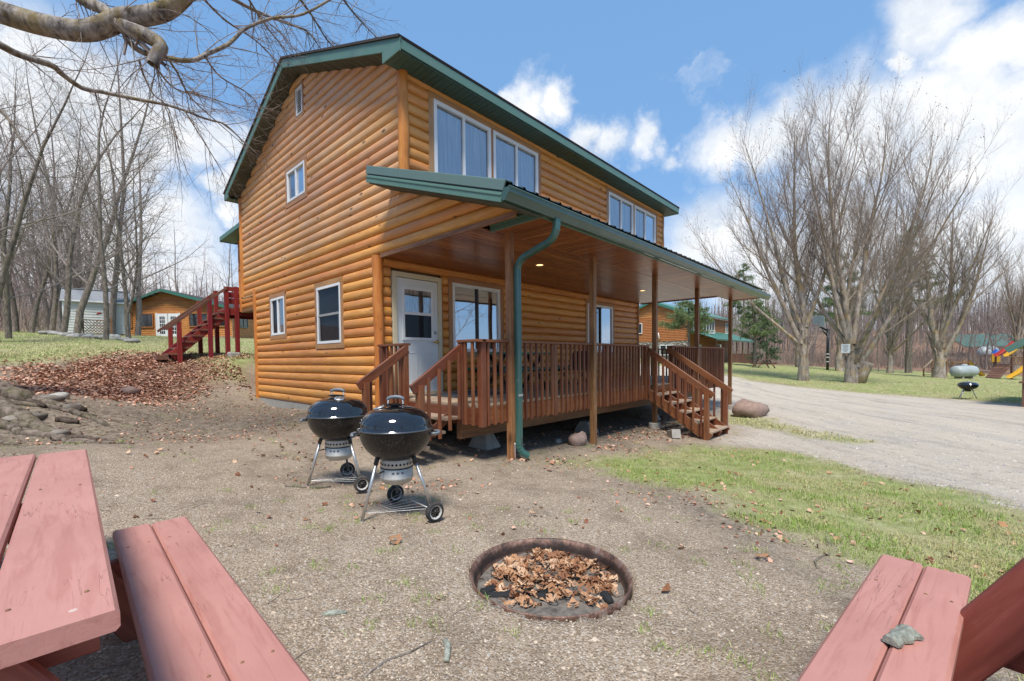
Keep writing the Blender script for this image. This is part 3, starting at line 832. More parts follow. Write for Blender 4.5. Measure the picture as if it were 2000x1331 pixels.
def log(parent, wall, z0, a0, a1, m, name='log', d=1.0, h=ROW):
    """one half-round siding log; a0, a1 are functions of height giving its ends"""
    sg = 1 if wall.x.dot(Vector((1, 1, 0))) > 0 else -1
    lm = (a0(z0+h/2)+a1(z0+h/2))/2
    org = wall.p(lm, 0, z0)
    span = a1(z0+h/2)-a0(z0+h/2)
    n = max(1, int(span/1.1))
    j = [rnd.uniform(-.003, .003) for _ in range(n+1)]
    jz = [rnd.uniform(-.002, .002) for _ in range(n+1)]
    V, F, k = [], [], len(_prof)
    for q in range(n+1):
        for z, o in _prof:
            z = z*h/ROW
            e0, e1 = a0(z0+z), a1(z0+z)
            s = (e0+(e1-e0)*q/n-lm)*sg
            V.append((s, o*d+j[q] if o > 0 else o, z+jz[q]))
    for q in range(n):
        for i in range(k-1):
            f = (q*k+i, q*k+i+1, (q+1)*k+i+1, (q+1)*k+i)
            F.append(f if sg < 0 else tuple(reversed(f)))
    nf = len(F); nv = len(V)
    V += V[:k]+V[n*k:n*k+k]                       # end grain gets vertices of its own so that the roll shades cleanly
    F.append(tuple(nv+i for i in range(k))); F.append(tuple(nv+k+i for i in range(k-1, -1, -1)))
    me = pymesh('log', V, F, m, True)
    me.polygons[nf].use_smooth = False; me.polygons[nf+1].use_smooth = False
    fr = Matrix(((wall.x.x, wall.n.x, 0, org.x), (wall.x.y, wall.n.y, 0, org.y), (0, 0, 1, org.z), (0, 0, 0, 1)))
    return ob(name, me, parent, fr)


def rows(parent, wall, zs, lo, hi, holes, m, joints=0.3, only_flat=True, **kw):
    for z in zs:
        zm = z+ROW/2
        a, b = lo(zm), hi(zm)
        if b-a < .12: continue
        cuts = sorted([(h0, h1_) for h0, h1_, b0, b1 in holes if b0 < zm < b1])
        segs, cur = [], None
        start = lo
        for h0, h1_ in cuts:
            segs.append((start, (lambda v: lambda q: v)(h0)))
            start = (lambda v: lambda q: v)(h1_)
        segs.append((start, hi))
        for s0, s1 in segs:
            ln = s1(zm)-s0(zm)
            if ln < .05: continue
            mm = m(zm) if callable(m) else m
            if ln > 2.6 and rnd.random() < joints:
                v = s0(zm)+ln*rnd.uniform(.3, .7)
                log(parent, wall, z, s0, (lambda v: lambda q: v-.0015)(v), mm, **kw)
                log(parent, wall, z, (lambda v: lambda q: v+.0015)(v), s1, mm, **kw)
            else:
                log(parent, wall, z, s0, s1, mm, **kw)


# solid core behind the siding
def prism_x(name, poly, x0, x1, m, parent):
    n = len(poly)
    V = [(x0, y, z) for y, z in poly]+[(x1, y, z) for y, z in poly]
    F = [tuple(range(n)), tuple(range(2*n-1, n-1, -1))]+[(i, n+i, n+(i+1) % n, (i+1) % n) for i in range(n)]
    me = pymesh(name, V, F, m)
    import bmesh
    bm = bmesh.new(); bm.from_mesh(me); bmesh.ops.recalc_face_normals(bm, faces=bm.faces); bm.to_mesh(me); bm.free()
    return ob(name, me, parent)


prism_x('wall', [(.10, -1.0), (WL-.03, -1.0), (WL-.03, 2.36), (WU-.03, 2.36), (WU-.03, 4.90), (RIDGE_Y, 6.42), (YU+.10, 4.90), (YU+.10, 2.36), (.10, 2.36)], .10, L-.03, M['joist'], cabin)
tag(ob('foundation', plank_mesh(WL, .06, .5, M['concrete']), cabin, frame((.035, WL/2, -.57), (0, 1, 0), (0, 0, 1))))


def yb(z): return min(WU, RIDGE_Y+(6.56-z)/SLOPE) if z > 2.35 else WL
def yf(z):
    if z < 2.35: return 0.0
    if z < 3.151: return (z+.24-3.53)/.36-.43
    return max(YU, RIDGE_Y-(6.56-z)/SLOPE)


g_holes = [(2.55, 3.68, 3.97, 4.83), (1.165, 2.35, .84, 2.17), (3.82, 4.83, 1.12, 2.20), (2.62, 3.06, 5.64, 6.36)]
gm = lambda z: M['log_weathered_sheen'] if z > 2.9 else M['log']
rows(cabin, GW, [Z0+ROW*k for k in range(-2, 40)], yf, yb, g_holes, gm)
c_ = lambda v: (lambda z: v)
f_holes = [(.24, 1.36, -1, 2.13), (1.50, 3.06, .65, 2.19), (6.32, 7.90, .65, 2.19)]
rows(cabin, LF, [Z0+ROW*k for k in range(-1, 14)], c_(.03), c_(L), f_holes, M['log'])
u_holes = [(.46, 3.36, 3.0, 4.87), (6.01, 8.98, 3.0, 4.87)]
rows(cabin, UF, [Z0+ROW*k+.03 for k in range(19, 30)], c_(.05), c_(L), u_holes, M['log'])


def corner_log(parent, x, y, z0, z1, r, m, seed):
    q = random.Random(seed)
    pts, rr = [], []
    n = max(6, int((z1-z0)/.16))
    for i in range(n+1):
        pts.append((q.uniform(-.006, .006), q.uniform(-.006, .006), z0+(z1-z0)*i/n-(z0+z1)/2))
        rr.append(r*q.uniform(.93, 1.07))
    V, F = tubes([(pts, rr)], 12)
    # local X runs up the log
    V = np.stack([V[:, 2], V[:, 0], V[:, 1]], 1)
    return ob('corner_log', npmesh('corner_log', V, F, m, True), parent, frame((x, y, (z0+z1)/2), (0, 0, 1), (0, 1, 0)))


corner_log(cabin, .0, YU+.01, 3.2, 4.95, .085, M['corner'], 1)
corner_log(cabin, .0, .0, -.75, 2.33, .085, M['corner'], 2)
corner_log(cabin, .01, WU-.01, 2.34, 4.98, .075, M['corner'], 3)
corner_log(cabin, .01, WL-.01, -.42, 2.46, .075, M['corner'], 4)
corner_log(cabin, L-.01, YU+.01, 3.2, 4.95, .06, M['trim'], 5)
corner_log(cabin, L-.01, .0, -.95, 2.33, .06, M['trim'], 6)
plank('floor_trim', cabin, (-.022, -.15, 2.303), (-.022, -3.06, 2.303), .035, .07, M['post'])
plank('floor_trim', cabin, (-.015, WL+.03, 2.325), (-.015, WU+.03, 2.325), .04, .05, M['trim'])


def wbar(name, par, wall, a0, z0, a1, z1, w, o0, o1, m, b=.003):
    return plank(name, par, wall.p(a0, (o0+o1)/2, z0), wall.p(a1, (o0+o1)/2, z1), w, o1-o0, m, up=wall.n, b=b)


def rect(name, par, wall, a0, a1, z0, z1, out, m, nx=1, wav=0.0):
    V, F = [], []
    ce = wall.p((a0+a1)/2, out, (z0+z1)/2)
    for i in range(nx+1):
        s = -(a1-a0)/2+(a1-a0)*i/nx
        o = wav*math.sin(i*2.1)+wav*.5*math.sin(i*.7)
        V += [(s, -(z1-z0)/2, o), (s, (z1-z0)/2, o)]
    F = [(2*i, 2*i+2, 2*i+3, 2*i+1) for i in range(nx)]
    return ob(name, pymesh(name, V, F, m, nx > 1), par, frame(ce, wall.x*(-1 if isinstance(wall, Gable) else -1), wall.n))


def part(name, parent, p=(0, 0, 0)):
    o = bpy.data.objects.new(name, None)
    return put(o, parent, Matrix.Translation(Vector(p)))


def window(wall, a0, a1, z0, z1, panes, trim=None, fw=.05, dark_mull=False, hung=False, tm=None, hdr=None, parent=None):
    """panes: list of (backing material, glass material)"""
    par = part('window', parent or cabin, wall.p((a0+a1)/2, 0, z0))
    fm = M['white']
    wbar('frame', par, wall, a0, z1-fw/2, a1, z1-fw/2, fw, .012, .062, fm)
    wbar('frame', par, wall, a0, z0+fw/2, a1, z0+fw/2, fw, .012, .066, fm)
    wbar('frame', par, wall, a0+fw/2, z0+fw, a0+fw/2, z1-fw, fw, .012, .060, fm)
    wbar('frame', par, wall, a1-fw/2, z0+fw, a1-fw/2, z1-fw, fw, .012, .060, fm)
    n = len(panes)
    if hung:
        zz = [z0+fw+(z1-z0-2*fw)*i/n for i in range(n+1)]
        for i in range(n):
            rect('pane', par, wall, a0+fw, a1-fw, zz[i], zz[i+1], .036, panes[i][1])
            rect('backing', par, wall, a0+fw, a1-fw, zz[i], zz[i+1], .008, panes[i][0])
            if i: wbar('sash', par, wall, a0+fw, zz[i], a1-fw, zz[i], .045, .02, .055, M['grey_sash'])
        wbar('sash', par, wall, a0+fw+.02, z0+fw, a0+fw+.02, zz[1], .04, .02, .05, M['grey_sash'])
        wbar('sash', par, wall, a1-fw-.02, z0+fw, a1-fw-.02, zz[1], .04, .02, .05, M['grey_sash'])
    else:
        aa = [a0+fw+(a1-a0-2*fw)*i/n for i in range(n+1)]
        for i in range(n):
            rect('pane', par, wall, aa[i], aa[i+1], z0+fw, z1-fw, .026, panes[i][1])
            cur = panes[i][0] in (M['curtain'], M['curtain_dark'])
            rect('curtain' if cur else 'backing', par, wall, aa[i], aa[i+1], z0+fw-.02, z1-fw+.02, -.012, panes[i][0], 60 if cur else 1, .012 if cur else 0)
            if i:
                wbar('sash', par, wall, aa[i], z0+fw, aa[i], z1-fw, .05, .02, .058, M['sash_dark'] if dark_mull else fm)
        for s, e in ((aa[0], 1), (aa[-1], -1)):
            pass
    if trim:
        tm = tm or M['trim']
        w = trim
        wbar('trim', par, wall, a0-w, z1+w/2, a1+w, z1+w/2, w, .004, .058, tm)
        wbar('trim', par, wall, a0-w, z0-w/2, a1+w, z0-w/2, w, .004, .060, tm)
        wbar('trim', par, wall, a0-w/2, z0, a0-w/2, z1, w, .004, .056, tm)
        wbar('trim', par, wall, a1+w/2, z0, a1+w/2, z1, w, .004, .056, tm)
    return par


M['grey_sash'] = plain('grey_sash', (0.30, 0.30, 0.29), 0.45)
# gable windows (local left in the photo = larger Y)
window(GW, 2.66, 3.57, 4.07, 4.73, [(M['curtain'], M['glass_mirror']), (M['curtain'], M['glass'])], trim=.10)
window(GW, 1.265, 2.25, .94, 2.06, [(M['screen'], M['glass_dark']), (M['screen'], M['glass_dark'])], trim=.10, hung=True)
window(GW, 3.92, 4.73, 1.22, 2.09, [(M['blind'], M['glass']), (M['screen'], M['glass_dark'])], trim=.10)
# upper front windows
for a0, a1 in ((.565, 1.876), (1.938, 3.256), (6.121, 7.445), (7.527, 8.872)):
    window(UF, a0, a1, 3.42, 4.78, [(M['curtain'], M['glass']), (M['curtain'], M['glass_mirror'] if a0 > 7 else M['glass'])], fw=.065)
for a0, a1 in ((.46, 3.36), (6.01, 8.98)):
    wbar('trim', cabin, UF, a0, 4.828, a1, 4.828, .09, .004, .056, M['trim'])
    for a in (a0+.05, (a0+a1)/2 if a0 > 1 else 1.907, a1-.05):
        wbar('trim', cabin, UF, a, 3.2, a, 4.783, .10 if a != 1.907 and a != (a0+a1)/2 else .062, .004, .054, M['trim'])
# lower front windows
window(LF, 1.608, 2.945, .75, 2.079, [(M['dark'], M['glass_mirror']), (M['blind'], M['glass_mirror'])], fw=.06, trim=.10, dark_mull=True)
window(LF, 6.43, 7.80, .75, 2.079, [(M['dark'], M['glass']), (M['curtain'], M['glass_mirror'])], fw=.06, trim=.10, dark_mull=True)
plank('trim', cabin, LF.p(.09, .04, 2.265), LF.p(L-.05, .04, 2.265), .09, .09, M['log'], up=(0, -1, 0), b=.03)

# gable vent
v = part('vent', cabin, GW.p(2.84, 0, 5.7))
for a in (2.705, 2.975):
    wbar('frame', v, GW, a, 5.72, a, 6.27, .03, .012, .06, M['white'])
for z in (5.735, 6.255):
    wbar('frame', v, GW, 2.72, z, 2.96, z, .03, .012, .058, M['white'])
for i in range(11):
    z = 5.765+.045*i
    plank('slat', v, GW.p(2.72, .03, z), GW.p(2.96, .03, z), .034, .006, M['white'], up=(-.6, 0, .8), b=.001)
rect('backing', v, GW, 2.72, 2.96, 5.75, 6.24, .010, M['dark'])
for a in (2.655, 3.025):
    wbar('trim', v, GW, a, 5.655, a, 6.345, .07, .004, .054, M['trim'])
for z in (5.68, 6.31):
    wbar('trim', v, GW, 2.69, z, 2.99, z, .07, .004, .052, M['trim'])

# front door
d = part('door', cabin, (.8, 0, 0))
wbar('slab', d, LF, .80, .02, .80, 2.03, .90, .004, .034, M['door'])
for a0, a1, z0, z1 in ((.46, 1.14, .95, 1.0), (.46, 1.14, 1.84, 1.89), (.46, .51, 1.0, 1.84), (1.09, 1.14, 1.0, 1.84), (.51, 1.09, 1.40, 1.45)):
    wbar('door_frame', d, LF, (a0+a1)/2 if a1-a0 < .1 else a0, (z0+z1)/2 if z1-z0 < .1 else z0, (a0+a1)/2 if a1-a0 < .1 else a1, (z0+z1)/2 if z1-z0 < .1 else z1, .05, .034, .054, M['white'])
rect('curtain', d, LF, .51, 1.09, 1.45, 1.84, .037, M['curtain_dark'], 30, .002)
rect('backing', d, LF, .51, 1.09, 1.0, 1.40, .036, M['screen'])
rect('pane', d, LF, .51, 1.09, 1.0, 1.40, .046, M['glass_dark'])
rect('pane', d, LF, .51, 1.09, 1.45, 1.84, .046, M['glass'])
for a0 in (.47, .85):
    for (b0, c0, b1, c1, w) in ((a0, .18, a0, .72, .012), (a0+.28, .18, a0+.28, .72, .012), (a0-.006, .174, a0+.286, .174, .012), (a0-.006, .726, a0+.286, .726, .012)):
        wbar('panel_moulding', d, LF, b0, c0, b1, c1, w, .033, .040, M['door'])
V, F = lathe([(.0, 0), (.016, .0), (.016, .03), (.012, .035), (.03, .045), (.033, .06), (.026, .075), (.0, .08)], 14)
ob('handle', pymesh('handle', V, F, M['brass'], True), d, frame(LF.p(1.185, .034, .93), (1, 0, 0), (0, -1, 0)))
ob('handle', plank_mesh(.10, .02, .014, M['brass'], .004), d, frame(LF.p(1.145, .11, .93), (1, 0, 0), (0, -1, 0)))
V, F = lathe([(0, 0), (.03, 0), (.03, .012), (.02, .016), (0, .016)], 16)
ob('deadbolt', pymesh('deadbolt', V, F, M['nickel'], True), d, frame(LF.p(1.185, .034, 1.10), (1, 0, 0), (0, -1, 0)))
for a in (.305, 1.295):
    wbar('door_trim', d, LF, a, -.02, a, 2.04, .085, .004, .062, M['cream'])
wbar('door_trim', d, LF, .262, 2.083, 1.338, 2.083, .085, .004, .060, M['cream'])
wbar('threshold', d, LF, .35, .0, 1.25, .0, .05, .004, .07, M['cream'])

# main roof
X0, X1 = -.32, 9.67
rf = part('roof', cabin, (4.7, RIDGE_Y, 5))
for sgn, ye in ((-1, -1.22), (1, 7.03)):
    ze = ztop(ye)
    plank('shingle_slab', rf, (X0-.025, (ye+RIDGE_Y)/2, (ze+RTOP)/2+.012), (X1+.025, (ye+RIDGE_Y)/2, (ze+RTOP)/2+.012), math.hypot(ye-RIDGE_Y, ze-RTOP), .035, M['shingle'], up=(0, sgn*SLOPE, 1), b=.004)
    for x in (X0+.012, X1-.012):
        yy = ye+(.02 if sgn < 0 else -.02)
        plank('fascia', rf, (x, yy, ztop(yy)-.095), (x, RIDGE_Y, RTOP-.095), .024, .165, M['green'], up=(0, 0, 1))
    plank('fascia', rf, (X0+.0255, ye+(-sgn)*.022, ze-.075), (X1-.0255, ye+(-sgn)*.022, ze-.075), .022, .14, M['green'])
    # boards of the sloping rake soffit
    n = 40
    for i in range(n):
        t0 = (i+.5)/n
        y = ye+(-sgn)*.05+(RIDGE_Y-ye+sgn*.05)*t0
        w = abs(RIDGE_Y-ye)/n*1.07
        if sgn < 0 and y < YU+.05: continue
        if sgn > 0 and y > WU: continue
        plank('soffit_board', rf, (X0+.026, y, ztop(y)-.178+.002*(i % 2)), (.03, y, ztop(y)-.178+.002*(i % 2)), w-.006, .016, M['soffit_brown'], up=(0, sgn*SLOPE, 1), b=.002)
prism_x('eave_return', [(-1.21, 5.065), (-1.21, 4.925), (-.77, 4.935), (-.77, 5.085)], X0-.004, X0+.02, M['green'], rf)
prism_x('eave_return', [(7.02, 5.065), (7.02, 4.925), (6.72, 4.935), (6.72, 5.085)], X0-.004, X0+.02, M['green'], rf)
prism_x('eave_return', [(-1.21, 5.065), (-1.21, 4.925), (-.77, 4.935), (-.77, 5.085)], X1-.02, X1+.004, M['green'], rf)
n = 99
for i in range(n):
    x = X0+.03+(X1-X0-.06)*(i+.5)/n
    plank('soffit_board', rf, (x, -1.185, 4.945+.002*(i % 2)), (x, YU+.02, 4.945+.002*(i % 2)), (X1-X0-.06)/n-.005, .016, M['soffit'], b=.003)
plank('soffit_board', rf, (X0+.02, 6.88, 4.94), (X1, 6.88, 4.94), .3, .016, M['soffit'])

# porch roof
PX0, PX1, PYE = -.40, 11.0, -3.22
pr = part('porch_roof', cabin, (5, -2, 2.6))
up = Vector((0, -.36, 1)).normalized()
nrm_len = math.hypot(PYE+.80, porch_top(PYE)-porch_top(-.80))
px = PX0
first = True
while px < PX1-.1:
    w = min(.92, PX1-px)
    prof, s = [], 0.0
    while s < w-1e-6:
        prof += [(s, .0), (s+.045, .0), (s+.060, .022), (s+.085, .022), (s+.100, .0)]
        s += .23
    prof.append((w, 0.0))
    prof = [(min(a, w), b) for a, b in prof]
    ytop = -.45 if first else YU+.0
    V, F = [], []
    for yy in (PYE-.04, -.80):
        for a, b in prof:
            V.append((px+a, yy, porch_top(yy)+b))
    k = len(prof)
    F = [(i, i+1, k+i+1, k+i) for i in range(k-1)]
    ob('roof_panel', pymesh('roof_panel', V, F, M['metal_roof']), pr)
    px += w; first = False


def along(name, x0, y0, dz0, y1, dz1, w, t, m):
    return plank(name, pr, (x0, y0, porch_top(y0)+dz0), (x0, y1, porch_top(y1)+dz1), w, t, m, up=(0, -.36, 1), b=.004)


along('rake_flashing', PX0-.022, -.44, -.045, -1.95, -.045, .02, .11, M['flash'])
along('rake_flashing', PX0-.0245, -1.94, -.045, PYE-.03, -.045, .02, .11, M['flash'])
along('rake_flashing', PX0+.05, -.44, .016, PYE-.03, .016, .14, .008, M['flash'])
along('shade_gap_strip', PX0-.004, -.44, -.112, PYE, -.112, .02, .028, M['metal_roof'])  # dark strip added for the shaded gap between flashing and fascia
along('fascia', PX0-.016, -.44, -.178, PYE+.01, -.178, .024, .105, M['green'])
along('fascia_batten', PX0-.032, -.44, -.150, PYE+.01, -.150, .010, .022, M['green'])
for x in (PX1-.02,):
    along('fascia', x, YU, -.14, PYE+.01, -.14, .024, .19, M['green'])
plank('fascia', pr, (PX0+.0, PYE+.035, 2.375), (PX1, PYE+.035, 2.345), .02, .15, M['green'])
n = 28
for i in range(n):
    y = -.46+(PYE+.46)*(i+.5)/n
    x1 = .02 if y > -2.30 else .28
    if y < -3.05: x1 = .28
    plank('soffit_board', pr, (PX0, y, porch_top(y)-.236+.002*(i % 2)), (x1, y, porch_top(y)-.236+.002*(i % 2)), (abs(PYE+.46))/n-.006, .014, M['soffit_brown'], up=(0, -.36, 1), b=.002)
# eave soffit end
plank('fascia', pr, (.29, -2.34, 2.352), (.29, -3.17, 2.352), .022, .115, M['green'])
plank('fascia_batten', pr, (.276, -2.34, 2.383), (.276, -3.17, 2.383), .012, .03, M['green'])


def gutter():
    prof = [(-3.215, 2.445), (-3.215, 2.315), (-3.262, 2.312), (-3.272, 2.335), (-3.300, 2.372), (-3.318, 2.392), (-3.322, 2.432), (-3.332, 2.440), (-3.330, 2.452), (-3.312, 2.450), (-3.308, 2.40), (-3.262, 2.335), (-3.225, 2.330), (-3.222, 2.445)]
    xs = np.linspace(PX0-.03, 11.28, 24)
    V = [(x, y, z-.045*(x-PX0)/11.6) for x in xs for y, z in prof]
    k = len(prof)
    F = [(i*k+j, i*k+(j+1) % k, (i+1)*k+(j+1) % k, (i+1)*k+j) for i in range(len(xs)-1) for j in range(k)]
    F += [tuple(range(k-1, -1, -1)), tuple((len(xs)-1)*k+j for j in range(k))]
    g = ob('gutter', pymesh('gutter', V, F, M['gutter']), pr)
    for x in (PX0-.028, 11.275):
        zz = -.045*(x-PX0)/11.6
        cap = [(-3.215, 2.445+zz), (-3.215, 2.315+zz), (-3.262, 2.312+zz), (-3.300, 2.372+zz), (-3.318, 2.392+zz), (-3.325, 2.445+zz)]
        ob('gutter_cap', pymesh('gutter_cap', [(x, y, z) for y, z in cap], [tuple(range(6))], M['gutter']), pr)


gutter()
# porch ceiling
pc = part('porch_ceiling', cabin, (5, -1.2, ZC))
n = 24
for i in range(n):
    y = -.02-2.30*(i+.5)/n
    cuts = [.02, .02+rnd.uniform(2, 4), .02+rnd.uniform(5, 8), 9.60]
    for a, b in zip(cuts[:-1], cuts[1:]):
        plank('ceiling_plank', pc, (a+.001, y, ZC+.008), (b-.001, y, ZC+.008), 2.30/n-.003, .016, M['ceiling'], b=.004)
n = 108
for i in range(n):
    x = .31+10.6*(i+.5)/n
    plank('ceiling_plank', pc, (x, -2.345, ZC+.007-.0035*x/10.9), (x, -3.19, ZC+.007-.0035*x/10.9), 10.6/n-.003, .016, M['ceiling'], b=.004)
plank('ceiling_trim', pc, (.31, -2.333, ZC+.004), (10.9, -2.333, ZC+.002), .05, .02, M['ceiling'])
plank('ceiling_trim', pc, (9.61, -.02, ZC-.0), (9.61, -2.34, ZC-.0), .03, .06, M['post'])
plank('ceiling_trim', pc, (10.925, -2.35, ZC-.0), (10.925, -3.19, ZC-.0), .03, .05, M['post'])
for x, y in ((2.504, -1.442), (6.943, -1.341)):
    V, F = lathe([(.062, .0), (.082, -.004), (.086, .006), (.062, .010)], 24)
    r = ob('recessed_light', pymesh('recessed_light', V, F, M['cream'], True), cabin, Matrix.Translation((x, y, ZC-.004)))
    V, F = lathe([(.0, 0), (.062, 0)], 24)
    ob('lamp', pymesh('lamp', V, [tuple(reversed(f)) for f in F], M['lamp']), r, Matrix.Translation((x, y, ZC+.001-.003)))

# porch posts
for i, (x, y, zb) in enumerate(((.545, -2.446, -.86), (2.686, -2.446, -.92), (5.176, -2.446, -.84), (7.676, -2.446, -1.0), (10.45, -2.446, -.90))):
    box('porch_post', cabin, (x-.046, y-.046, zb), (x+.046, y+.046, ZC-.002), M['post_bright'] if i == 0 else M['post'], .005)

# ------------------------------------------------------------------ deck and stairs
YD = -2.36
deck = thing('porch_deck', 'long stained wooden porch deck with baluster railing along the cabin front', 'deck', (5, -1.2, 0))
n = 17
for i in range(n):
    y = -.0-(-YD-.0)*(i+.5)/n-.03
    cut = rnd.uniform(3, 6)
    for a, b in ((.01, cut-.002), (cut+.002, 9.9)):
        plank('floor_board', deck, (a, y, -.018), (b, y, -.018), -YD/n-.006, .035, M['floor'])
plank('rim_board', deck, (.0, YD-.028, -.15), (9.9, YD-.028, -.16), .036, .22, M['deck'])
plank('rim_board', deck, (-.016, -.06, -.15), (-.016, YD-.010, -.15), .036, .22, M['deck'])
plank('rim_board', deck, (9.918, -.06, -.15), (9.918, YD-.010, -.15), .036, .22, M['deck'])
plank('beam', deck, (.02, -1.95, -.37), (9.9, -1.95, -.40), .09, .24, M['joist'])
plank('beam', deck, (.02, -.5, -.37), (9.9, -.5, -.37), .09, .24, M['joist'])
for i in range(16):
    x = .15+i*.645
    plank('joist', deck, (x, -.05, -.145), (x, YD-.008, -.145), .04, .20, M['joist'])
CAPZ = .842


def rail_x(x0, x1, y, posts, skip=()):
    plank('rail_cap', deck, (x0, y+.02, CAPZ), (x1, y+.02, CAPZ-.008), .14, .036, M['deck'])
    n = max(1, round((x1-x0)/.128))
    for i in range(1, n):
        x = x0+(x1-x0)*i/n
        if any(abs(x-p) < .075 for p in posts): continue
        box('baluster', deck, (x-.019, y-.021, -.275), (x+.019, y+.017, CAPZ-.02), M['deck'], .004)
    for p in posts:
        box('rail_post', deck, (p-.045, y-.022, -.285), (p+.045, y+.066, CAPZ-.019), M['deck'], .006)


def rail_y(x, y0, y1, posts):
    plank('rail_cap', deck, (x, y0, CAPZ+.0005), (x, y1, CAPZ+.0005), .14, .036, M['deck'])
    n = max(1, round(abs(y1-y0)/.128))
    for i in range(1, n):
        y = y0+(y1-y0)*i/n
        if any(abs(y-p) < .07 for p in posts): continue
        box('baluster', deck, (x-.058, y-.019, -.26), (x-.020, y+.019, CAPZ-.02), M['deck'], .004)
    for p in posts:
        box('rail_post', deck, (x-.060, p-.045, -.26), (x+.03, p+.045, CAPZ-.019), M['deck'], .006)


YR = YD-.075
rail_x(.0, 4.88, YR+.02, [.04, 1.62, 3.22, 4.82])
rail_x(6.12, 9.95, YR+.02, [6.17, 8.0, 9.9])
rail_y(-.02, -2.05, YR-.03, [-2.10])
rail_y(-.02, -.09, -.82, [-.16, -.78])
rail_y(9.99, -.1, YR-.05, [-1.2])


def stairs(name, label, org, down, side, nstep, rise, run, width, zfoot, hr0, hr1, nb):
    """org: top edge corner; down/side unit vectors; hr: handrail (distance, height) at its two ends"""
    t = thing(name, label, 'stairs', org, 'stairs up to the porch deck')
    o, dn, sd = Vector(org), Vector(down), Vector(side)
    for k in range(nstep):
        zz = -rise*(k+1)
        q = o+dn*(run*k+run*.52)+Vector((0, 0, zz-.018))
        for j in (0, 1):
            c = q+dn*(run*.26*(1 if j else -1))
            plank('tread', t, c+sd*.02, c+sd*(width-.02), run*.52-.008, .036, M['floor'])
        rb = o+dn*(run*k+.01)+Vector((0, 0, zz+rise*.45))
    for s in ((.015, width*.5, width-.015) if nstep > 3 else (.22, width-.22)):
        a = o+sd*s+Vector((0, 0, -rise*.95)); b = o+sd*s+dn*(run*nstep-.02)+Vector((0, 0, -rise*(nstep+.75)))
        n_ = (b-a).normalized()
        plank('stringer', t, a, b, .036, .20 if nstep > 3 else .12, M['deck'], up=sd.cross(n_) if sd.cross(n_).z > 0 else n_.cross(sd))
        for k in range(nstep):
            c = o+sd*s+dn*(run*(k+.5))+Vector((0, 0, -rise*(k+1)-.036-.035))
            plank('tread_block', t, c-dn*(run*.46), c+dn*(run*.46), .034, .07, M['deck'])
    for s, e in ((-.03, -1), (width+.03, 1)):
        a = o+sd*s+dn*hr0[0]+Vector((0, 0, hr0[1])); b = o+sd*s+dn*hr1[0]+Vector((0, 0, hr1[1]))
        n_ = (b-a).normalized()
        u_ = sd.cross(n_)
        plank('handrail', t, a-n_*.02, b+n_*.09, .038, .13, M['deck'], up=u_ if u_.z > 0 else -u_, b=.006)
        pb = b-n_*.05
        plank('newel_post', t, (pb.x, pb.y, zfoot-.06), (pb.x, pb.y, pb.z-.02), .088, .088, M['deck'], up=tuple(dn), b=.006)
        for k in range(nb):
            f = (k+.55)/(nb+.4)
            c = a+(b-a)*f+sd*(e*.0395)
            zb = o.z-rise*(nstep+.4)*f*.98-.12
            plank('baluster', t, (c.x, c.y, max(zb, zfoot+.02)), (c.x, c.y, c.z+.0), .038, .036, M['deck'], up=tuple(dn))
    return t


stairs('porch_stairs', 'short wooden stairs with handrails dropping from the deck beside the white door', (-.03, -.84, .0), (-1, 0, 0), (0, -1, 0), 3, .165, .26, 1.22, -.42, (.0, .76), (.74, .285), 4)
stairs('porch_stairs', 'wooden stairs of five open treads with handrails near the boulder and the drive', (4.93, YD-.05, -.0), (0, -1, 0), (1, 0, 0), 5, .172, .25, 1.10, -1.03, (-.03, .765), (1.22, -.10), 8)

piers = [(.82, -1.63, 'trapezoid concrete pier block under the corner of the deck nearest the white door'), (3.62, -1.72, 'grey concrete pier block standing under the middle of the deck'), (6.6, -1.7, 'concrete pier block under the deck behind the right stairs')]
for x, y, lb in piers:
    z = h1(x, y)-.03
    V = [(-.19, -.19, 0), (.19, -.19, 0), (.19, .19, 0), (-.19, .19, 0), (-.17, -.17, .07), (.17, -.17, .07), (.17, .17, .07), (-.17, .17, .07), (-.10, -.10, .25), (.10, -.10, .25), (.10, .10, .25), (-.10, .10, .25)]
    F = [(0, 1, 5, 4), (1, 2, 6, 5), (2, 3, 7, 6), (3, 0, 4, 7), (4, 5, 9, 8), (5, 6, 10, 9), (6, 7, 11, 10), (7, 4, 8, 11), (8, 9, 10, 11)]
    p = tag(ob('concrete_pier', pymesh('concrete_pier', V, F, M['concrete']), None, Matrix.Translation((x, y, z)) @ Matrix.Rotation(rnd.uniform(-.2, .2), 4, 'Z')), lb, 'pier', 'concrete piers under the deck')
for x, y, lb, h in ((5.176, -2.446, 'round concrete footing under the porch post beside the right stairs', .20), (10.45, -2.446, 'square-topped concrete footing under the farthest porch post', .22)):
    z = h1(x, y)
    V, F = lathe([(.13, -.1), (.13, h*.8-.02), (.115, h*.8), (.0, h*.8)], 18)
    tag(ob('concrete_footing', pymesh('concrete_footing', V, F, M['concrete'], False), None, Matrix.Translation((x, y, z-.04))), lb, 'footing')
o = ob('concrete_block', plank_mesh(.30, .16, .17, M['concrete'], .012), None, Matrix.Translation((4.55, -3.10, h1(4.55, -3.1)+.06)) @ Matrix.Rotation(.7, 4, 'Z') @ Matrix.Rotation(.25, 4, 'Y'))
tag(o, 'tilted grey concrete block leaning by the foot of the right stairs', 'block')

# downspout hung on the porch corner
dsp = thing('downspout', 'dark green metal downspout with an S-bend beside the first porch post', 'downspout', (.62, -2.53, -.7))


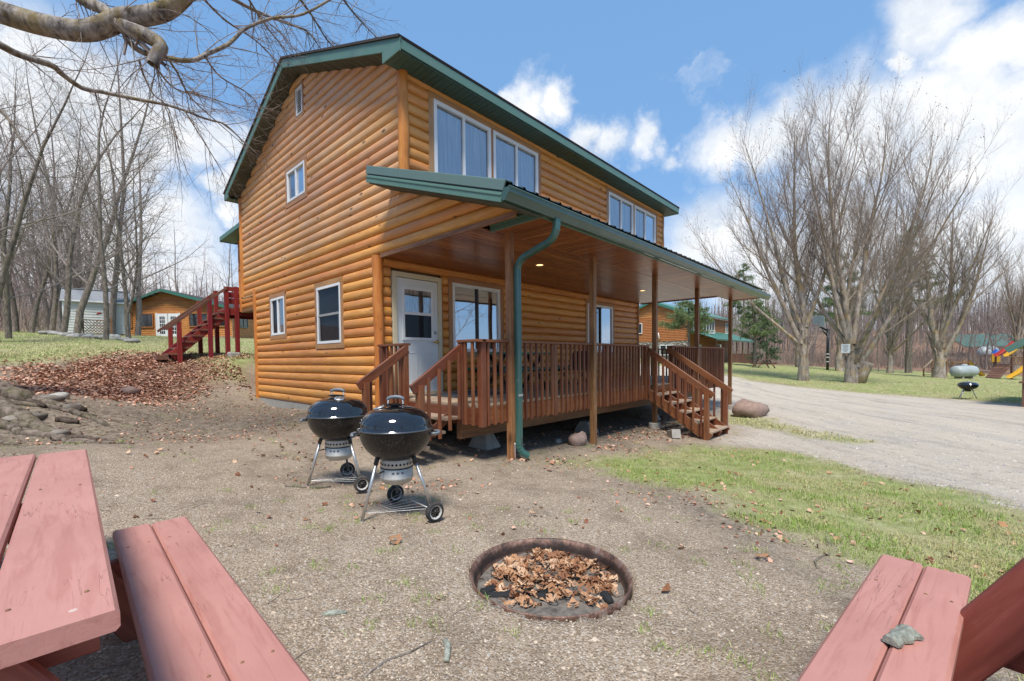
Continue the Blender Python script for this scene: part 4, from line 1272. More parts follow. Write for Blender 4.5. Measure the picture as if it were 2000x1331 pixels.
def sweep(path, w, d, xdir):
    ring = [(-.5, -.32), (-.42, -.5), (.42, -.5), (.5, -.32), (.5, .32), (.42, .5), (.15, .5), (.12, .44), (-.12, .44), (-.15, .5), (-.42, .5), (-.5, .32)]
    k = len(ring); V, F = [], []
    P = [Vector(p[:3]) for p in path]; sc = [p[3] if len(p) > 3 else 1.0 for p in path]
    for i, p in enumerate(P):
        t = (P[min(i+1, len(P)-1)]-P[max(i-1, 0)]).normalized()
        x = Vector(xdir); x = (x-t*x.dot(t)).normalized(); y = t.cross(x)
        for a, b in ring:
            V.append(p+x*(a*w*sc[i])+y*(b*d*sc[i]))
    for i in range(len(P)-1):
        for j in range(k):
            F.append((i*k+j, i*k+(j+1) % k, (i+1)*k+(j+1) % k, (i+1)*k+j))
    F += [tuple(range(k-1, -1, -1)), tuple((len(P)-1)*k+j for j in range(k))]
    return V, F


def bez(a, b, c, n):
    a, b, c = Vector(a), Vector(b), Vector(c)
    out = []
    for i in range(n+1):
        t = i/n
        p = a*(1-t)**2+b*2*t*(1-t)+c*t*t
        out.append((p.x, p.y, p.z, 1.0 if i % 2 == 0 else .94))
    return out


path = [(.52, -3.25, 2.32)]+bez((.52, -3.25, 2.25), (.52, -3.25, 2.10), (.55, -3.08, 2.06), 10)+bez((.59, -2.70, 1.975), (.605, -2.54, 1.93), (.607, -2.53, 1.80), 10)+[(.61, -2.53, 1.0), (.612, -2.53, -.50)]
V, F = sweep(path, .088, .068, (1, 0, 0))
ob('pipe', pymesh('pipe', V, F, M['downspout'], False), dsp)
V, F = sweep([(.612, -2.53, -.44, 1.06)]+[(p[0], p[1], p[2], p[3]*1.07) for p in bez((.612, -2.53, -.58), (.613, -2.53, -.70), (.70, -2.63, -.745), 10)], .088, .068, (1, .3, 0))
ob('elbow', pymesh('elbow', V, F, M['downspout'], False), dsp)
plank('strap', dsp, (.565, -2.565, .1), (.66, -2.565, .1), .03, .004, M['alu'], up=(0, -1, 0))

# things on the deck
o = box('door_mat', None, (.55, -1.35, .001), (1.75, -.45, .014), M['mat'])
tag(o, 'dark grey door mat lying on the deck before the white door', 'mat')
bt = thing('porch_table', 'green-topped picnic table standing on the deck below the sliding window', 'picnic table', (2.4, -1.0, 0))
for i in range(4):
    plank('top_board', bt, (1.55, -.68-.15*i, .70), (3.25, -.68-.15*i, .70), .14, .035, M['bench_green'])
for y in (-.33, -1.52):
    plank('seat_board', bt, (1.55, y, .42), (3.25, y, .42), .24, .035, M['bench_green'])
for x in (1.85, 2.95):
    plank('leg', bt, (x, -1.25, .0), (x, -.75, .68), .035, .09, M['blackmetal'], up=(1, 0, 0))
    plank('leg', bt, (x+.04, -.6, .0), (x+.04, -1.10, .68), .035, .09, M['blackmetal'], up=(1, 0, 0))
    plank('brace', bt, (x+.02, -.3, .385), (x+.02, -1.55, .385), .034, .08, M['blackmetal'])
ch = thing('camp_chair', 'black folding camp chair on the deck behind the railing', 'chair', (3.35, -1.5, 0))
plank('seat', ch, (3.15, -1.55, .38), (3.6, -1.55, .36), .46, .03, M['black'])
plank('backrest', ch, (3.62, -1.55, .38), (3.78, -1.55, .74), .46, .025, M['black'], up=(1, 0, -.4))
for y in (-1.77, -1.33):
    plank('leg', ch, (3.12, y, .01), (3.68, y, .52), .022, .022, M['blackmetal'], up=(0, 1, 0))
    plank('leg', ch, (3.64, y-.024, .01), (3.12, y-.024, .52), .022, .022, M['blackmetal'], up=(0, 1, 0))
sx, sy = .42, -2.62
sz = h1(sx, sy)
stake = tube('metal_stake', None, [(sx, sy, sz-.05), (sx, sy, sz+.24), (sx+.012, sy+.01, sz+.265), (sx+.03, sy+.02, sz+.26), (sx+.035, sy+.024, sz+.235)], .006, M['alu'], 6)
tag(stake, 'thin pale metal stake with a hooked top in the dirt beside the deck corner', 'stake')


# ------------------------------------------------------------------ kettle grills
def ring_tube(R, r, z, n=40, k=8):
    pts = [(R*math.cos(2*math.pi*i/n), R*math.sin(2*math.pi*i/n), z) for i in range(n+1)]
    return tubes([(pts, [r]*(n+1))], k)


def grill(name, label, cx, cy, leg_a, wheel_a, handle_a, lid_rot, thermo):
    z0 = h1(cx, cy)
    t = thing(name, label, 'grill', (cx, cy, z0), 'kettle grills on the gravel', 0)
    B = Matrix.Translation((cx, cy, z0))
    R = .295
    prof = [(.0, .455)]+[(R*math.sin(a), .72-.262*math.cos(a)) for a in [math.pi/2*i/14 for i in range(1, 15)]]
    prof += [(R+.004, .725), (R-.004, .728)]
    V, F = lathe(prof, 48)
    ob('bowl', pymesh('bowl', V, F, M['bowl'], True), t, B)
    # lid
    lp = [(R+.004, .728), (R+.012, .733), (R+.010, .745), (R-.002, .752)]+[(R*.995*math.cos(a)**.8, .752+.165*math.sin(a)**.92) for a in [math.pi/2*i/14 for i in range(1, 14)]]+[(.0, .919)]
    V, F = lathe(lp, 56)
    lid = ob('lid', pymesh('lid', V, F, M['lid'], True), t, B)
    V, F = ring_tube(R+.008, .007, .738)
    ob('rim', npmesh('rim', V, F, M['gutter_grey'], True), lid, B)
    LR = B @ Matrix.Rotation(lid_rot, 4, 'Z')
    # lid handle: shield, two uprights and a grip
    pts = [(-.085, 0, .895), (-.075, 0, .965), (-.045, 0, .975)]
    for s in (-1, 1):
        tube('handle_post', lid, [(s*.064, 0, .885), (s*.062, 0, .94), (s*.060, 0, .978)], .007, M['alu'], 6, LR)
    tube('handle_grip', lid, [(-.070, 0, .966), (-.062, 0, .982), (-.035, 0, .993), (0, 0, .996), (.035, 0, .993), (.062, 0, .982), (.070, 0, .966)], [.010, .013, .014, .014, .014, .013, .010], M['grey_plastic'], 8, LR)
    V, F = [], []
    for i in range(13):
        a = -1.15+2.3*i/12
        for r, z in ((.03, .917), (.105, .922+.028*math.cos(a))):
            V.append((r*math.sin(a), -.01-r*math.cos(a)*.75, z))
    F = [(2*i, 2*i+1, 2*i+3, 2*i+2) for i in range(12)]
    ob('heat_shield', pymesh('heat_shield', V, F, M['alu'], True), lid, LR)
    # vent disc
    va = 5.17 if not thermo else 3.42
    tilt = .30
    VM = LR @ Matrix.Rotation(va, 4, 'Z') @ Matrix.Translation((.128, 0, .909)) @ Matrix.Rotation(tilt, 4, 'Y')
    V, F = lathe([(.0, .010), (.046, .010), (.050, .006), (.050, .0)], 24)
    vt = ob('vent', pymesh('vent', V, F, M['alu'], True), lid, VM)
    for i in range(4):
        a = i*math.pi/2+.4
        V, F = lathe([(.0, .0112), (.008, .0112)], 10)
        ob('hole', pymesh('hole', V, F, M['dark']), vt, VM @ Matrix.Translation((.027*math.cos(a), .027*math.sin(a), 0)))
    # ash catcher
    V, F = lathe([(.128, .49), (.132, .475), (.132, .425), (.128, .420), (.128, .412), (.133, .408), (.133, .340), (.138, .334), (.133, .328), (.126, .30), (.10, .283), (.0, .280)], 40)
    ac = ob('ash_catcher', pymesh('ash_catcher', V, F, M['dusty_alu'], True), t, B)
    for i in range(26):
        a = 2*math.pi*i/26
        V, F = lathe([(.0, .0), (.0095, .0)], 10)
        ob('hole', pymesh('hole', V, F, M['dark']), ac, B @ Matrix.Rotation(a, 4, 'Z') @ Matrix.Translation((.1335, 0, .452)) @ Matrix.Rotation(math.pi/2, 4, 'Y'))
    V, F = ring_tube(.1315, .004, .416)
    ob('slot', npmesh('slot', V, F, M['dark'], True), ac, B)
    tube('damper_lever', ac, [(.13, 0, .40), (.20, .01, .395)], .006, M['blackmetal'], 6, B @ Matrix.Rotation(leg_a+.25, 4, 'Z'))
    for i in range(3):
        ob('mark', plank_mesh(.022, .016, .002, M['ink'], .0005), ac, B @ Matrix.Rotation(leg_a+.9+i*.28, 4, 'Z') @ Matrix.Translation((.134, 0, .386)) @ Matrix.Rotation(math.pi/2, 4, 'Y') @ Matrix.Rotation(math.pi/2, 4, 'Z'))
    # legs
    feet = []
    for a, wheel in ((leg_a, 0), (wheel_a[0], 1), (wheel_a[1], 1)):
        c, s = math.cos(a), math.sin(a)
        top = (.165*c, .165*s, .512)
        rb = .315 if not wheel else .335
        zb = .0 if not wheel else .085
        bot = (rb*c, rb*s, zb)
        lg = tube('leg', t, [top, bot], .0135, M['alu'], 10, B)
        tube('leg_socket', lg, [(.158*c, .158*s, .53), (.185*c, .185*s, .455)], .019, M['blackmetal'], 10, B)
        feet.append(bot)
        if not wheel:
            tube('foot_cap', lg, [(rb*c-.004*c, rb*s-.004*s, .022), (rb*c, rb*s, -.006)], .017, M['white_grey'], 10, B)
        else:
            out = 1 if wheel else 0
            # wheel axis lies along the axle between the two wheels
            wa = math.atan2(math.sin(wheel_a[0])-math.sin(wheel_a[1]), math.cos(wheel_a[0])-math.cos(wheel_a[1]))
            sgn = 1 if a == wheel_a[0] else -1
            WMx = B @ Matrix.Translation((rb*c+sgn*.03*math.cos(wa), rb*s+sgn*.03*math.sin(wa), .078)) @ Matrix.Rotation(wa, 4, 'Z') @ Matrix.Rotation(math.pi/2, 4, 'Y')
            wh = ob('wheel', pymesh('wheel', *[q for q in lathe([(.056, -.022), (.070, -.024), (.078, -.016), (.078, .016), (.070, .024), (.056, .022)], 32)], M['rubber'], True), t, WMx)
            V, F = lathe([(.058, -.020), (.054, -.014), (.046, -.014), (.044, -.004)], 32)
            V2, F2 = lathe([(.058, .020), (.054, .016), (.046, .016), (.044, .006)], 32)
            ob('rim', pymesh('rim', V+V2, F+[tuple(i+len(V) for i in f) for f in F2], M['white_grey'], True), wh, WMx)
            V, F = lathe([(.0, .010), (.045, .004), (.045, -.004), (.0, -.008)], 24)
            ob('disc', pymesh('disc', V, F, M['rubber'], True), wh, WMx)
            V, F = lathe([(.0, .022), (.012, .022), (.014, .0)], 12)
            ob('hub', pymesh('hub', V, F, M['black'], True), wh, WMx)
            for k in range(8):
                ob('spoke', plank_mesh(.034, .006, .012, M['rubber'], .001), wh, WMx @ Matrix.Rotation(k*math.pi/4, 4, 'Z') @ Matrix.Translation((.028, 0, .009)))
    a, b, c = [Vector(f) for f in feet]
    tube('axle', t, [(b.x, b.y, .085), (c.x, c.y, .085)], .006, M['alu'], 6, B)
    cur = []
    for i in range(7):
        f = (i+.5)/7
        p = Vector((b.x, b.y, .085)).lerp(Vector((c.x, c.y, .085)), f)
        q = Vector((a.x*.86, a.y*.86, .088))
        qq = q+(Vector((c.x-b.x, c.y-b.y, 0)).normalized())*((f-.5)*.08)
        cur.append(([tuple(p), tuple(p.lerp(qq, .5)), tuple(qq)], [.0019]*3))
    m1 = Vector((b.x, b.y, .085)).lerp(Vector((a.x, a.y, .06)), .5); m2 = Vector((c.x, c.y, .085)).lerp(Vector((a.x, a.y, .06)), .5)
    cur.append(([tuple(m1), tuple(m1.lerp(m2, .5)), tuple(m2)], [.002]*3))
    V, F = tubes(cur, 5)
    ob('wire_rack', npmesh('wire_rack', V, F, M['alu'], True), t, B)
    # side handle
    HM = B @ Matrix.Rotation(handle_a, 4, 'Z')
    for s in (-1, 1):
        tube('handle_bracket', t, [(.285, s*.055, .690), (.335, s*.055, .692)], .008, M['blackmetal'], 6, HM)
    tube('side_handle', t, [(.33, -.075, .690), (.348, -.06, .692), (.355, 0, .693), (.348, .06, .692), (.33, .075, .690)], [.010, .013, .014, .013, .010], M['grey_plastic'], 8, HM)
    HM = B @ Matrix.Rotation(handle_a+math.pi, 4, 'Z')
    tube('side_handle', t, [(.28, -.075, .690), (.345, -.06, .692), (.355, 0, .693), (.345, .06, .692), (.28, .075, .690)], [.009, .012, .013, .012, .009], M['grey_plastic'], 8, HM)
    return t


M['gutter_grey'] = plain('dull_steel_rim', (0.16, 0.17, 0.18), 0.3, metal=0.8)
M['white_grey'] = plain('pale_grey_plastic', (0.50, 0.49, 0.46), 0.6, dirt=(0.34, 0.28, 0.2), dirtamt=0.5)
grill('kettle_grill', 'nearer black kettle grill, a round thermometer disc on its lid', -1.92, -3.36, math.radians(172), (math.radians(-68), math.radians(57)), math.radians(140), math.radians(-46), True)
grill('kettle_grill', 'farther black kettle grill, a holed vent disc on its lid', -1.85, -2.21, math.radians(156), (math.radians(-80), math.radians(48)), math.radians(140), math.radians(-46), False)

# ------------------------------------------------------------------ fire ring
rz = h1(*RING)
prof = [(.470, -.30), (.464, -.17), (.470, -.135), (.463, -.118), (.461, -.100), (.466, -.085), (.476, -.075), (.479, -.045), (.484, -.025), (.491, -.002), (.501, .015), (.510, .020), (.515, .013), (.514, -.02), (.500, -.28)]
prof = [(r*.93, z) for r, z in prof]
V, F = lathe(prof, 72)
o = ob('fire_ring', pymesh('fire_ring', V, F, M['rust'], True), None, Matrix.Translation((RING[0], RING[1], rz)))
tag(o, 'rusty steel fire ring sunk into the gravel with dry leaves inside', 'fire ring')
n = 26
V, F = [], []
for j in range(9):
    for i in range(n):
        r = .435*j/8; a = 2*math.pi*i/n
        V.append((r*math.cos(a), r*math.sin(a), -.125+.06*float(fbm(np.array([r*math.cos(a)+3]), np.array([r*math.sin(a)]), 6, 3)[0])+.02))
for j in range(8):
    for i in range(n):
        F.append((j*n+i, (j+1)*n+i, (j+1)*n+(i+1) % n, j*n+(i+1) % n))
tag(ob('ash_bed', pymesh('ash_bed', V, F, M['ash'], True), None, Matrix.Translation((RING[0], RING[1], rz))), 'grey and black ash on the floor of the fire ring', 'ash', kind='stuff')
for (dx, dy, ln, r, rot, lb) in ((-.26, .10, .26, .032, -.8, 'long charred stick of wood at the near left of the fire ring'), (-.12, -.04, .12, .035, .4, 'short black charcoal chunk in the ring beside the leaves'), (.10, -.33, .10, .03, 1.0, 'small black ember chunk at the right rim of the fire ring'), (-.30, .22, .11, .035, .1, 'charred black lump against the left rim of the fire ring')):
    pts = [(-ln/2+ln*i/5, rnd.uniform(-.008, .008), rnd.uniform(-.006, .006)) for i in range(6)]
    o = tube('charred_wood', None, pts, [r*.6]+[r*rnd.uniform(.8, 1.1) for _ in range(4)]+[r*.6], M['char'], 7, Matrix.Translation((RING[0]+dx, RING[1]+dy, rz-.072)) @ Matrix.Rotation(rot, 4, 'Z'))
    tag(o, lb, 'charred wood', 'charred wood in the fire ring')


def leaf_mesh(seed, lobes=True):
    q = random.Random(seed)
    # lobed outline, curled
    out = [(0, -.5), (.2, -.40), (.42, -.34), (.40, -.12), (.54, .08), (.36, .20), (.24, .40), (.0, .54)]
    out = [(x*q.uniform(.8, 1.1), y*q.uniform(.85, 1.1)) for x, y in out]
    left = [(-x*q.uniform(.8, 1.1), y) for x, y in out[1:-1]][::-1]
    ol = out+left
    cx, cy = q.uniform(.5, 1.4)*q.choice((-1, 1)), q.uniform(-.8, .8)
    f = lambda x, y: cx*x*x+cy*y*y+q.uniform(-.07, .07)
    V = [(0, .0, 0), (0, -.2, 0), (0, .25, 0)]+[(x, y, f(x, y)) for x, y in ol]
    k = len(ol)
    F = []
    for i in range(k):
        x, y = ol[i]; x2, y2 = ol[(i+1) % k]
        c = 1 if (y+y2)/2 < -.2 else (2 if (y+y2)/2 > .2 else 0)
        F.append((c, 3+i, 3+(i+1) % k))
    return V, F


LEAFM = [pymesh('leaf', *leaf_mesh(s), M['leaf'], True) for s in range(10)]
heap = thing('leaf_heap', 'heap of dry tan and brown leaves lying inside the fire ring', 'leaves', (RING[0], RING[1], rz-.14))
cnt = 0
while cnt < 298:
    a, r = rnd.uniform(0, 6.283), .415*math.sqrt(rnd.random())
    dx, dy = r*math.cos(a), r*math.sin(a)
    # the near-left edge of the ring stays bare
    if (dx*-.69+dy*-.72) > .18+rnd.uniform(-.06, .10): continue
    hh = .075*max(.15, 1-((dx-.08)**2+(dy-.06)**2)/.22)
    s = rnd.uniform(.045, .085)
    o = bpy.data.objects.new('leaf', LEAFM[cnt % 10])
    put(o, heap, Matrix.Translation((RING[0]+dx, RING[1]+dy, rz-.090+hh*rnd.uniform(.55, 1.0))) @ Matrix.Rotation(rnd.uniform(0, 6.28), 4, 'Z') @ Matrix.Rotation(rnd.uniform(-.6, .6), 4, 'X') @ Matrix.Rotation(rnd.uniform(-.5, .5), 4, 'Y') @ Matrix.Scale(s, 4))
    cnt += 1


# ------------------------------------------------------------------ picnic tables in front
def screw_mesh():
    V, F = lathe([(.0045, .0), (.0045, .0012), (.0, .0016)], 8)
    return pymesh('screw', V, F, M['joist'], True)


def picnic(name, label, org, ang, tops, seats, zt, zs, length, inset, zg, legs, lt=.38, lb=.87):
    """local x runs along the boards away from the camera, y to the left"""
    t = thing(name, label, 'picnic table', org, 'red picnic tables beside the fire ring')
    T = Matrix.Translation(Vector(org)) @ Matrix.Rotation(ang, 4, 'Z')
    def bar(nm, p0, p1, w, th, up=(0, 0, 1), m=None, b=.006):
        p0, p1 = Vector(p0), Vector(p1)
        return ob(nm, plank_mesh((p1-p0).length, w, th, m or M['table'], b), t, T @ frame((p0+p1)/2, p1-p0, up))
    for y0, w in tops:
        bar('top_board', (rnd.uniform(-.008, .008), y0, zt-.022), (length+rnd.uniform(-.01, .01), y0, zt-.022+rnd.uniform(-.003, .003)), w, .044, b=.008)
    for y0, w, x0, x1 in seats:
        bar('seat_board', (x0+rnd.uniform(-.008, .008), y0, zs-.021), (x1+rnd.uniform(-.006, .006), y0, zs-.021), w, .042, b=.009)
    ys = [y for y, _ in tops]; yc = sum(ys)/len(ys); hw = (max(ys)-min(ys))/2+tops[0][1]/2
    sy = [s[0] for s in seats]
    scr = screw_mesh()
    for x in legs:
        for y0, w in tops:
            for e in (-.3, .3):
                ob('screw', scr, t, T @ Matrix.Translation((x+rnd.uniform(-.012, .012), y0+w*e+rnd.uniform(-.01, .01), zt+.0004)))
        for y0, w, xa, xb in seats:
            for e in (-.25, .25):
                ob('screw', scr, t, T @ Matrix.Translation((x-.04+rnd.uniform(-.012, .012), y0+w*e, zs+.0004)))
        bar('cleat', (x, yc-hw+.03, zt-.092), (x, yc+hw-.03, zt-.092), .042, .095, m=M['table_leg'])
        bar('seat_beam', (x-.043, yc-max(abs(yc-min(sy)), abs(max(sy)-yc))+.03, zs-.094), (x-.043, yc+max(abs(yc-min(sy)), abs(max(sy)-yc))-.03, zs-.094), .042, .10, m=M['table_leg'])
        for s in (-1, 1):
            bar('leg', (x-.086 if s > 0 else x-.0861+.0, yc+s*lt, zt-.045), (x-.086, yc+s*lb, zg-.02), .042, .14, up=(0, -s*.8, .6) if False else (0, .85, s*.52), m=M['table_leg'], b=.006)
    return t


M['table_leg'] = wood('dark_red_leg_paint', (0.17, 0.042, 0.028), (0.25, 0.065, 0.042), (0.31, 0.095, 0.065), rough=0.55, vary=0.12, bstr=0.4)
picnic('picnic_table', 'faded red picnic table whose top runs under the lower left corner of the view', (-4.285, -5.285, 0), math.radians(90-2.2),
       [(-.315, .20), (-.105, .198), (.105, .20), (.315, .199)], [(-.70+.0, .145, -.75, 1.60), (-.551, .145, -.75, 1.605), (.56, .145, -.4, 1.9), (.71, .145, -.4, 1.9)], .10, -.20, 2.40, .3, -.62, (.16, 1.36), .18, .60)
picnic('picnic_table', 'faded red picnic table with a lichen-covered bark chip lying on its bench', (-3.55, -7.02, 0), math.radians(-6.2+0),
       [(-.30, .18), (-.11, .18), (.08, .18), (.27, .18)][:4], [(.776, .124, .0, 1.84), (.649, .122, .0, 1.825), (-.64, .13, .0, 1.8), (-.77, .13, .0, 1.8)], .10, -.20, 1.85, .3, -.76, (.22, 1.58))
V, F = [], []
q = random.Random(4)
nx, ny = 9, 5
for i in range(nx):
    for j in range(ny):
        w = .022*(.75+.5*i/nx)*(1+.2*math.sin(i*1.7))
        V.append(((i/(nx-1)-.5)*.105, (j/(ny-1)-.5)*2*w+q.uniform(-.003, .003), .011*math.sin(math.pi*j/(ny-1))+q.uniform(-.003, .005)+.006))
F = [(i*ny+j, (i+1)*ny+j, (i+1)*ny+j+1, i*ny+j+1) for i in range(nx-1) for j in range(ny-1)]
k = len(V)
V += [(x*1.0, y*1.0, -.003) for x, y, z in V]
F += [tuple(reversed([k+a for a in f])) for f in F]
edge = [i*ny for i in range(nx)]+[(nx-1)*ny+j for j in range(1, ny)]+[i*ny+ny-1 for i in range(nx-2, -1, -1)]+[j for j in range(ny-2, 0, -1)]
F += [(a, k+a, k+b, b) for a, b in zip(edge, edge[1:]+edge[:1])]
o = ob('bark_chip', pymesh('bark_chip', V, F, M['lichen'], False), None, Matrix.Translation((-2.32, -6.455, -.192)) @ Matrix.Rotation(-.35, 4, 'Z'))
tag(o, 'lichen-covered grey-green bark chip lying on the red bench', 'bark chip')

# ------------------------------------------------------------------ other buildings
def corrugated(name, parent, Fm, w, z0, z1, row, m, d=.03):
    """log-sided wall sheet: w wide along local x, facing local -y"""
    V, F = [], []
    n = max(1, round((z1-z0)/row))
    for r in range(n):
        for i in range(4):
            a = math.pi*i/3
            z = z0+(z1-z0)*(r+.5-.5*math.cos(a))/n
            V += [(0, -d*math.sin(a), z), (w, -d*math.sin(a), z)]
    k = len(V)//2
    F = [(2*i, 2*i+1, 2*i+3, 2*i+2) for i in range(k-1)]
    V2 = [(x, z, -y) for x, y, z in V]
    return ob(name, pymesh(name, V, F, m, True), parent, Fm)


def lplank(name, par, Fm, p0, p1, w, t, m, up=(0, 0, 1), b=.004):
    p0, p1 = Vector(p0), Vector(p1)
    return ob(name, plank_mesh((p1-p0).length, w, t, m, b), par, Fm @ frame((p0+p1)/2, p1-p0, up))


def lpoly(name, par, Fm, pts, m):
    return ob(name, pymesh(name, pts, [tuple(range(len(pts)))], m), par, Fm)


def lwindow(par, Fm, x0, x1, z0, z1, y, nx=2, fm=None, glass=None, bars=0):
    f = part('window', par)
    WM[f.name] = WM[par.name]; f.matrix_basis = _ident
    fm = fm or M['white']
    lpoly('pane', f, Fm, [(x0, y-.03, z0), (x1, y-.03, z0), (x1, y-.03, z1), (x0, y-.03, z1)], glass or M['glass_far'])
    t = .07
    for a in [x0]+[x0+(x1-x0)*i/nx for i in range(1, nx)]+[x1]:
        lplank('frame', f, Fm, (a, y-.05, z0), (a, y-.05, z1), t, .05, fm, up=(0, 1, 0))
    for z in [z0, z1]+[z0+(z1-z0)*i/(bars+1) for i in range(1, bars+1)]:
        lplank('frame', f, Fm, (x0-.03, y-.053, z), (x1+.03, y-.053, z), t if z in (z0, z1) else .03, .05, fm, up=(0, 1, 0))
    return f


def make_farglass():
    m, t = new_mat('far_window_glass')
    finish(t, (0.02, 0.023, 0.027), 0.05, spec=0.8)
    return m


M['glass_far'] = make_farglass()

# garden shed at the edge of the trees
BL, BR = np.array([-2.80, 28.45]), np.array([.02, 28.05])
dx = (BR-BL)/np.linalg.norm(BR-BL)
zs = float(H(np.array([(BL+BR)[0]/2]), np.array([(BL+BR)[1]/2]))[0])+.0
Fs = frame((BL[0], BL[1], zs), (dx[0], dx[1], 0), (0, 0, 1))
shed = thing('garden_shed', 'small white clapboard shed with a grey shingle roof among the bare trees', 'shed', (BL[0], BL[1], zs))
SW = float(np.linalg.norm(BR-BL))
for i in range(12):
    z = .12+i*.155
    lplank('clapboard', shed, Fs, (0, -.0, z+.07), (SW, -.0, z+.07), .165, .02, M['shed'], up=(0, -1, .14))
    lplank('clapboard', shed, Fs, (SW, 0, z+.07), (SW, 2.4, z+.07), .165, .02, M['shed'], up=(1, 0, .14))
lplank('wall_core', shed, Fs, (SW/2, 1.2, 0.0), (SW/2, 1.2, 1.98), 2.38, SW-.04, M['shed'], up=(1, 0, 0))
for i in range(5):
    y, z = -.16+i*.19, 1.93+i*.165
    lplank('shingle_course', shed, Fs, (-.1, y+.1, z+.08), (SW+.1, y+.1, z+.08), .27, .022, M['shed_roof'], up=(0, -.62, .75))
lplank('roof', shed, Fs, (-.1, 1.6, 2.72), (SW+.1, 1.6, 2.72), 1.9, .03, M['shed_roof'])
lplank('trim', shed, Fs, (-.1, -.17, 1.93), (SW+.1, -.17, 1.93), .03, .08, M['white'], up=(0, 0, 1))
for x in (.02, SW-.02):
    lplank('trim', shed, Fs, (x, -.025, .05), (x, -.025, 1.95), .08, .02, M['white'], up=(0, -1, 0))
for x in (.3, SW/2, SW-.3):
    lplank('skid', shed, Fs, (x, -.1, .03), (x, 2.4, .03), .12, .14, M['joist'])
lat = thing('trellis', 'low wooden lattice trellis leaning before the white shed', 'trellis', tuple(Fs @ Vector((1.6, -1.4, 0))))
for i in range(9):
    a = .95+i*.14
    for s in (-1, 1):
        x0, x1 = a, a+s*.62
        x0c, x1c = min(max(x0, .95), 2.1), min(max(x1, .95), 2.1)
        za, zb = .05+abs(x0c-x0), .05+.72*abs(x1c-x0c)/.62
        if abs(x1c-x0c) > .08:
            lplank('slat', lat, Fs, (x0c, -1.4-.01*s, .05), (x1c, -1.4-.01*s, zb), .03, .012, M['joist'], up=(0, -1, 0))
for x in (.93, 2.12):
    lplank('stake', lat, Fs, (x, -1.4, -.1), (x, -1.4, .95), .07, .07, M['joist'], up=(0, -1, 0))
lplank('rail', lat, Fs, (.93, -1.43, .78), (2.12, -1.43, .76), .05, .02, M['joist'], up=(0, -1, 0))
for lb, x, cc in (('red ornament hung on a curved rod in front of the shed', 1.46, M['redplastic']),):
    o = tube('garden_ornament', None, [tuple(Fs @ Vector((x, -.8, 1.15))), tuple(Fs @ Vector((x+.1, -.8, 1.22))), tuple(Fs @ Vector((x+.26, -.8, 1.2)))], [.03, .07, .02], cc, 6)
    tag(o, lb, 'ornament')

# log lodge
LA, LB = np.array([1.0, 43.45]), np.array([7.9, 36.25])
dx = (LB-LA)/np.linalg.norm(LB-LA); LW = float(np.linalg.norm(LB-LA))
zl = 2.72
Fl = frame((LA[0], LA[1], zl), (dx[0], dx[1], 0), (0, 0, 1))
lodge = thing('log_lodge', 'low log-sided lodge with white French doors and a green-edged gable roof', 'lodge', (LA[0], LA[1], zl))
corrugated('siding', lodge, Fl, LW, -.5, 2.45, .17, M['far_log'], .04)
EH, RH, RX = 2.5, 4.05, LW*.43
for i in range(9):
    z0_, z1_ = EH-.05+(RH-EH)*i/9, EH-.05+(RH-EH)*(i+1)/9
    f = lambda z: (RX*(z-EH+.05)/(RH-EH), LW-(LW-RX)*(z-EH+.05)/(RH-EH))
    a0, b0 = f(z0_); a1, b1 = f(z1_)
    lpoly('gable_board', lodge, Fl, [(a0, -.03, z0_), (b0, -.03, z0_), (b1, -.005, z1_), (a1, -.005, z1_)], M['far_log'])
Fl2 = Fl @ frame((LW, 0, 0), (.0, 1, 0), (0, 0, 1))
corrugated('siding', lodge, Fl2, 9.0, -.5, 2.45, .17, M['far_log'], .04)
for s, xe in ((-1, -.45), (1, LW+.45)):
    for y0 in (-.5,):
        n_ = Vector((RH-EH, 0, abs(RX-xe)))
        ze = EH-.12
        lplank('roof_slope', lodge, Fl, ((xe+RX)/2, -.55, (ze+RH)/2+.1), ((xe+RX)/2, 9.3, (ze+RH)/2+.1), math.hypot(RX-xe, RH-ze), .06, M['shingle'], up=(s*(RH-ze), 0, abs(RX-xe)))
        lplank('fascia', lodge, Fl, (xe, -.58, ze), (RX, -.58, RH), .05, .22, M['green_roof'], up=(0, 0, 1))
for a, b in ((.15, 1.35), (1.7, 3.2), (6.3, 7.9), (8.2, 9.6)):
    lwindow(lodge, Fl, a, b, .95, 2.1, -.045, 1, M['far_log'])
fd = part('door', lodge); WM[fd.name] = WM[lodge.name]; fd.matrix_basis = _ident
for a in (3.55, 4.50):
    lplank('slab', fd, Fl, (a+.45, -.07, .03), (a+.45, -.07, 2.1), .9, .05, M['white'], up=(0, -1, 0))
    for i in range(3):
        for j in range(5):
            x, z = a+.22+i*.16, .35+j*.31
            lpoly('pane', fd, Fl, [(x, -.098, z), (x+.13, -.098, z), (x+.13, -.098, z+.26), (x, -.098, z+.26)], M['glass_far'])
for a in (3.48, 5.48):
    lplank('door_trim', fd, Fl, (a, -.07, 0), (a, -.07, 2.15), .12, .06, M['white'], up=(0, -1, 0))
for i in range(3):
    lwindow(lodge, Fl2, 1.0+i*2.6, 2.2+i*2.6, .95, 2.1, -.045, 2, M['green'])
lplank('sill_board', lodge, Fl, (0, -.05, -.02), (LW, -.05, -.02), .14, .03, M['concrete'], up=(0, -1, 0))
o = tube('tyre_planter', None, [tuple(Fl @ Vector((8.1+.35*math.cos(a), -1.6, .02+.35*math.sin(a)))) for a in [math.pi*i/8 for i in range(9)]], .07, M['white'], 8)
tag(o, 'white half-buried tyre on the grass before the lodge', 'tyre')

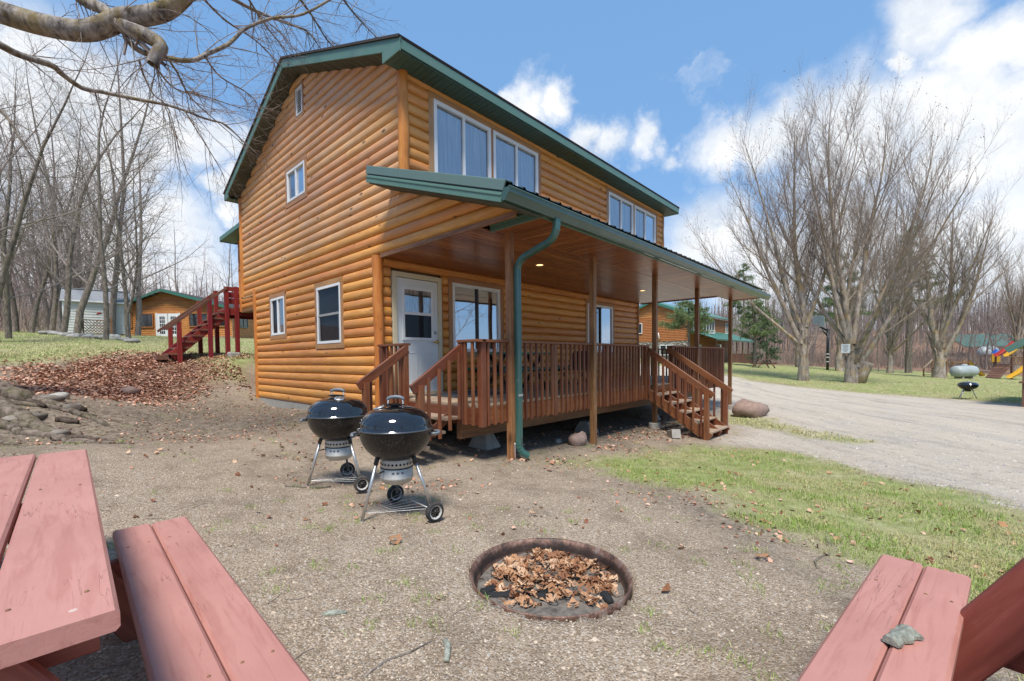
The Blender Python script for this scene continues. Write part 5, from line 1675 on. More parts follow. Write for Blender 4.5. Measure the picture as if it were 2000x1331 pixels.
# back wing of the cabin and the red stair
prism_x('wing_wall', [(6.74, 2.22), (8.72, 2.22), (8.72, 4.42), (6.74, 4.42)], .55, 4.0, M['joist'], cabin)
for k in range(13):
    log(cabin, type('W', (Gable,), {})(0.545), 2.22+ROW*k, c_(6.8), c_(8.72), M['log'])
plank('wing_roof', cabin, (2.1, 6.7, 4.50), (2.1, 9.15, 4.42), 4.0, .03, M['shingle'])
plank('wing_fascia', cabin, (.10, 6.8, 4.45), (.10, 9.15, 4.40), .02, .13, M['green'])
plank('wing_fascia', cabin, (.10, 9.15, 4.38), (4, 9.15, 4.38), .02, .13, M['green'])
plank('wing_soffit', cabin, (.31, 6.8, 4.36), (.31, 9.13, 4.34), .42, .015, M['soffit'])
corner_log(cabin, .53, 8.72, 2.15, 4.4, .07, M['corner'], 9)
plank('wing_floor', cabin, (.6, 6.8, 2.17), (.6, 8.7, 2.17), .2, .1, M['joist'])
rs = thing('red_stairs', 'weathered red wooden stairs climbing to the rear upper landing of the cabin', 'stairs', (.0, 9.3, .8))
LZ = 2.28
for i in range(8):
    plank('landing_board', rs, (.22+i*.15, 8.80, LZ-.02), (.22+i*.15, 9.95, LZ-.02), .14, .036, M['redwood'])
for y in (8.80, 9.95):
    plank('rim_board', rs, (.15, y, LZ-.14), (1.4, y, LZ-.14), .036, .2, M['red'])
plank('rim_board', rs, (.15, 8.8, LZ-.14), (.15, 9.95, LZ-.14), .036, .2, M['red'])
for x, y, zt in ((.40, 8.80, 2.92), (.13, 8.80, 2.90), (.13, 9.92, 2.90), (.42, 9.92, 2.92), (1.3, 8.8, 2.92)):
    box('post', rs, (x-.055, y-.055, h1(x, y)-.1), (x+.055, y+.055, zt), M['red'])
for z in (2.46, 2.65, 2.85):
    plank('rail', rs, (.13, 8.86, z), (1.3, 8.86, z), .03, .13, M['red'])
    if z in (2.65, 2.85): plank('rail', rs, (.42, 9.98, z), (1.3, 9.98, z), .03, .13, M['red'])
x0_, z0_, x1_, z1_ = .15, LZ-.05, -1.28, h1(-1.55, 9.4)+.06
nst = 8
for y in (8.86, 9.88):
    plank('stringer', rs, (x0_, y, z0_-.12), (x1_, y, z1_-.02), .04, .24, M['red'])
for i in range(nst):
    f = (i+1)/nst
    x, z = x0_+(x1_-x0_)*f, z0_+(z1_-z0_)*f
    plank('tread', rs, (x+.10, 8.80, z+.05), (x+.10, 9.94, z+.05), .28, .045, M['redwood'])
for y in (8.78, 9.96):
    for x, top in ((-.33, .80), (-1.10, .80)):
        zz = z0_+(z1_-z0_)*(x-x0_)/(x1_-x0_)
        box('post', rs, (x-.055, y-.05, h1(x, y)-.1), (x+.055, y+.05, zz+top), M['red'])
    plank('handrail', rs, (.13, y-.03, 2.86), (-1.42, y-.03, z1_+.74), .05, .07, M['redwood'])
lg = tag(box('timber_step', None, (-1.62, 8.85, h1(-1.8, 9.4)-.04), (-1.36, 9.95, h1(-1.8, 9.4)+.09), M['redwood']), 'old dark timber lying at the foot of the red stairs', 'timber')

# second cabin down the drive
cz = -.22
fc = thing('second_cabin', 'distant two-storey log cabin with green metal porch roof and stone-faced lower wall', 'cabin', (41.2, 9.94, cz))
Fg = frame((41.2, 17.4, cz), (0, -1, 0), (0, 0, 1))      # gable wall, local x runs toward the near corner
Ff = frame((41.2, 9.94, cz), (1, 0, 0), (0, 0, 1))       # long front wall
GWD = 7.46
corrugated('siding', fc, Fg, GWD, 2.4, 5.0, .17, M['far_log'], .05)
rx, rh = GWD*.5, 6.55
for i in range(9):
    z0_, z1_ = 5.0+(rh-5)*i/9, 5.0+(rh-5)*(i+1)/9
    f = lambda z: (rx*(z-5)/(rh-5), GWD-rx*(z-5)/(rh-5))
    a0, b0 = f(z0_); a1, b1 = f(z1_)
    lpoly('gable_log', fc, Fg, [(a0, -.05, z0_), (b0, -.05, z0_), (b1, -.01, z1_), (a1, -.01, z1_)], M['far_log'])
corrugated('siding', fc, Ff, 13.6, 2.4, 5.0, .17, M['far_log'], .05)
corrugated('siding', fc, Ff, 13.6, -.2, 2.4, .17, M['far_log'], .05)
lplank('wall', fc, Fg, (GWD/2, .2, -.4), (GWD/2, .2, 2.4), .3, GWD, M['concrete'], up=(1, 0, 0))
q = random.Random(3)
V, F = [], []
for i in range(420):
    x, z, r = q.uniform(2.0, GWD-.05), q.uniform(-.1, 2.35), q.uniform(.10, .2)
    b = len(V); k = 7
    V.append((x, -.02-r*.45, z))
    for j in range(k):
        a = 2*math.pi*j/k
        V.append((x+r*math.cos(a)*q.uniform(.8, 1.15), .06, z+r*.8*math.sin(a)*q.uniform(.8, 1.15)))
    F += [(b, b+1+j, b+1+(j+1) % k) for j in range(k)]
s_ = ob('stone_facing', pymesh('stone_facing', V, F, M['wallstone'], False), fc, Fg)
s_['kind'] = 'stuff'
lplank('garage_door', fc, Fg, (.95, -.05, 0), (.95, -.05, 2.1), 1.7, .05, M['green_door'], up=(0, -1, 0))
lwindow(fc, Fg, .95, 2.6, 3.35, 4.4, -.05, 2)
lwindow(fc, Fg, 4.6, 5.9, 1.0, 2.0, -.08, 2)
for a, b in ((.9, 1.9), (4.0, 7.4), (11.4, 12.4)):
    lwindow(fc, Ff, a, b, 3.5, 4.7, -.05, 4 if b-a > 2 else 2)
lwindow(fc, Ff, 8.2, 9.6, .9, 2.1, -.05, 2)
lplank('door', fc, Ff, (3.0, -.07, 0), (3.0, -.07, 2.05), .9, .05, M['white'], up=(0, -1, 0))
for s, xe in ((-1, -.4), (1, GWD+.4)):
    ze = 4.92
    lplank('roof_slope', fc, Fg, ((xe+rx)/2, -.4, (ze+rh)/2+.14), ((xe+rx)/2, 14.0, (ze+rh)/2+.14), math.hypot(rx-xe, rh-ze), .06, M['green_roof'], up=(s*(rh-ze), 0, abs(rx-xe)))
    lplank('fascia', fc, Fg, (xe, -.43, ze), (rx, -.43, rh), .05, .2, M['green_roof'])
lplank('porch_roof', fc, Ff, (-.4, -1.35, 2.98), (14.2, -1.35, 2.98), 3.0, .05, M['green_roof'], up=(0, -.38, 1))
lplank('fascia', fc, Ff, (-.4, -2.75, 2.40), (14.2, -2.75, 2.40), .03, .15, M['green'])
for i in range(7):
    lplank('porch_post', fc, Ff, (.4+i*2.25, -2.45, -.3), (.4+i*2.25, -2.45, 2.45), .1, .1, M['brown_boards'], up=(0, 1, 0))
for i in range(64):
    x = 5.6+i*.13
    lplank('railing_board', fc, Ff, (x, -2.4, -.05), (x, -2.4, 1.05), .1, .03, M['brown_boards'], up=(0, 1, 0))
lplank('deck', fc, Ff, (.2, -1.2, -.02), (14, -1.2, -.02), 2.4, .1, M['brown_boards'])
lplank('downspout', fc, Ff, (1.0, -2.65, 1.9), (2.1, -2.6, -.1), .08, .08, M['white'], up=(0, 1, 0))
lplank('downspout', fc, Ff, (13.6, -2.6, 2.3), (13.6, -2.6, -.1), .1, .1, M['white'], up=(0, 1, 0))
lplank('flue_box', fc, Ff, (2.6, -1.35, 3.1), (2.6, -1.35, 3.45), .5, .5, M['white'], up=(0, 1, 0))
o = tube('yard_lamp', None, [tuple(Fg @ Vector((4.55, -.08, 2.65))), tuple(Fg @ Vector((4.55, -.3, 2.9))), tuple(Fg @ Vector((4.5, -.34, 3.3)))], [.09, .06, .04], M['white'], 6)
tag(o, 'small white wall lamp on the gable of the distant cabin', 'lamp')

# corner of a small log building at the right edge
ex, ey = 18.80, -9.12
ez = h1(ex, ey)
eb = thing('log_hut', 'corner of a small log hut with green roof at the right edge', 'hut', (ex, ey, ez))
Fe = frame((ex, ey, ez), (-.24, -.97, 0), (0, 0, 1))
corrugated('siding', eb, Fe, 3.4, 0.75, 2.05, .17, M['brown_boards'], .04)
lplank('wall', eb, Fe, (1.7, .06, .0), (1.7, .06, .8), .1, 3.4, M['wallstone'], up=(1, 0, 0))
lplank('corner_post', eb, Fe, (0.03, -.05, 0), (.03, -.05, 2.1), .14, .14, M['brown_boards'], up=(0, 1, 0))
lplank('sill', eb, Fe, (-.1, -.1, .82), (3.4, -.1, .82), .2, .06, M['brown_boards'])
for i in range(6):
    lpoly('gable_log', eb, Fe, [(0+1.7*i/6, -.03, 2.05+.22*i), (3.4-1.7*i/6, -.03, 2.05+.22*i), (3.4-1.7*(i+1)/6, -.0, 2.05+.22*(i+1)), (1.7*(i+1)/6, -.0, 2.05+.22*(i+1))], M['brown_boards'])
for s, xe in ((-1, -.35), (1, 3.75)):
    lplank('roof_slope', eb, Fe, ((xe+1.7)/2, -.5, 2.72), ((xe+1.7)/2, 4, 2.72), 2.55, .05, M['green_roof'], up=(s*1.5, 0, 2.0))
    lplank('fascia', eb, Fe, (xe, -.53, 1.88), (1.7, -.53, 3.45), .04, .2, M['green'])

# far house in the woods
hx = at(1935, 690, 82)
fh = thing('far_house', 'red-brown house with a green roof half hidden in the far woods', 'house', tuple(hx))
Fh = frame(tuple(hx-np.array([0, 0, 1.2])), (.70, -.71, 0), (0, 0, 1))
lplank('wall', fh, Fh, (-4, 0, 1.2), (6, 0, 1.2), .3, 2.6, M['brown_boards'])
lplank('roof', fh, Fh, (-5, 1.5, 3.6), (7, 1.5, 3.6), 4.2, .1, M['far_roof'], up=(0, -.6, .8))
for x in (-2.5, 0, 3):
    lwindow(fh, Fh, x, x+1.2, .9, 2.0, -.17, 2)

# ------------------------------------------------------------------ yard furniture beyond the drive
def mini_table(name, label, pos, rz):
    t = thing(name, label, 'picnic table', pos)
    T = Matrix.Translation(Vector(pos)) @ Matrix.Rotation(rz, 4, 'Z')
    for i in range(4): lplank('top_board', t, T, (-.95, -.3+.2*i, .74), (.95, -.3+.2*i, .74), .185, .04, M['brown_boards'])
    for y in (-.7, .7): lplank('seat_board', t, T, (-.95, y, .44), (.95, y, .44), .26, .04, M['brown_boards'])
    for x in (-.65, .65):
        for s in (-1, 1): lplank('leg', t, T, (x, s*.2, .70), (x, s*.68, 0), .09, .04, M['brown_boards'], up=(1, 0, 0))
        lplank('brace', t, T, (x+.04, -.78, .40), (x+.04, .78, .40), .04, .1, M['brown_boards'])


p = at(1491, 712, 38.0)
mini_table('picnic_table', 'small brown picnic table on the lawn beside the distant pine', (p[0], p[1], h1(p[0], p[1])), .55)

p = at(1890, 781, 17.2); pz = h1(p[0], p[1])
sg = thing('small_grill', 'small black kettle grill on splayed silver legs across the drive', 'grill', (p[0], p[1], pz))
Ms = Matrix.Translation((p[0], p[1], pz))
V, F = lathe([(.0, .36)]+[(.29*math.sin(a), .56-.2*math.cos(a)) for a in [math.pi/2*i/8 for i in range(1, 9)]], 24); ob('bowl', pymesh('bowl', V, F, M['bowl'], True), sg, Ms)
V, F = lathe([(.30, .56), (.29, .585)]+[(.28*math.cos(a), .585+.10*math.sin(a)) for a in [math.pi/2*i/7 for i in range(0, 7)]]+[(0, .686)], 24); ob('lid', pymesh('lid', V, F, M['lid'], True), sg, Ms)
tube('handle', sg, [(-.06, 0, .68), (-.05, 0, .73), (.05, 0, .73), (.06, 0, .68)], .012, M['alu'], 6, Ms)
tube('side_handle', sg, [(.28, -.05, .55), (.38, 0, .55), (.28, .05, .55)], .015, M['black'], 6, Ms @ Matrix.Rotation(2.3, 4, 'Z'))
V, F = lathe([(.09, .38), (.09, .30), (0, .29)], 14); ob('ash_pot', pymesh('ash_pot', V, F, M['blackmetal'], True), sg, Ms)
for a in (-.9, 2.35, .75):
    tube('leg', sg, [(.13*math.cos(a), .13*math.sin(a), .42), (.33*math.cos(a), .33*math.sin(a), 0)], .018, M['alu'], 8, Ms)

p = at(1883, 738, 37.0); pz = h1(p[0], p[1])
tk = thing('propane_tank', 'grey horizontal propane tank on legs beside a multi-stemmed tree', 'tank', (p[0], p[1], pz))
Mt = Matrix.Translation((p[0], p[1], pz)) @ Matrix.Rotation(math.radians(-35), 4, 'Z') @ Matrix.Translation((0, 0, .62)) @ Matrix.Rotation(math.pi/2, 4, 'Y')
prof = [(0, -1.15)]+[(.47*math.sin(a), -.85-.30*math.cos(a)) for a in [math.pi/2*i/6 for i in range(1, 7)]]+[(.47*math.cos(a), .85+.30*math.sin(a)) for a in [math.pi/2*i/6 for i in range(0, 6)]]+[(0, 1.15)]
V, F = lathe(prof, 24); ob('shell', pymesh('shell', V, F, M['tank'], True), tk, Mt)
V, F = lathe([(.20, .45), (.20, .58), (.12, .62), (0, .63)], 16); ob('dome', pymesh('dome', V, F, M['tank'], True), tk, Matrix.Translation((p[0], p[1], pz+.60)))
for s in (-.55, .55):
    c = Matrix.Translation((p[0], p[1], pz)) @ Matrix.Rotation(math.radians(-35), 4, 'Z')
    lplank('leg', tk, c, (s, -.3, .09), (s, .3, .09), .12, .22, M['concrete'])

p = at(1616, 724, 40.0); pz = h1(p[0], p[1])
bh = thing('basketball_hoop', 'black basketball pole with bracket arm and taped white bands', 'basketball hoop', (p[0], p[1], pz))
Mb = Matrix.Translation((p[0], p[1], pz))
tube('pole', bh, [(0, 0, -.1), (0, 0, 3.75)], .11, M['blackmetal'], 10, Mb)
ax = Vector((-.62, .60, 0))
tube('arm', bh, [(0, 0, 3.6), tuple(ax*.8+Vector((0, 0, 3.9))), tuple(ax*.95+Vector((0, 0, 4.1)))], .08, M['blackmetal'], 8, Mb)
tube('arm', bh, [(0, 0, 3.1), tuple(ax*.6+Vector((0, 0, 3.6)))], .06, M['blackmetal'], 8, Mb)
lplank('backboard', bh, Mb, tuple(ax*1.0+Vector((-.45, -.45, 4.45))), tuple(ax*1.0+Vector((.45, .45, 4.45))), .04, 1.0, M['tank'])
V, F = ring_tube(.23, .02, 0, 20, 6)
ob('rim', npmesh('rim', V, F, M['redplastic'], True), bh, Mb @ Matrix.Translation(tuple(ax*1.35+Vector((0, 0, 4.05)))))
for z in (1.05, 1.45, 1.75):
    V, F = lathe([(.117, 0), (.117, .07)], 12); ob('tape_band', pymesh('tape_band', V, F, M['white'], True), bh, Mb @ Matrix.Translation((0, 0, z-.3)))

p = at(1826, 733, 40.0); pz = h1(p[0], p[1])
ws = thing('wooden_steps', 'small pale wooden steps with two rails beside a tree', 'steps', (p[0], p[1], pz))
Mw = Matrix.Translation((p[0], p[1], pz)) @ Matrix.Rotation(math.radians(-35), 4, 'Z')
for i in range(4):
    lplank('tread', ws, Mw, (-.45+.28*i, -.5, .2+.22*i), (-.45+.28*i, .5, .2+.22*i), .28, .06, M['floor'])
for y in (-.55, .55):
    lplank('rail', ws, Mw, (-.6, y, .75), (.55, y, 1.6), .06, .1, M['floor'])
    for x, z in ((-.5, .85), (.5, 1.6)): lplank('post', ws, Mw, (x, y, 0), (x, y, z), .09, .09, M['joist'], up=(1, 0, 0))


def slide(par, Mx, a, b, w, m):
    a, b = Vector(a), Vector(b)
    n = 6
    V, F = [], []
    side = Vector((b.y-a.y, a.x-b.x, 0)).normalized()
    for i in range(n+1):
        t = i/n
        q = a.lerp(b, t)+Vector((0, 0, -.10*math.sin(math.pi*t)))
        for o, h in ((-.5, .16), (-.42, .16), (-.36, 0), (.36, 0), (.42, .16), (.5, .16)):
            V.append(q+side*(o*w)+Vector((0, 0, h)))
    F = [(i*6+j, i*6+j+1, (i+1)*6+j+1, (i+1)*6+j) for i in range(n) for j in range(5)]
    return ob('slide', pymesh('slide', V, F, m, False), par, Mx)


p = at(1900, 737, 44.0); pz = h1(p[0], p[1])
sl = thing('yellow_slide', 'yellow plastic slide with a wooden ladder standing behind the propane tank', 'slide', (p[0], p[1], pz))
Mq = Matrix.Translation((p[0], p[1], pz)) @ Matrix.Rotation(math.radians(-46), 4, 'Z')
slide(sl, Mq, (-.65, 0, 1.55), (.95, 0, .08), .6, M['yellow'])
for y in (-.3, .3):
    lplank('post', sl, Mq, (-.75, y, 0), (-.75, y, 1.6), .1, .1, M['joist'], up=(1, 0, 0))
    lplank('rail', sl, Mq, (-.75, y, 1.5), (-2.4, y, 1.5), .08, .1, M['joist'])
    lplank('post', sl, Mq, (-2.4, y, 0), (-2.4, y, 1.6), .1, .1, M['joist'], up=(1, 0, 0))

p = at(1966, 737, 40.0); pz = h1(p[0], p[1])
ps = thing('playset', 'wooden playset with a yellow slide, a red and yellow upper slide and a railed deck', 'playset', (p[0], p[1], pz))
Mp = Matrix.Translation((p[0], p[1], pz)) @ Matrix.Rotation(math.radians(-46), 4, 'Z')
for i in range(9): lplank('deck_board', ps, Mp, (-.25+i*.17, -.7, 1.3), (-.25+i*.17, .7, 1.3), .16, .05, M['brown_boards'])
for x in (-.3, 1.2):
    for y in (-.65, .65): lplank('post', ps, Mp, (x, y, -.1), (x, y, 2.2), .1, .1, M['brown_boards'], up=(1, 0, 0))
for i in range(11): lplank('baluster', ps, Mp, (-.25+i*.14, -.68, 1.3), (-.25+i*.14, -.68, 1.95), .05, .03, M['joist'], up=(0, 1, 0))
lplank('rail', ps, Mp, (-.8, -.7, 2.0), (1.3, -.7, 2.0), .06, .08, M['joist'])
slide(ps, Mp, (.9, -.95, 1.3), (-.85, -.95, .12), .6, M['yellow'])
for i in range(6): lplank('ramp_board', ps, Mp, (-.35-.17*i, -.6, 1.2-.2*i), (-.35-.17*i, .6, 1.2-.2*i), .24, .05, M['brown_boards'], up=(-.76, 0, .65))
slide(ps, Mp, (1.1, .3, 3.35), (-.65, .3, 2.05), .55, M['redplastic'])
slide(ps, Mp, (1.15, -.25, 3.25), (-.40, -.25, 2.05), .5, M['yellow'])
V, F = ring_tube(.28, .11, 0, 20, 8)
o = ob('tyre_swing', npmesh('tyre_swing', V, F, M['rubber'], True), ps, Mp @ Matrix.Translation((1.0, -1.2, .2)))
p = at(1945, 695, 62.0)
yt = thing('toy_tower', 'small yellow and blue plastic play tower among the far trees', 'toy tower', (p[0], p[1], p[2]-.8))
Ty = Matrix.Translation((p[0], p[1], p[2]-.9))
lplank('body', yt, Ty, (0, 0, 0), (0, 0, 1.2), .8, .8, M['yellow'], up=(1, 0, 0))
V, F = lathe([(.55, 1.2), (.3, 1.6), (0, 1.9)], 6); ob('roof', pymesh('roof', V, F, M['blueplastic']), yt, Ty)
p = at(1930, 682, 66.0)
V, F = lathe([(0, 1.0), (.6, .9), (1.1, .55), (1.25, .1), (1.2, -.3)], 14)
tag(ob('covered_boat', pymesh('covered_boat', [(x*1.3, y*.8, z) for x, y, z in V], F, M['tank'], True), None, Matrix.Translation((p[0], p[1], p[2]-.5)) @ Matrix.Rotation(-.6, 4, 'Z')), 'rounded object under a grey-blue tarp in the far woods', 'tarp cover')

# ------------------------------------------------------------------ trees
def rotv(d, ang, az):
    d = d.normalized()
    a = d.orthogonal().normalized(); b = d.cross(a)
    return (d*math.cos(ang)+(a*math.cos(az)+b*math.sin(az))*math.sin(ang)).normalized()


def grow(q, p, d, Ln, r, lev, P, out, ends=None):
    """recursive branching; P: dict with per-level lists"""
    n = P['seg'][lev]
    pts, rad = [tuple(p)], [r]
    dirs = [d.copy()]
    tip = P['tip'][lev]
    for i in range(n):
        w = P['wander'][lev]
        d = (d+Vector((q.gauss(0, w), q.gauss(0, w), q.gauss(0, w)))+Vector((0, 0, P['up'][lev]))).normalized()
        p = p+d*(Ln/n)
        pts.append(tuple(p)); rad.append(r*(1-(1-tip)*(i+1)/n)); dirs.append(d.copy())
    out[lev].append((pts, rad))
    if lev+1 >= len(P['seg']):
        if ends is not None: ends.append(tuple(p))
        return
    nc = P['kids'][lev]
    nc = max(1, int(nc*q.uniform(.75, 1.25)*(1 if lev == 0 else min(1.3, Ln/P['ref'][lev]))))
    t0 = P['start'][lev]
    az = q.uniform(0, 6.28)
    for k in range(nc):
        t = t0+(1-t0)*(k+q.uniform(.2, .8))/nc
        i = min(n-1, int(t*n)); f = t*n-i
        b = Vector(pts[i]).lerp(Vector(pts[i+1]), f)
        rr = rad[i]+(rad[i+1]-rad[i])*f
        az += 2.4+q.uniform(-.5, .5)
        cd_ = rotv(dirs[i+1], math.radians(q.uniform(*P['ang'][lev])), az)
        cl = Ln*P['ratio'][lev]*q.uniform(.65, 1.15)*(1-.45*t)
        grow(q, b, cd_, cl, min(rr*.8, max(P['rmin'], rr*P['rr'][lev])), lev+1, P, out, ends)


def cross_tris(pts, s, q, tri=True):
    """small random triangles / quads round points"""
    n = len(pts)
    P = np.asarray(pts, float)
    a = q.normal(size=(n, 3)); a /= np.linalg.norm(a, axis=1, keepdims=True)
    b = np.cross(a, q.normal(size=(n, 3))); b /= np.linalg.norm(b, axis=1, keepdims=True)
    S = (s*q.uniform(.6, 1.4, n))[:, None]
    V = np.stack([P-a*S*.5-b*S*.3, P+a*S*.5-b*S*.3, P+a*S*.4+b*S*.4, P-a*S*.4+b*S*.3], 1).reshape(-1, 3)
    return V, np.arange(n*4).reshape(n, 4)


def tree_meshes(q, stems, P, kt, bark, twig, seeds=0, ksides=(10, 6, 4, 3, 3, 3)):
    out = [[] for _ in P['seg']]
    ends = []
    for (p, d, Ln, r) in stems:
        grow(q, Vector(p), Vector(d).normalized(), Ln, r, 0, P, out, ends)
    def cat(lst):
        Vs, Fs, b = [], [], 0
        for V, F in lst:
            Vs.append(V); Fs.append(F+b); b += len(V)
        return np.concatenate(Vs), np.concatenate(Fs)
    lo = [tubes(out[i], ksides[i]) for i in range(kt) if out[i]]
    hi = [tubes(out[i], ksides[i]) for i in range(kt, len(out)) if out[i]]
    V, F = cat(lo); tm = npmesh('trunk', V, F, bark, True)
    V, F = cat(hi); cm = npmesh('crown', V, F, twig, False)
    sm = None
    if seeds:
        g = np.random.default_rng(q.randint(0, 9999))
        tw = [np.array(c[0]) for c in out[-2]]
        allp = np.concatenate(tw)
        idx = g.integers(0, len(allp), seeds)
        V, F = cross_tris(allp[idx]+g.normal(size=(seeds, 3))*.012, .048, g)
        sm = npmesh('seed_clusters', V, F, M['seed'])
    return tm, cm, sm


def plant_tree(name, label, cat_, pos, meshes, group=None, M_=None):
    t = thing(name, label, cat_, tuple(pos), group)
    Mx = M_ if M_ is not None else Matrix.Translation(Vector(pos))
    t.matrix_basis = Mx; WM[t.name] = Mx
    ob('trunk', meshes[0], t, Mx); ob('crown', meshes[1], t, Mx)
    if meshes[2] is not None: ob('seed_clusters', meshes[2], t, Mx)['kind'] = 'stuff'
    return t


# upright box-elder like trees across the drive
PV = dict(seg=[10, 7, 6, 4, 3], wander=[.045, .07, .08, .10, .10], up=[.06, .12, .13, .11, .08], kids=[14, 9, 8, 5], start=[.16, .14, .10, .10], ang=[(15, 36), (17, 38), (20, 42), (24, 48)],
          ratio=[.50, .54, .50, .48], ref=[1, 3.4, 1.5, .75], rr=[.40, .5, .5, .6], rmin=.0100, tip=[.05, .10, .2, .45, .65])
CLUMP = []
specs = [
    ('clump_tree', 'bare two-stemmed tree with yellow lichen leaning across the lawn beyond the drive', (27.6, -1.66), 101,
     [((0, 0, -.2), (-.02, .04, 1), 4.6, .38), ((-.1, .1, 2.2), (-.10, .42, 1), 12.5, .22), ((.05, -.05, 2.6), (.05, -.04, 1), 15.0, .25), ((0, .1, 3.0), (-.05, .18, 1), 14, .18), ((0, -.1, 3.2), (.1, -.26, 1), 12.5, .17), ((-.1, .2, 2.2), (-.45, .70, .8), 10.5, .14)], 1300),
    ('clump_tree', 'big bare many-stemmed tree with a white notice on its trunk and a cut stub', (28.0, -3.9), 102,
     [((0, 0, -.2), (.0, .03, 1), 4.0, .46), ((0, .1, 1.8), (-.05, .05, 1), 17.0, .24), ((.1, -.1, 1.3), (.12, -.36, 1), 14.5, .25), ((.2, -.2, .9), (.2, -.56, 1), 13.5, .23), ((0, .2, 2.2), (-.1, .24, 1), 15.5, .19), ((0, 0, 2.2), (.1, -.15, 1), 16.5, .22), ((-.1, -.2, 2.0), (-.4, -.45, .8), 12.0, .16), ((.1, .2, 2.0), (.1, .50, .9), 12, .15)], 2400),
    ('clump_tree', 'bare forked tree standing behind the grey propane tank', (47.0, -7.9), 103,
     [((0, 0, -.2), (0, 0, 1), 5.0, .55), ((0, .1, 2.4), (-.05, .18, 1), 18.0, .30), ((0, -.1, 2.4), (.05, -.07, 1), 19.5, .32), ((0, -.2, 1.8), (.1, -.45, 1), 17.0, .29), ((0, .1, 3.0), (-.1, .42, 1), 16, .2), ((0, 0, 3.0), (-.1, -.25, 1), 17, .2)], 1200)]
for nm, lb, (x, y), sd_, stems, sdn in specs:
    q = random.Random(sd_)
    stems = [(a_, b_, c_ if i_ == 0 else c_*{101: .87, 102: .82, 103: .62}[sd_], d_*(.88 if i_ == 0 else .72)) for i_, (a_, b_, c_, d_) in enumerate(stems)]
    ms = tree_meshes(q, stems, dict(PV), 1, M['bark_yellow'], M['twig_warm'], sdn)
    plant_tree(nm, lb, 'tree', (x, y, h1(x, y)), ms)
    CLUMP.append(ms)
for i_, u_, d_, rz_, s_, lb_ in ((0, 1738, 47.0, 2.0, 1.0, 'bare clump tree farther back, between the notice tree and the propane tank'), (0, 1640, 39.0, 3.9, 1.05, 'bare clump tree behind the basketball pole'), (2, 1985, 52.0, 1.2, .95, 'bare clump tree behind the playset at the right edge'), (0, 1560, 44.0, 5.0, .95, 'bare clump tree behind the two-stemmed lichened tree')):
    p = at(u_, 700, d_)
    plant_tree('clump_tree', lb_, 'tree', (p[0], p[1], 0), CLUMP[i_], None, Matrix.Translation((p[0], p[1], h1(p[0], p[1]))) @ Matrix.Rotation(rz_, 4, 'Z') @ Matrix.Scale(s_, 4))
x, y = 28.0, -3.9
z = h1(x, y)
tr = [o for o in C.objects if o.get('label', '').startswith('big bare many')][0]
tube('cut_stub', tr, [(x+.12, y-.15, z-.1), (x+.26, y-.42, z+.55), (x+.34, y-.60, z+1.0), (x+.36, y-.66, z+1.15)], [.40, .30, .27, .26], M['bark_yellow'], 10)
n_ = Vector((-.89, .45, 0)).normalized(); s_ = Vector((-n_.y, n_.x, 0))
c0 = Vector((x-.02, y+.02, z+1.95))+n_*.56
nt = thing('tree_notice', 'white paper notice with grey lines of print fixed to the big tree trunk', 'notice', tuple(c0))
plank('sheet', nt, c0-s_*.23, c0+s_*.23, .50, .012, M['paper'], up=tuple(n_))
for i in range(6):
    zz = .17-.065*i
    w = [.13, .15, .10, .15, .12, .08][i]
    plank('print_line', nt, c0+n_*.008-s_*w+Vector((0, 0, zz)), c0+n_*.008+s_*w+Vector((0, 0, zz)), .022, .003, M['ink'], up=tuple(n_), b=.0005)

# big maple whose trunk stands just outside the left edge; its limbs cross the top of the view
mp = at(-150, 800, 6.4); mz = h1(mp[0], mp[1])
maple = thing('maple_tree', 'old maple whose lichened limbs and drooping twigs reach over the yard towards the roof', 'tree', (mp[0], mp[1], mz))
limbs = []


def path3(px, d0, d1, r0, r1):
    n = len(px); out, rr = [], []
    for i, (u, v) in enumerate(px):
        t = i/(n-1)
        out.append(tuple(at(u, v, d0+(d1-d0)*t))); rr.append(r0+(r1-r0)*t)
    # resample smooth
    P_ = np.array(out); R_ = np.array(rr)
    m = (n-1)*4+1
    ti = np.linspace(0, n-1, m); k = np.minimum(ti.astype(int), n-2); f = ti-k
    p0 = P_[np.maximum(k-1, 0)]; p1 = P_[k]; p2 = P_[k+1]; p3 = P_[np.minimum(k+2, n-1)]; f_ = f[:, None]
    S = .5*((2*p1)+(-p0+p2)*f_+(2*p0-5*p1+4*p2-p3)*f_**2+(-p0+3*p1-3*p2+p3)*f_**3)
    return S, np.interp(ti, np.arange(n), R_)


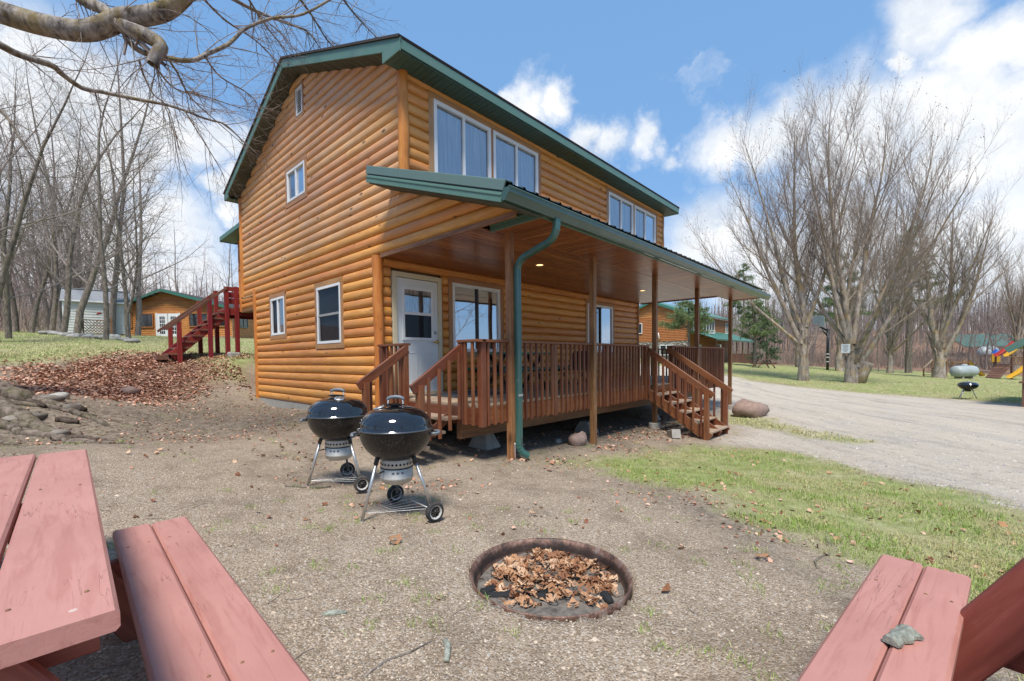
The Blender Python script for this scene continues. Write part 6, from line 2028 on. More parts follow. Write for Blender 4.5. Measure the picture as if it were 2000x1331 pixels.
T0 = np.array([mp[0], mp[1], mz])
trunk_top = T0+np.array([.1, .1, 4.6])
limbs.append((np.array([T0+[0, 0, -.3], T0+[0, 0, .0], T0+[.0, .02, .5], T0+[.02, .05, 1.6], T0+[.05, .05, 3.0], trunk_top, trunk_top+[.0, .4, 2.0], trunk_top+[-.3, 1.0, 4.0]]), np.array([.75, .62, .46, .42, .40, .36, .28, .2])))
pxs = [([(-60, 0), (0, 24), (80, 48), (160, 61), (208, 50), (240, 36), (280, 32), (320, 22), (356, -6), (400, -60)], 5.2, 5.2, .125, .095),
       ([(120, -40), (160, 0), (200, 18), (224, 38)], 5.3, 5.2, .055, .07),
       ([(225, 42), (256, 58), (296, 74), (315, 92), (306, 106), (297, 126)], 5.2, 5.1, .085, .062),
       ([(236, 52), (258, 88), (288, 106), (332, 116), (376, 118), (404, 106), (440, 90), (456, 78), (480, 56), (532, 36), (592, 28), (660, -10)], 5.2, 6.6, .036, .016),
       ([(-80, 40), (0, 88), (40, 108), (100, 128), (120, 144), (160, 172), (200, 180), (256, 192), (320, 204), (360, 216), (400, 232), (440, 244), (476, 278)], 5.6, 8.0, .05, .010),
       ([(-40, 190), (0, 215), (18, 235), (40, 275), (58, 302)], 5.5, 5.6, .02, .008),
       ([(440, -10), (500, 22), (560, 46), (600, 62), (628, 98)], 6.5, 9.0, .03, .009),
       ([(580, -10), (610, 32), (640, 80), (660, 98)], 7.0, 9.4, .022, .008),
       ([(664, -10), (696, 32), (740, 78)], 7.4, 9.8, .022, .008),
       ([(390, -10), (440, 40), (500, 80), (540, 122), (552, 150)], 6.4, 9.6, .018, .006),
       ([(480, -10), (520, 52), (552, 92), (566, 118)], 6.6, 9.4, .016, .006),
       ([(322, 108), (345, 140), (372, 190), (420, 235), (474, 282)], 5.3, 7.4, .014, .005),
       ([(285, 100), (310, 140), (345, 175), (400, 188), (450, 205), (503, 220)], 5.3, 7.8, .014, .005),
       ([(272, 118), (282, 150), (300, 185), (330, 215), (352, 300)], 5.2, 6.6, .012, .004),
       ([(320, 204), (335, 240), (346, 300), (352, 336)], 7.0, 7.2, .010, .004),
       ([(360, 216), (400, 280), (430, 330), (438, 350)], 7.2, 7.8, .010, .004),
       ([(186, 182), (196, 215), (220, 250), (246, 278)], 6.2, 6.4, .010, .004),
       ([(400, 110), (430, 150), (480, 180), (500, 200), (505, 215)], 5.6, 8.4, .012, .005)]
for px_, d0, d1, r0, r1 in pxs:
    limbs.append(path3(px_, d0, d1, r0, r1))
V, F = tubes([(l[0], l[1]) for l in limbs], 10)
ob('trunk', npmesh('trunk', V, F, M['bark_maple'], True), maple)
P3 = dict(seg=[5, 4, 3], wander=[.10, .13, .15], up=[-.02, -.01, .0], kids=[6, 4], start=[.12, .15], ang=[(25, 60), (25, 60)], ratio=[.48, .5], ref=[1, .7], rr=[.55, .6], rmin=.0028, tip=[.3, .4, .5])
q = random.Random(77)
out = [[], [], []]
for L_, R_ in limbs[1:]:
    m = len(L_)
    seglen = np.linalg.norm(np.diff(L_, axis=0), axis=1).sum()
    k = int(seglen*5.0)+3
    for i in range(k):
        j = q.randrange(int(m*.15), m-1)
        d = Vector((L_[j+1]-L_[j-1] if j else L_[1]-L_[0]).tolist()).normalized()
        d = rotv(d, math.radians(q.uniform(20, 55)), q.uniform(0, 6.28))
        d = (d+Vector((.12, .12, -.10))).normalized()
        grow(q, Vector(L_[j].tolist()), d, q.uniform(.35, 1.25), min(.0075, R_[j]*.6), 0, P3, out)
    if m == 21 and R_[-1] > .05: continue
    e = Vector((L_[-1]-L_[-3]).tolist()).normalized()
    grow(q, Vector(L_[-1].tolist()), e, .8, float(R_[-1])*.9, 0, P3, out)
Vs, Fs, b = [], [], 0
for lev, k in ((0, 4), (1, 3), (2, 3)):
    V, F = tubes(out[lev], k); Vs.append(V); Fs.append(F+b); b += len(V)
ob('crown', npmesh('crown', np.concatenate(Vs), np.concatenate(Fs), M['twig']), maple)
# root flare that runs into the view
q = random.Random(9)
roots = []
for (u0, v0, d0), (u1, v1, d1), r0, r1 in (((-90, 790, 6.1), (165, 822, 5.9), .10, .02), ((0, 775, 6.4), (255, 785, 6.9), .05, .01), ((40, 815, 5.9), (240, 838, 5.6), .04, .01), ((-110, 770, 6.3), (120, 800, 6.0), .22, .05), ((-100, 745, 6.6), (70, 768, 6.7), .26, .12), ((40, 762, 6.7), (215, 795, 6.6), .08, .03), ((60, 800, 6.1), (230, 812, 6.0), .055, .02), ((-60, 800, 5.9), (150, 835, 5.7), .09, .03), ((100, 830, 5.7), (190, 818, 5.8), .05, .02), ((-80, 840, 5.4), (60, 870, 5.0), .06, .02), ((120, 842, 5.6), (255, 848, 5.5), .03, .012)):
    a, b_ = at(u0, v0, d0), at(u1, v1, d1)
    pts, rr = [], []
    for i in range(11):
        t = i/10
        p = a+(b_-a)*t+np.array([q.uniform(-.05, .05), q.uniform(-.05, .05), 0])
        r = (r0+(r1-r0)*t)*q.uniform(.85, 1.15)*(1 if i < 10 else .3)
        p[2] = h1(p[0], p[1])+r*.30-(.04 if i > 9 else 0)
        pts.append(p); rr.append(r)
    roots.append((np.array(pts), np.array(rr)))
V, F = tubes(roots, 9)
ob('root', npmesh('root', V, F, M['bark_root'], True), maple)

# trees at the edge of the wood on the left
PW = dict(seg=[12, 7, 5, 4, 3], wander=[.06, .11, .13, .14, .14], up=[.02, .05, .04, .03, .02], kids=[20, 9, 7, 4], start=[.14, .15, .12, .12], ang=[(35, 65), (30, 60), (30, 60), (30, 60)],
          ratio=[.40, .52, .48, .48], ref=[1, 4.0, 1.7, .8], rr=[.38, .5, .5, .6], rmin=.0065, tip=[.06, .12, .25, .4, .5])
left = [(17, 663, 17.0, .20, 11, (.06, .02), 'slim leaning bare tree at the far left edge of the yard'),
        (-10, 668, 15.0, .30, 14, (.03, .02), 'thick dark bare trunk cut by the left edge of the view'),
        (100, 652, 26.0, .27, 16, (.05, -.02), 'straight grey bare tree left of the white shed'),
        (150, 657, 24.0, .33, 18, (-.02, .03), 'broad bare trunk standing close behind the white shed corner'),
        (122, 650, 22.0, .26, 15, (.13, -.14), 'bare trunk leaning right across the left end of the shed'),
        (207, 667, 18.0, .19, 13, (.02, -.02), 'grey bare tree rising in front of the right end of the shed'),
        (252, 660, 21.0, .20, 12, (.0, .0), 'bare forked tree between the shed and the lodge'),
        (33, 645, 30.0, .28, 17, (.02, .0), 'tall bare tree among those left of the shed, with a light trunk'),
        (60, 648, 28.0, .26, 16, (.08, .04), 'bare tree with low limbs near the stone edging')]
for i, (u, v, dd, r, hh, ln, lb) in enumerate(left):
    p = at(u, v, dd)
    q = random.Random(300+i)
    lean = Vector(CR.tolist())*ln[0]*1.2+Vector((0, 0, 1))
    r *= .52
    stems = [((0, 0, -.2), tuple(lean), hh, r)]
    if i in (6, 1): stems.append(((0, 0, 1.2), tuple(Vector(CR.tolist())*.35+Vector((0, 0, 1))), hh*.7, r*.6))
    plant_tree('bare_tree', lb, 'tree', (p[0], p[1], h1(p[0], p[1])), tree_meshes(q, stems, dict(PW), 1, M['bark_grey'], M['twig']), 'bare trees along the left of the yard')

# woodland behind, individuals that share six growth forms
protos = []
for i in range(6):
    q = random.Random(500+i)
    Pw = dict(PW); Pw['kids'] = [15, 7, 6, 3]; Pw['seg'] = [8, 5, 4, 3, 2]; Pw['rmin'] = .012
    protos.append(tree_meshes(q, [((0, 0, -.3), (q.uniform(-.06, .06), q.uniform(-.06, .06), 1), 13+q.uniform(-1, 2), .085+.03*(i % 3))], Pw, 1, M['bark_far'], M['twig_far'], 0, (7, 4, 3, 3, 3)))
q = random.Random(61)
WOODS = []
for _ in range(75): WOODS.append((q.uniform(-60, 470), q.uniform(36, 95), 'left'))
for _ in range(26): WOODS.append((q.uniform(-60, 300), q.uniform(26, 44), 'left'))
for _ in range(110): WOODS.append((q.uniform(1430, 2040), q.uniform(60, 125), 'right'))
for _ in range(22): WOODS.append((q.uniform(1640, 2050), q.uniform(48, 62), 'right'))
for _ in range(22): WOODS.append((q.uniform(1240, 1470), q.uniform(72, 130), 'right'))
for i in range(46):
    a = math.radians(q.uniform(125, 335)); dd = q.uniform(17, 42)
    x, y = CAM[0]+dd*math.cos(a), CAM[1]+dd*math.sin(a)
    s = q.uniform(.8, 1.2)
    plant_tree('woodland_tree', 'bare grey-brown woodland tree behind the picnic tables, seen mirrored in the windows', 'tree', (x, y, 0), protos[q.randrange(6)], 'bare trees behind the picnic tables',
               Matrix.Translation((x, y, h1(x, y))) @ Matrix.Rotation(q.uniform(0, 6.28), 4, 'Z') @ Matrix.Scale(s, 4))
for u, dd, side in WOODS:
    p = at(u, 690, dd)
    if side == 'left' and dd > 30 and 200 < u < 520 and dd < 55: continue
    if side == 'right' and 1840 < u and dd < 58: continue
    s = q.uniform(.75, 1.25)*(1.05 if side == 'left' else .92)
    Mx = Matrix.Translation((p[0], p[1], h1(p[0], p[1]))) @ Matrix.Rotation(q.uniform(0, 6.28), 4, 'Z') @ Matrix.Diagonal((s, s, s*q.uniform(.9, 1.15), 1))
    plant_tree('woodland_tree', 'bare grey-brown woodland tree in the woods beyond the '+('lodge and shed' if side == 'left' else 'lawn and drive'), 'tree', (p[0], p[1], 0), protos[q.randrange(6)],
               'bare trees of the '+('left' if side == 'left' else 'right')+' woods', Mx)
# far-off woods that read as one mass
curves = []
for _ in range(1500):
    side = q.random() < .4
    u = q.uniform(-100, 520) if side else q.uniform(1200, 2100)
    dd = q.uniform(95, 150) if side else q.uniform(95, 170)
    p = at(u, 690, dd); z = h1(p[0], p[1])
    hh = q.uniform(6, 13)
    b0 = np.array([p[0], p[1], z-.5]); lean = np.array([q.gauss(0, .06), q.gauss(0, .06), 1])
    curves.append((np.array([b0, b0+lean*hh*.5, b0+lean*hh]), np.array([.18, .12, .03])))
    for k in range(9):
        t = q.uniform(.2, .95)
        a = q.uniform(0, 6.28); l_ = hh*.3*(1.15-t)
        c0_ = b0+lean*hh*t
        c1_ = c0_+np.array([math.cos(a)*l_, math.sin(a)*l_, l_*q.uniform(.5, 1.1)])
        curves.append((np.array([c0_, (c0_+c1_)/2+np.array([0, 0, -.1]), c1_]), np.array([.05, .035, .015])))
V, F = tubes(curves, 3)
tag(ob('distant_woods', npmesh('distant_woods', V, F, M['twig_far'])), 'far-off bare woods behind the yard', kind='stuff')
# undergrowth: brush at the foot of the woods
curves = []
for _ in range(4200):
    side = q.random() < .25
    u = q.uniform(-60, 230) if side else q.uniform(1430, 2060)
    dd = q.uniform(30, 60) if side else q.uniform(62, 85)
    p = at(u, 690, dd); z = h1(p[0], p[1])
    hh = q.uniform(.8, 3.2)
    b0 = np.array([p[0], p[1], z-.1]); e = b0+np.array([q.gauss(0, .35), q.gauss(0, .35), hh])
    curves.append((np.array([b0, (b0+e)/2+np.array([q.gauss(0, .1), q.gauss(0, .1), 0]), e]), np.array([.03, .022, .01])))
V, F = tubes(curves, 3)
tag(ob('undergrowth', npmesh('undergrowth', V, F, M['twig_warm'])), 'thin brush along the foot of the woods', kind='stuff')


# pines and a spruce by the second cabin
def conifer(name, label, pos, hh, r, c0, width, mat_n, seed, droop=-.05, dens=1.0, tuft=.34):
    q = random.Random(seed); g = np.random.default_rng(seed)
    t = thing(name, label, 'pine tree' if 'pine' in name else 'spruce tree', pos)
    Mx = Matrix.Translation(Vector(pos))
    V, F = tubes([(np.array([(0, 0, -.2), (0.05, 0, hh*.5), (0, .05, hh)]), np.array([r, r*.65, .03]))], 9)
    ob('trunk', npmesh('trunk', V, F, M['bark_grey'], True), t, Mx)
    br, tips = [], []
    nb = int(46*dens)
    for i in range(nb):
        f = c0+(1-c0)*(i+.5)/nb
        for k in range(2):
            a = q.uniform(0, 6.28); l_ = width*(1-.85*((f-c0)/(1-c0))**1.2)*q.uniform(.55, 1.1)
            b0 = np.array([0, 0, hh*f]); d = np.array([math.cos(a), math.sin(a), droop+q.uniform(.0, .3)])
            p1 = b0+d*l_*.5; p2 = b0+d*l_+np.array([0, 0, .08*l_])
            br.append((np.array([b0, p1, p2]), np.array([.035, .022, .008])))
            m = int(12*l_)+4
            for _ in range(m):
                s = q.uniform(.45, 1.05)
                tips.append(b0+(p2-b0)*s+np.array([q.gauss(0, .16), q.gauss(0, .16), q.gauss(0, .10)])*(.5+s*.6))
    V, F = tubes(br, 3)
    ob('branches', npmesh('branches', V, F, M['bark_grey']), t, Mx)
    tips = np.array(tips)
    n = len(tips); K = 9
    c = np.repeat(tips, K, 0)
    d = g.normal(size=(n*K, 3))+np.array([0, 0, .45]); d /= np.linalg.norm(d, axis=1, keepdims=True)
    s = np.cross(d, g.normal(size=(n*K, 3))); s /= np.linalg.norm(s, axis=1, keepdims=True)
    L_ = tuft*g.uniform(.6, 1.2, (n*K, 1)); w = .02
    V = np.stack([c-s*w, c+s*w, c+d*L_], 1).reshape(-1, 3)
    o = ob('foliage', npmesh('foliage', V, np.arange(n*K*3).reshape(-1, 3), mat_n), t, Mx)
    return t


def conif(u, v, dd, *a, **k):
    p = at(u, v, dd)
    return p


for nm, lb, u, dd, hh, r, c0, w, mt_, sd_, dr in (('pine_tree', 'tall green pine with a grey trunk beside the small picnic table', 1474, 40.0, 6.0, .15, .42, 2.3, M['needle'], 1, -.05),
                                                 ('pine_tree', 'green pine whose boughs hang in front of the distant cabin gable', 1345, 36.0, 5.2, .13, .55, 2.6, M['needle'], 2, -.12),
                                                 ('spruce_tree', 'dark low-branched spruce right of the distant porch', 1498, 46.0, 5.6, .14, .12, 1.9, M['needle_dark'], 3, -.2),
                                                 ('pine_tree', 'pine with dark boughs behind the basketball pole', 1640, 52.0, 13.5, .25, .42, 3.6, M['needle'], 4, -.1),
                                                 ('pine_tree', 'thick grey-trunked pine standing in the lawn right of the notice tree', 1775, 52.0, 17.0, .36, .42, 4.6, M['needle'], 5, -.1),
                                                 ('pine_tree', 'pine partly hidden behind the two-stemmed tree', 1452, 60.0, 13.5, .22, .5, 2.6, M['needle'], 6, -.1)):
    p = at(u, 700, dd)
    conifer(nm, lb, (p[0], p[1], h1(p[0], p[1])), hh, r, c0, w, mt_, sd_, dr, .55 if hh > 10 else .62, .27 if hh < 10 else .4)

# ------------------------------------------------------------------ stones and boulders
def rock(name, label, cat_, x, y, s, m, seed, sink=.3, group=None, rz=0):
    q = np.random.default_rng(seed)
    n, k = 12, 8
    V, F = [], []
    ph = q.uniform(0, 6, 6)
    for j in range(k+1):
        b = -math.pi/2+math.pi*j/k
        for i in range(n):
            a = 2*math.pi*i/n
            d = np.array([math.cos(a)*math.cos(b), math.sin(a)*math.cos(b), math.sin(b)])
            r = 1+.13*math.sin(2.3*d[0]*2+ph[0])+.12*math.sin(3.1*d[1]*2+ph[1])+.10*math.sin(4*d[2]+ph[2])+.06*math.sin(7*d[0]+5*d[1]+ph[3])
            V.append((d[0]*r*s[0], d[1]*r*s[1], d[2]*r*s[2]))
    F = [(j*n+i, j*n+(i+1) % n, (j+1)*n+(i+1) % n, (j+1)*n+i) for j in range(k) for i in range(n)]
    o = ob(name, pymesh(name, V, F, m, True), None, Matrix.Translation((x, y, h1(x, y)+s[2]*(1-2*sink))) @ Matrix.Rotation(rz, 4, 'Z'))
    return tag(o, label, cat_, group)


rock('boulder', 'big pinkish-brown boulder beside the farthest porch post', 'boulder', 9.35, -3.25, (.52, .36, .33), M['boulder'], 1, .3, rz=-.3)
rock('rock', 'flat-topped brown rock at the foot of the leaf bank', 'rock', -2.55, 6.05, (.20, .12, .09), M['boulder'], 2, .3, rz=-.6)
rock('rock', 'pale blue-grey stone between the tree roots', 'rock', -3.72, 3.75, (.15, .09, .07), M['stone'], 3, .42)
rock('rock', 'rounded tan rock leaning against the second porch post', 'rock', 2.35, -2.35, (.18, .14, .15), M['boulder'], 4, .3)
rock('rock', 'small dark stone next to the tan rock under the deck', 'rock', 2.2, -2.05, (.07, .06, .05), M['stone'], 5, .3)
rock('rock', 'pale grey stone at the far left of the roots', 'rock', -4.35, 3.6, (.11, .08, .06), M['dull_stone'], 6, .3)
rock('rock', 'pale stone lying by the red stairs post near the cabin corner', 'rock', .12, 8.2, (.2, .12, .09), M['stone'], 7, .3)
for (u, v, dd, s, lb) in ((60, 792, 6.2, (.20, .12, .07), 'flat brown stone half buried among the tree roots'), (112, 818, 5.95, (.16, .10, .06), 'smooth grey-brown stone below the roots nearest the tables'), (20, 800, 6.0, (.15, .10, .07), 'dull grey stone in the crook of the thickest root'), (140, 790, 6.7, (.13, .09, .08), 'pale round-topped stone at the end of the roots'), (95, 775, 6.9, (.18, .11, .09), 'grey lump of stone above the longest root'), (575, 858, 6.2, (.05, .03, .02), 'small pale stone on the gravel left of the grills')):
    p = at(u, v, dd)
    rock('rock', lb, 'rock', p[0], p[1], s, M['dull_stone'], int(u), .42, rz=.6)
for (u0, v0, d0, u1, v1, d1, r, lb) in ((124, 784, 6.75, 168, 788, 6.8, .055, 'dark rotting branch lying beyond the roots'), (108, 806, 6.3, 152, 800, 6.4, .050, 'short dark dead branch against the stones by the roots'), (130, 822, 5.95, 192, 824, 5.9, .034, 'thin dead branch lying on the bare soil below the roots'), (40, 778, 6.6, 88, 783, 6.5, .05, 'blackened dead branch under the mossy root')):
    a, b_ = at(u0, v0, d0), at(u1, v1, d1)
    pts = []
    for i in range(6):
        c = a+(b_-a)*i/5
        pts.append((c[0], c[1]+rnd.uniform(-.02, .02), h1(c[0], c[1])+r*.6))
    tag(tube('dead_branch', None, pts, [r*.7, r, r*.95, r, r*.8, r*.5], M['root_dark'], 8), lb, 'branch')
q = random.Random(8)
for i in range(34):
    u = 92+i*4.6+q.uniform(-2, 2)
    v = 655+(u-92)*.12+q.uniform(-3, 3)
    if 245 < u < 258: continue
    if i > 29: u, v = 232+ (i-29)*7, 663+q.uniform(-2, 2)
    dd = 21.5-(u-92)*.02
    p = at(u, v, dd)
    s = q.uniform(.10, .24)
    rock('edging_stone', 'pale stone in the row edging the bed before the white shed', 'stone', p[0], p[1], (s*1.3, s, s*.6), M['stone'], 40+i, .3, 'pale stones edging the bed by the shed', q.uniform(0, 3))

# ------------------------------------------------------------------ ground cover
g = np.random.default_rng(21)


def in_view(x, y, mg=60):
    d = np.stack([x-CAM[0], y-CAM[1], np.full_like(x, -1.2)], -1)
    zf = d@_F
    u = 967.4+FPX*(d@CR)/np.maximum(zf, .05)
    return (zf > .45) & (u > -mg) & (u < 2000+mg)


def polar(n, r0, r1, a0=-22, a1=108, pw=1.0):
    r = r0*(r1/r0)**(g.random(n)**pw)
    a = np.radians(g.uniform(a0, a1, n))
    x, y = CAM[0]+r*np.cos(a), CAM[1]+r*np.sin(a)
    k = in_view(x, y)
    return x[k], y[k], r[k]


def blades(name, label, x, y, hgt, w, m, lean=.5):
    n = len(x)
    z = H(x, y)
    a = g.uniform(0, 2*np.pi, n); l_ = np.abs(g.normal(0, lean, n))
    hh = hgt*g.uniform(.5, 1.3, n)
    dx_, dy_ = np.cos(a), np.sin(a)
    b = g.uniform(0, 2*np.pi, n)
    wx, wy = np.cos(b)*w*.5, np.sin(b)*w*.5
    p = np.stack([x, y, z-.004], -1); wv = np.stack([wx, wy, np.zeros(n)], -1)
    mid = p+np.stack([dx_*l_*hh*.3, dy_*l_*hh*.3, hh*.6], -1)
    top = p+np.stack([dx_*l_*hh, dy_*l_*hh, hh*(1-.35*np.minimum(l_, 1.2))], -1)
    V = np.stack([p-wv, p+wv, mid+wv*.7, mid-wv*.7, top], 1).reshape(-1, 3)
    base = np.arange(n)[:, None]*5
    F = np.concatenate([base+np.array([[0, 1, 2]]), base+np.array([[0, 2, 3]]), base+np.array([[3, 2, 4]])], 0)
    return tag(ob(name, npmesh(name, V, F, m), None), label, kind='stuff')


_hp = np.array([[.0, -2.4], [9.9, 0]])


def clear(x, y):
    k = ~((x > -.05) & (x < 9.9) & (y > -2.4) & (y < 7.6))
    k &= np.hypot(x-RING[0], y-RING[1]) > .50
    return k


# grass strip and verge
x, y, r = polar(260000, 1.6, 13, -22, 45)
zz = zones(x, y)
pr_ = zz[:, 0]*np.clip(.1+2.4*(fbm(x, y, 2.6, 4)-.34), .03, 1)
k = clear(x, y) & (g.random(len(x)) < pr_) & (zz[:, 0] > .15)
x, y, r = x[k], y[k], r[k]
sel = fbm(x+9, y, 2.4, 4) > .485
blades('grass', 'patchy green spring grass between the gravel yard and the drive', x[~sel], y[~sel], .052, .0048, M['grass'], .9)
blades('dry_grass', 'straw-coloured grass mixed through the green strip', x[sel], y[sel], .045, .0048, M['straw_mix'], 1.3)
# sparse tufts in the yard
tx, ty, tr_ = polar(420, 2.0, 12)
k = clear(tx, ty) & (zones(tx, ty)[:, 3] < .5); tx, ty = tx[k][:190], ty[k][:190]
xx = np.repeat(tx, 26)+g.normal(0, .035, len(tx)*26); yy = np.repeat(ty, 26)+g.normal(0, .035, len(tx)*26)
blades('grass_tufts', 'small scattered grass tufts in the gravel', xx, yy, .035, .004, M['grass'], .9)
# mossy patches on the soil left of the cabin
x, y, r = polar(90000, 3.5, 13, 30, 108)
pm = np.clip((fbm(x+40, y, .9, 4)-.56)*7, 0, 1)*zones(x, y)[:, 2]
k = clear(x, y) & (g.random(len(x)) < pm*.6)
blades('moss_patches', 'low yellow-green moss and grass in patches on the bare soil', x[k], y[k], .022, .006, M['moss'], 1.2)
# lawns farther off
x, y, r = polar(300000, 10, 75, -25, 108, .8)
zz = zones(x, y)
k = clear(x, y) & (g.random(len(x)) < zz[:, 0]*np.clip(.2+1.6*(fbm(x, y, .7, 3)-.2), 0, 1)) & (zz[:, 0] > .3)
x, y = x[k], y[k]
sel = (fbm(x+9, y, .5, 3) > .34) | ((y > 7) & (x < 8) & (y < 19) & (fbm(x, y+4, .9, 3) > .24))
blades('lawn_grass', 'green lawn beyond the drive and behind the leaf bank', x[~sel], y[~sel], .07, .018, M['grass'], .9)
blades('lawn_straw', 'dry straw-coloured grass across the lawns', x[sel], y[sel], .065, .018, M['straw'], 1.1)


def litter(name, label, x, y, size, m, lift=.012, tilt=.5):
    n = len(x)
    z = H(x, y)+g.uniform(0, lift, n)
    a = g.uniform(0, 2*np.pi, n)
    ex = np.stack([np.cos(a), np.sin(a), g.normal(0, tilt, n)], -1); ex /= np.linalg.norm(ex, axis=1, keepdims=True)
    up_ = np.stack([g.normal(0, tilt, n), g.normal(0, tilt, n), np.ones(n)], -1)
    ey = np.cross(up_, ex); ey /= np.linalg.norm(ey, axis=1, keepdims=True)
    nz = np.cross(ex, ey)
    s = (size*g.uniform(.55, 1.35, n))[:, None]
    c = np.stack([x, y, z+s[:, 0]*.12], -1)
    curl = s*g.uniform(.05, .32, n)[:, None]
    pts = [(-.5, 0, 1), (-.12, -.42, .2), (.28, -.32, .3), (.5, .05, 1), (.2, .40, .4), (-.2, .36, .2)]
    V = np.stack([c+ex*s*(px_*g.uniform(.8, 1.2, n)[:, None])+ey*s*(py_*g.uniform(.8, 1.2, n)[:, None])+nz*curl*cz_ for px_, py_, cz_ in pts]+[c], 1).reshape(-1, 3)
    base = np.arange(n)[:, None]*7
    F = np.concatenate([base+np.array([[6, i, (i+1) % 6]]) for i in range(6)], 0)
    return tag(ob(name, npmesh(name, V, F, m), None), label, kind='stuff')


n = 46000
x = g.uniform(-5.5, .6, n); y = g.uniform(3.4, 11.5, n)
lz = soft(BANK, x, y, 1.9, .8, 1.3)**1.3*np.clip(.25+1.6*(fbm(x, y, 2.0, 3)-.25), .15, 1)
k = clear(x, y) & (g.random(n) < lz) & (lz > .01)
litter('leaf_litter', 'thick brown fallen leaves on the bank beside the cabin', x[k][:9500], y[k][:9500], .056, M['leaf_bank'], .018, .38)
# loose leaves elsewhere
x, y, r = polar(2600, 2.2, 13)
wt = np.clip((fbm(x, y, 1.0, 3)-.45)*3.0, .02, 1)
wt *= np.where((x > -.6) & (y > -3.4) & (y < -2.2), 3.0, 1.0)*np.where((x < -.4) & (y > -1) & (y < 7), 1.4, .55)
zz = zones(x, y)
wt = np.maximum(wt, zz[:, 0]*.55*(r < 9))*(zz[:, 3] < .6)
wt *= np.where((r < 5.5) & (zz[:, 0] < .3) & (x < .0), .22, 1.0)
k = (g.random(len(x)) < wt) & (np.hypot(x-RING[0], y-RING[1]) > .55) & ~((x > -.05) & (x < 9.9) & (y > 0))
litter('scattered_leaves', 'dry leaves blown across the yard and the grass strip', x[k], y[k], .050, M['leaf'], .01, .45)
x, y, r = polar(42000, 3.2, 14, -10, 108)
zz = zones(x, y)
k = clear(x, y) & (zz[:, 3] < .4) & (g.random(len(x)) < np.clip(zz[:, 2], .03, 1)*np.clip(3.0*(fbm(x, y, 1.6, 3)-.38), .04, 1)*.75)
litter('crumbled_litter', 'crumbled brown leaf bits and bark over the bare soil', x[k], y[k], .034, M['leaf_bank'], .008, .5)
xs_ = g.uniform(.1, 8, 2200); ys_ = g.uniform(-3.3, -1.0, 2200)
k = g.random(2200) < np.clip((fbm(xs_, ys_, 1.2, 3)-.35)*2.2, 0, 1)*.6
litter('leaves_under_deck', 'dry leaves gathered on the soil under the deck edge', xs_[k], ys_[k], .06, M['leaf_bank'], .01, .45)


def pebbles(name, label, x, y, size, m):
    n = len(x)
    z = H(x, y)
    s = size*np.exp(g.normal(0, .38, n))
    oct_ = np.array([[1, 0, 0], [.25, .95, 0], [-.8, .6, 0], [-.85, -.55, 0], [.2, -1, 0], [.1, .05, .75]])
    a = g.uniform(0, 2*np.pi, n); ca, sa = np.cos(a), np.sin(a)
    jit = g.uniform(.7, 1.25, (n, 6, 1))
    P_ = oct_[None]*jit
    P_ = P_*np.stack([np.ones(n), g.uniform(.6, 1, n), g.uniform(.6, 1.1, n)], -1)[:, None]*s[:, None, None]
    X_ = P_[..., 0]*ca[:, None]-P_[..., 1]*sa[:, None]; Y_ = P_[..., 0]*sa[:, None]+P_[..., 1]*ca[:, None]
    V = np.stack([X_+x[:, None], Y_+y[:, None], P_[..., 2]+z[:, None]-.001], -1).reshape(-1, 3)
    base = np.arange(n)[:, None]*6
    F = np.concatenate([base+np.array([[5, i, (i+1) % 5]]) for i in range(5)], 0)
    return tag(ob(name, npmesh(name, V, F, m, False), None), label, kind='stuff')


x, y, r = polar(210000, .75, 7.5, -25, 110, 1.0)
zz = zones(x, y)
k = clear(x, y) & (g.random(len(x)) < (1-zz[:, 0]*.85)*(1-zz[:, 2]*.6)*np.clip(.35+1.5*(fbm(x, y, 1.5, 3)-.3), .1, 1)) & (H(x, y) < .2)
x, y = x[k], y[k]
sel = g.random(len(x)) < .2
pebbles('gravel', 'small tan pebbles scattered over the yard', x[~sel], y[~sel], .0038, M['pebble'])
pebbles('grey_gravel', 'small grey and white pebbles scattered over the yard', x[sel], y[sel], .0040, M['pebble_grey'])
x, y, r = polar(9000, .9, 8, -25, 110, 1.1)
k = clear(x, y) & (zones(x, y)[:, 0] < .4) & (H(x, y) < .1)
pebbles('larger_pebbles', 'larger loose stones among the gravel', x[k][:1500], y[k][:1500], .0075, M['pebble'])
x, y, r = polar(30000, 4.2, 16, -25, 30)
k = zones(x, y)[:, 3] > .5
pebbles('road_gravel', 'loose grey stones on the drive', x[k], y[k], .012, M['pebble_grey'])

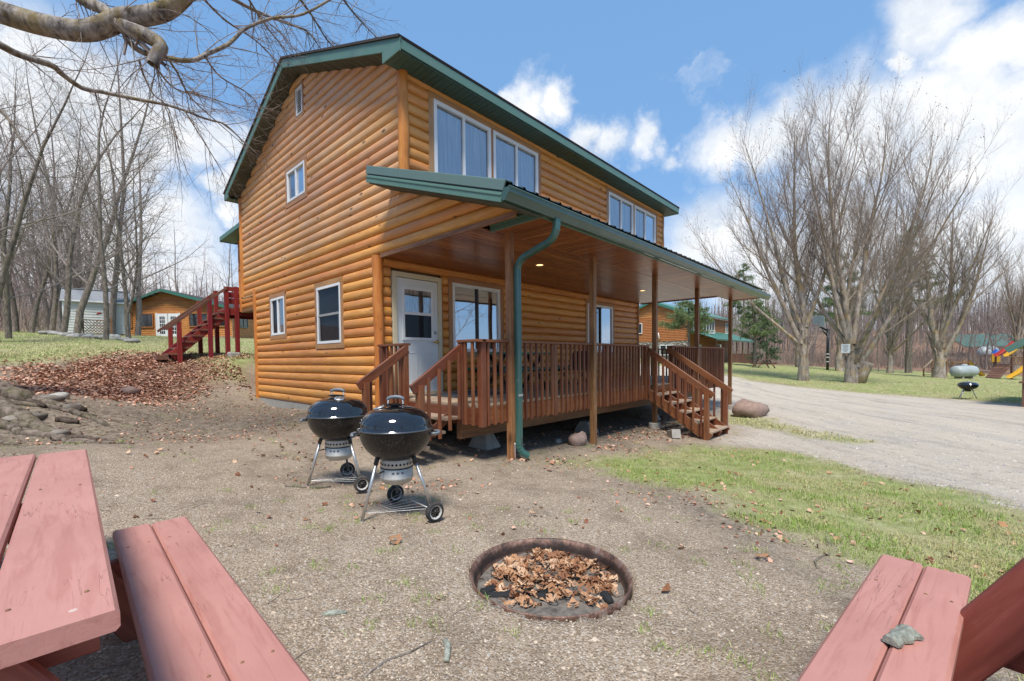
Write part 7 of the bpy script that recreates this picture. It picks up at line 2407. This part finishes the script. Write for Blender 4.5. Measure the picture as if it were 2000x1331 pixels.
# twigs lying about
curves = []
x, y, r = polar(200, 1.9, 9)
for a_, b_ in zip(x[:130], y[:130]):
    if math.hypot(a_-RING[0], b_-RING[1]) < .6 or (a_ > 0 and b_ > -2.3): continue
    an = rnd.uniform(0, 6.28); ln = rnd.uniform(.03, .16)
    pts = []
    for i in range(5):
        px_, py_ = a_+math.cos(an)*ln*i/4, b_+math.sin(an)*ln*i/4
        an += rnd.uniform(-.25, .25)
        pts.append((px_, py_, h1(px_, py_)+.004))
    curves.append((np.array(pts), np.linspace(.0026, .0012, 5)))
V, F = tubes(curves, 4)
tag(ob('twig_litter', npmesh('twig_litter', V, F, M['twig_warm']), None), 'thin dead twigs scattered on the gravel', kind='stuff')


def stick(label, pts, r, m):
    P_ = [(a, b, h1(a, b)+r[0]*.8) for a, b in pts]
    return tag(tube('stick', None, P_, r, m, 7), label, 'stick')


stick('forked pale stick lying on bare soil near the right bench', [(-.62, -6.05), (-.5, -6.02), (-.40, -6.03), (-.27, -6.07)], [.004, .008, .008, .005], M['bark_grey'])
stick('lichen-grey stick end on the gravel below the fire ring', [(-2.84, -5.09), (-2.80, -5.05), (-2.775, -5.02), (-2.76, -4.99)], [.012, .014, .016, .012], M['lichen'])
stick('knobbly lichen-covered twig piece on the gravel between bench and fire ring', [(-3.05, -4.40), (-3.02, -4.42), (-2.99, -4.44), (-2.955, -4.465)], [.006, .016, .017, .007], M['lichen'])
stick('brown stick lying under the farther kettle grill', [(-2.32, -2.02), (-2.2, -2.12), (-2.08, -2.20), (-1.95, -2.22)], [.010, .014, .013, .008], M['bark_grey'])
stick('thin dark twig on the gravel right of the left bench', [(-3.12, -4.92), (-3.0, -4.9), (-2.9, -4.93), (-2.8, -4.94)], [.003, .005, .005, .003], M['bark_maple'])
for i, (x_, y_, s_, lb) in enumerate(((-2.29, -3.87, .10, 'tan dry leaf lying flat on the gravel before the nearer grill'), (-1.13, -4.17, .08, 'brown dry leaf on the gravel behind the fire ring'), (-.75, -5.78, .09, 'dark curled leaf on the soil near the forked stick'), (-2.55, -3.05, .06, 'small orange-brown leaf between the grill and the left bench'))):
    tag(ob('dry_leaf', LEAFM[i], None, Matrix.Translation((x_, y_, h1(x_, y_)+.02)) @ Matrix.Rotation(i*1.3, 4, 'Z') @ Matrix.Rotation(.3, 4, 'X') @ Matrix.Scale(s_, 4)), lb, 'leaf')
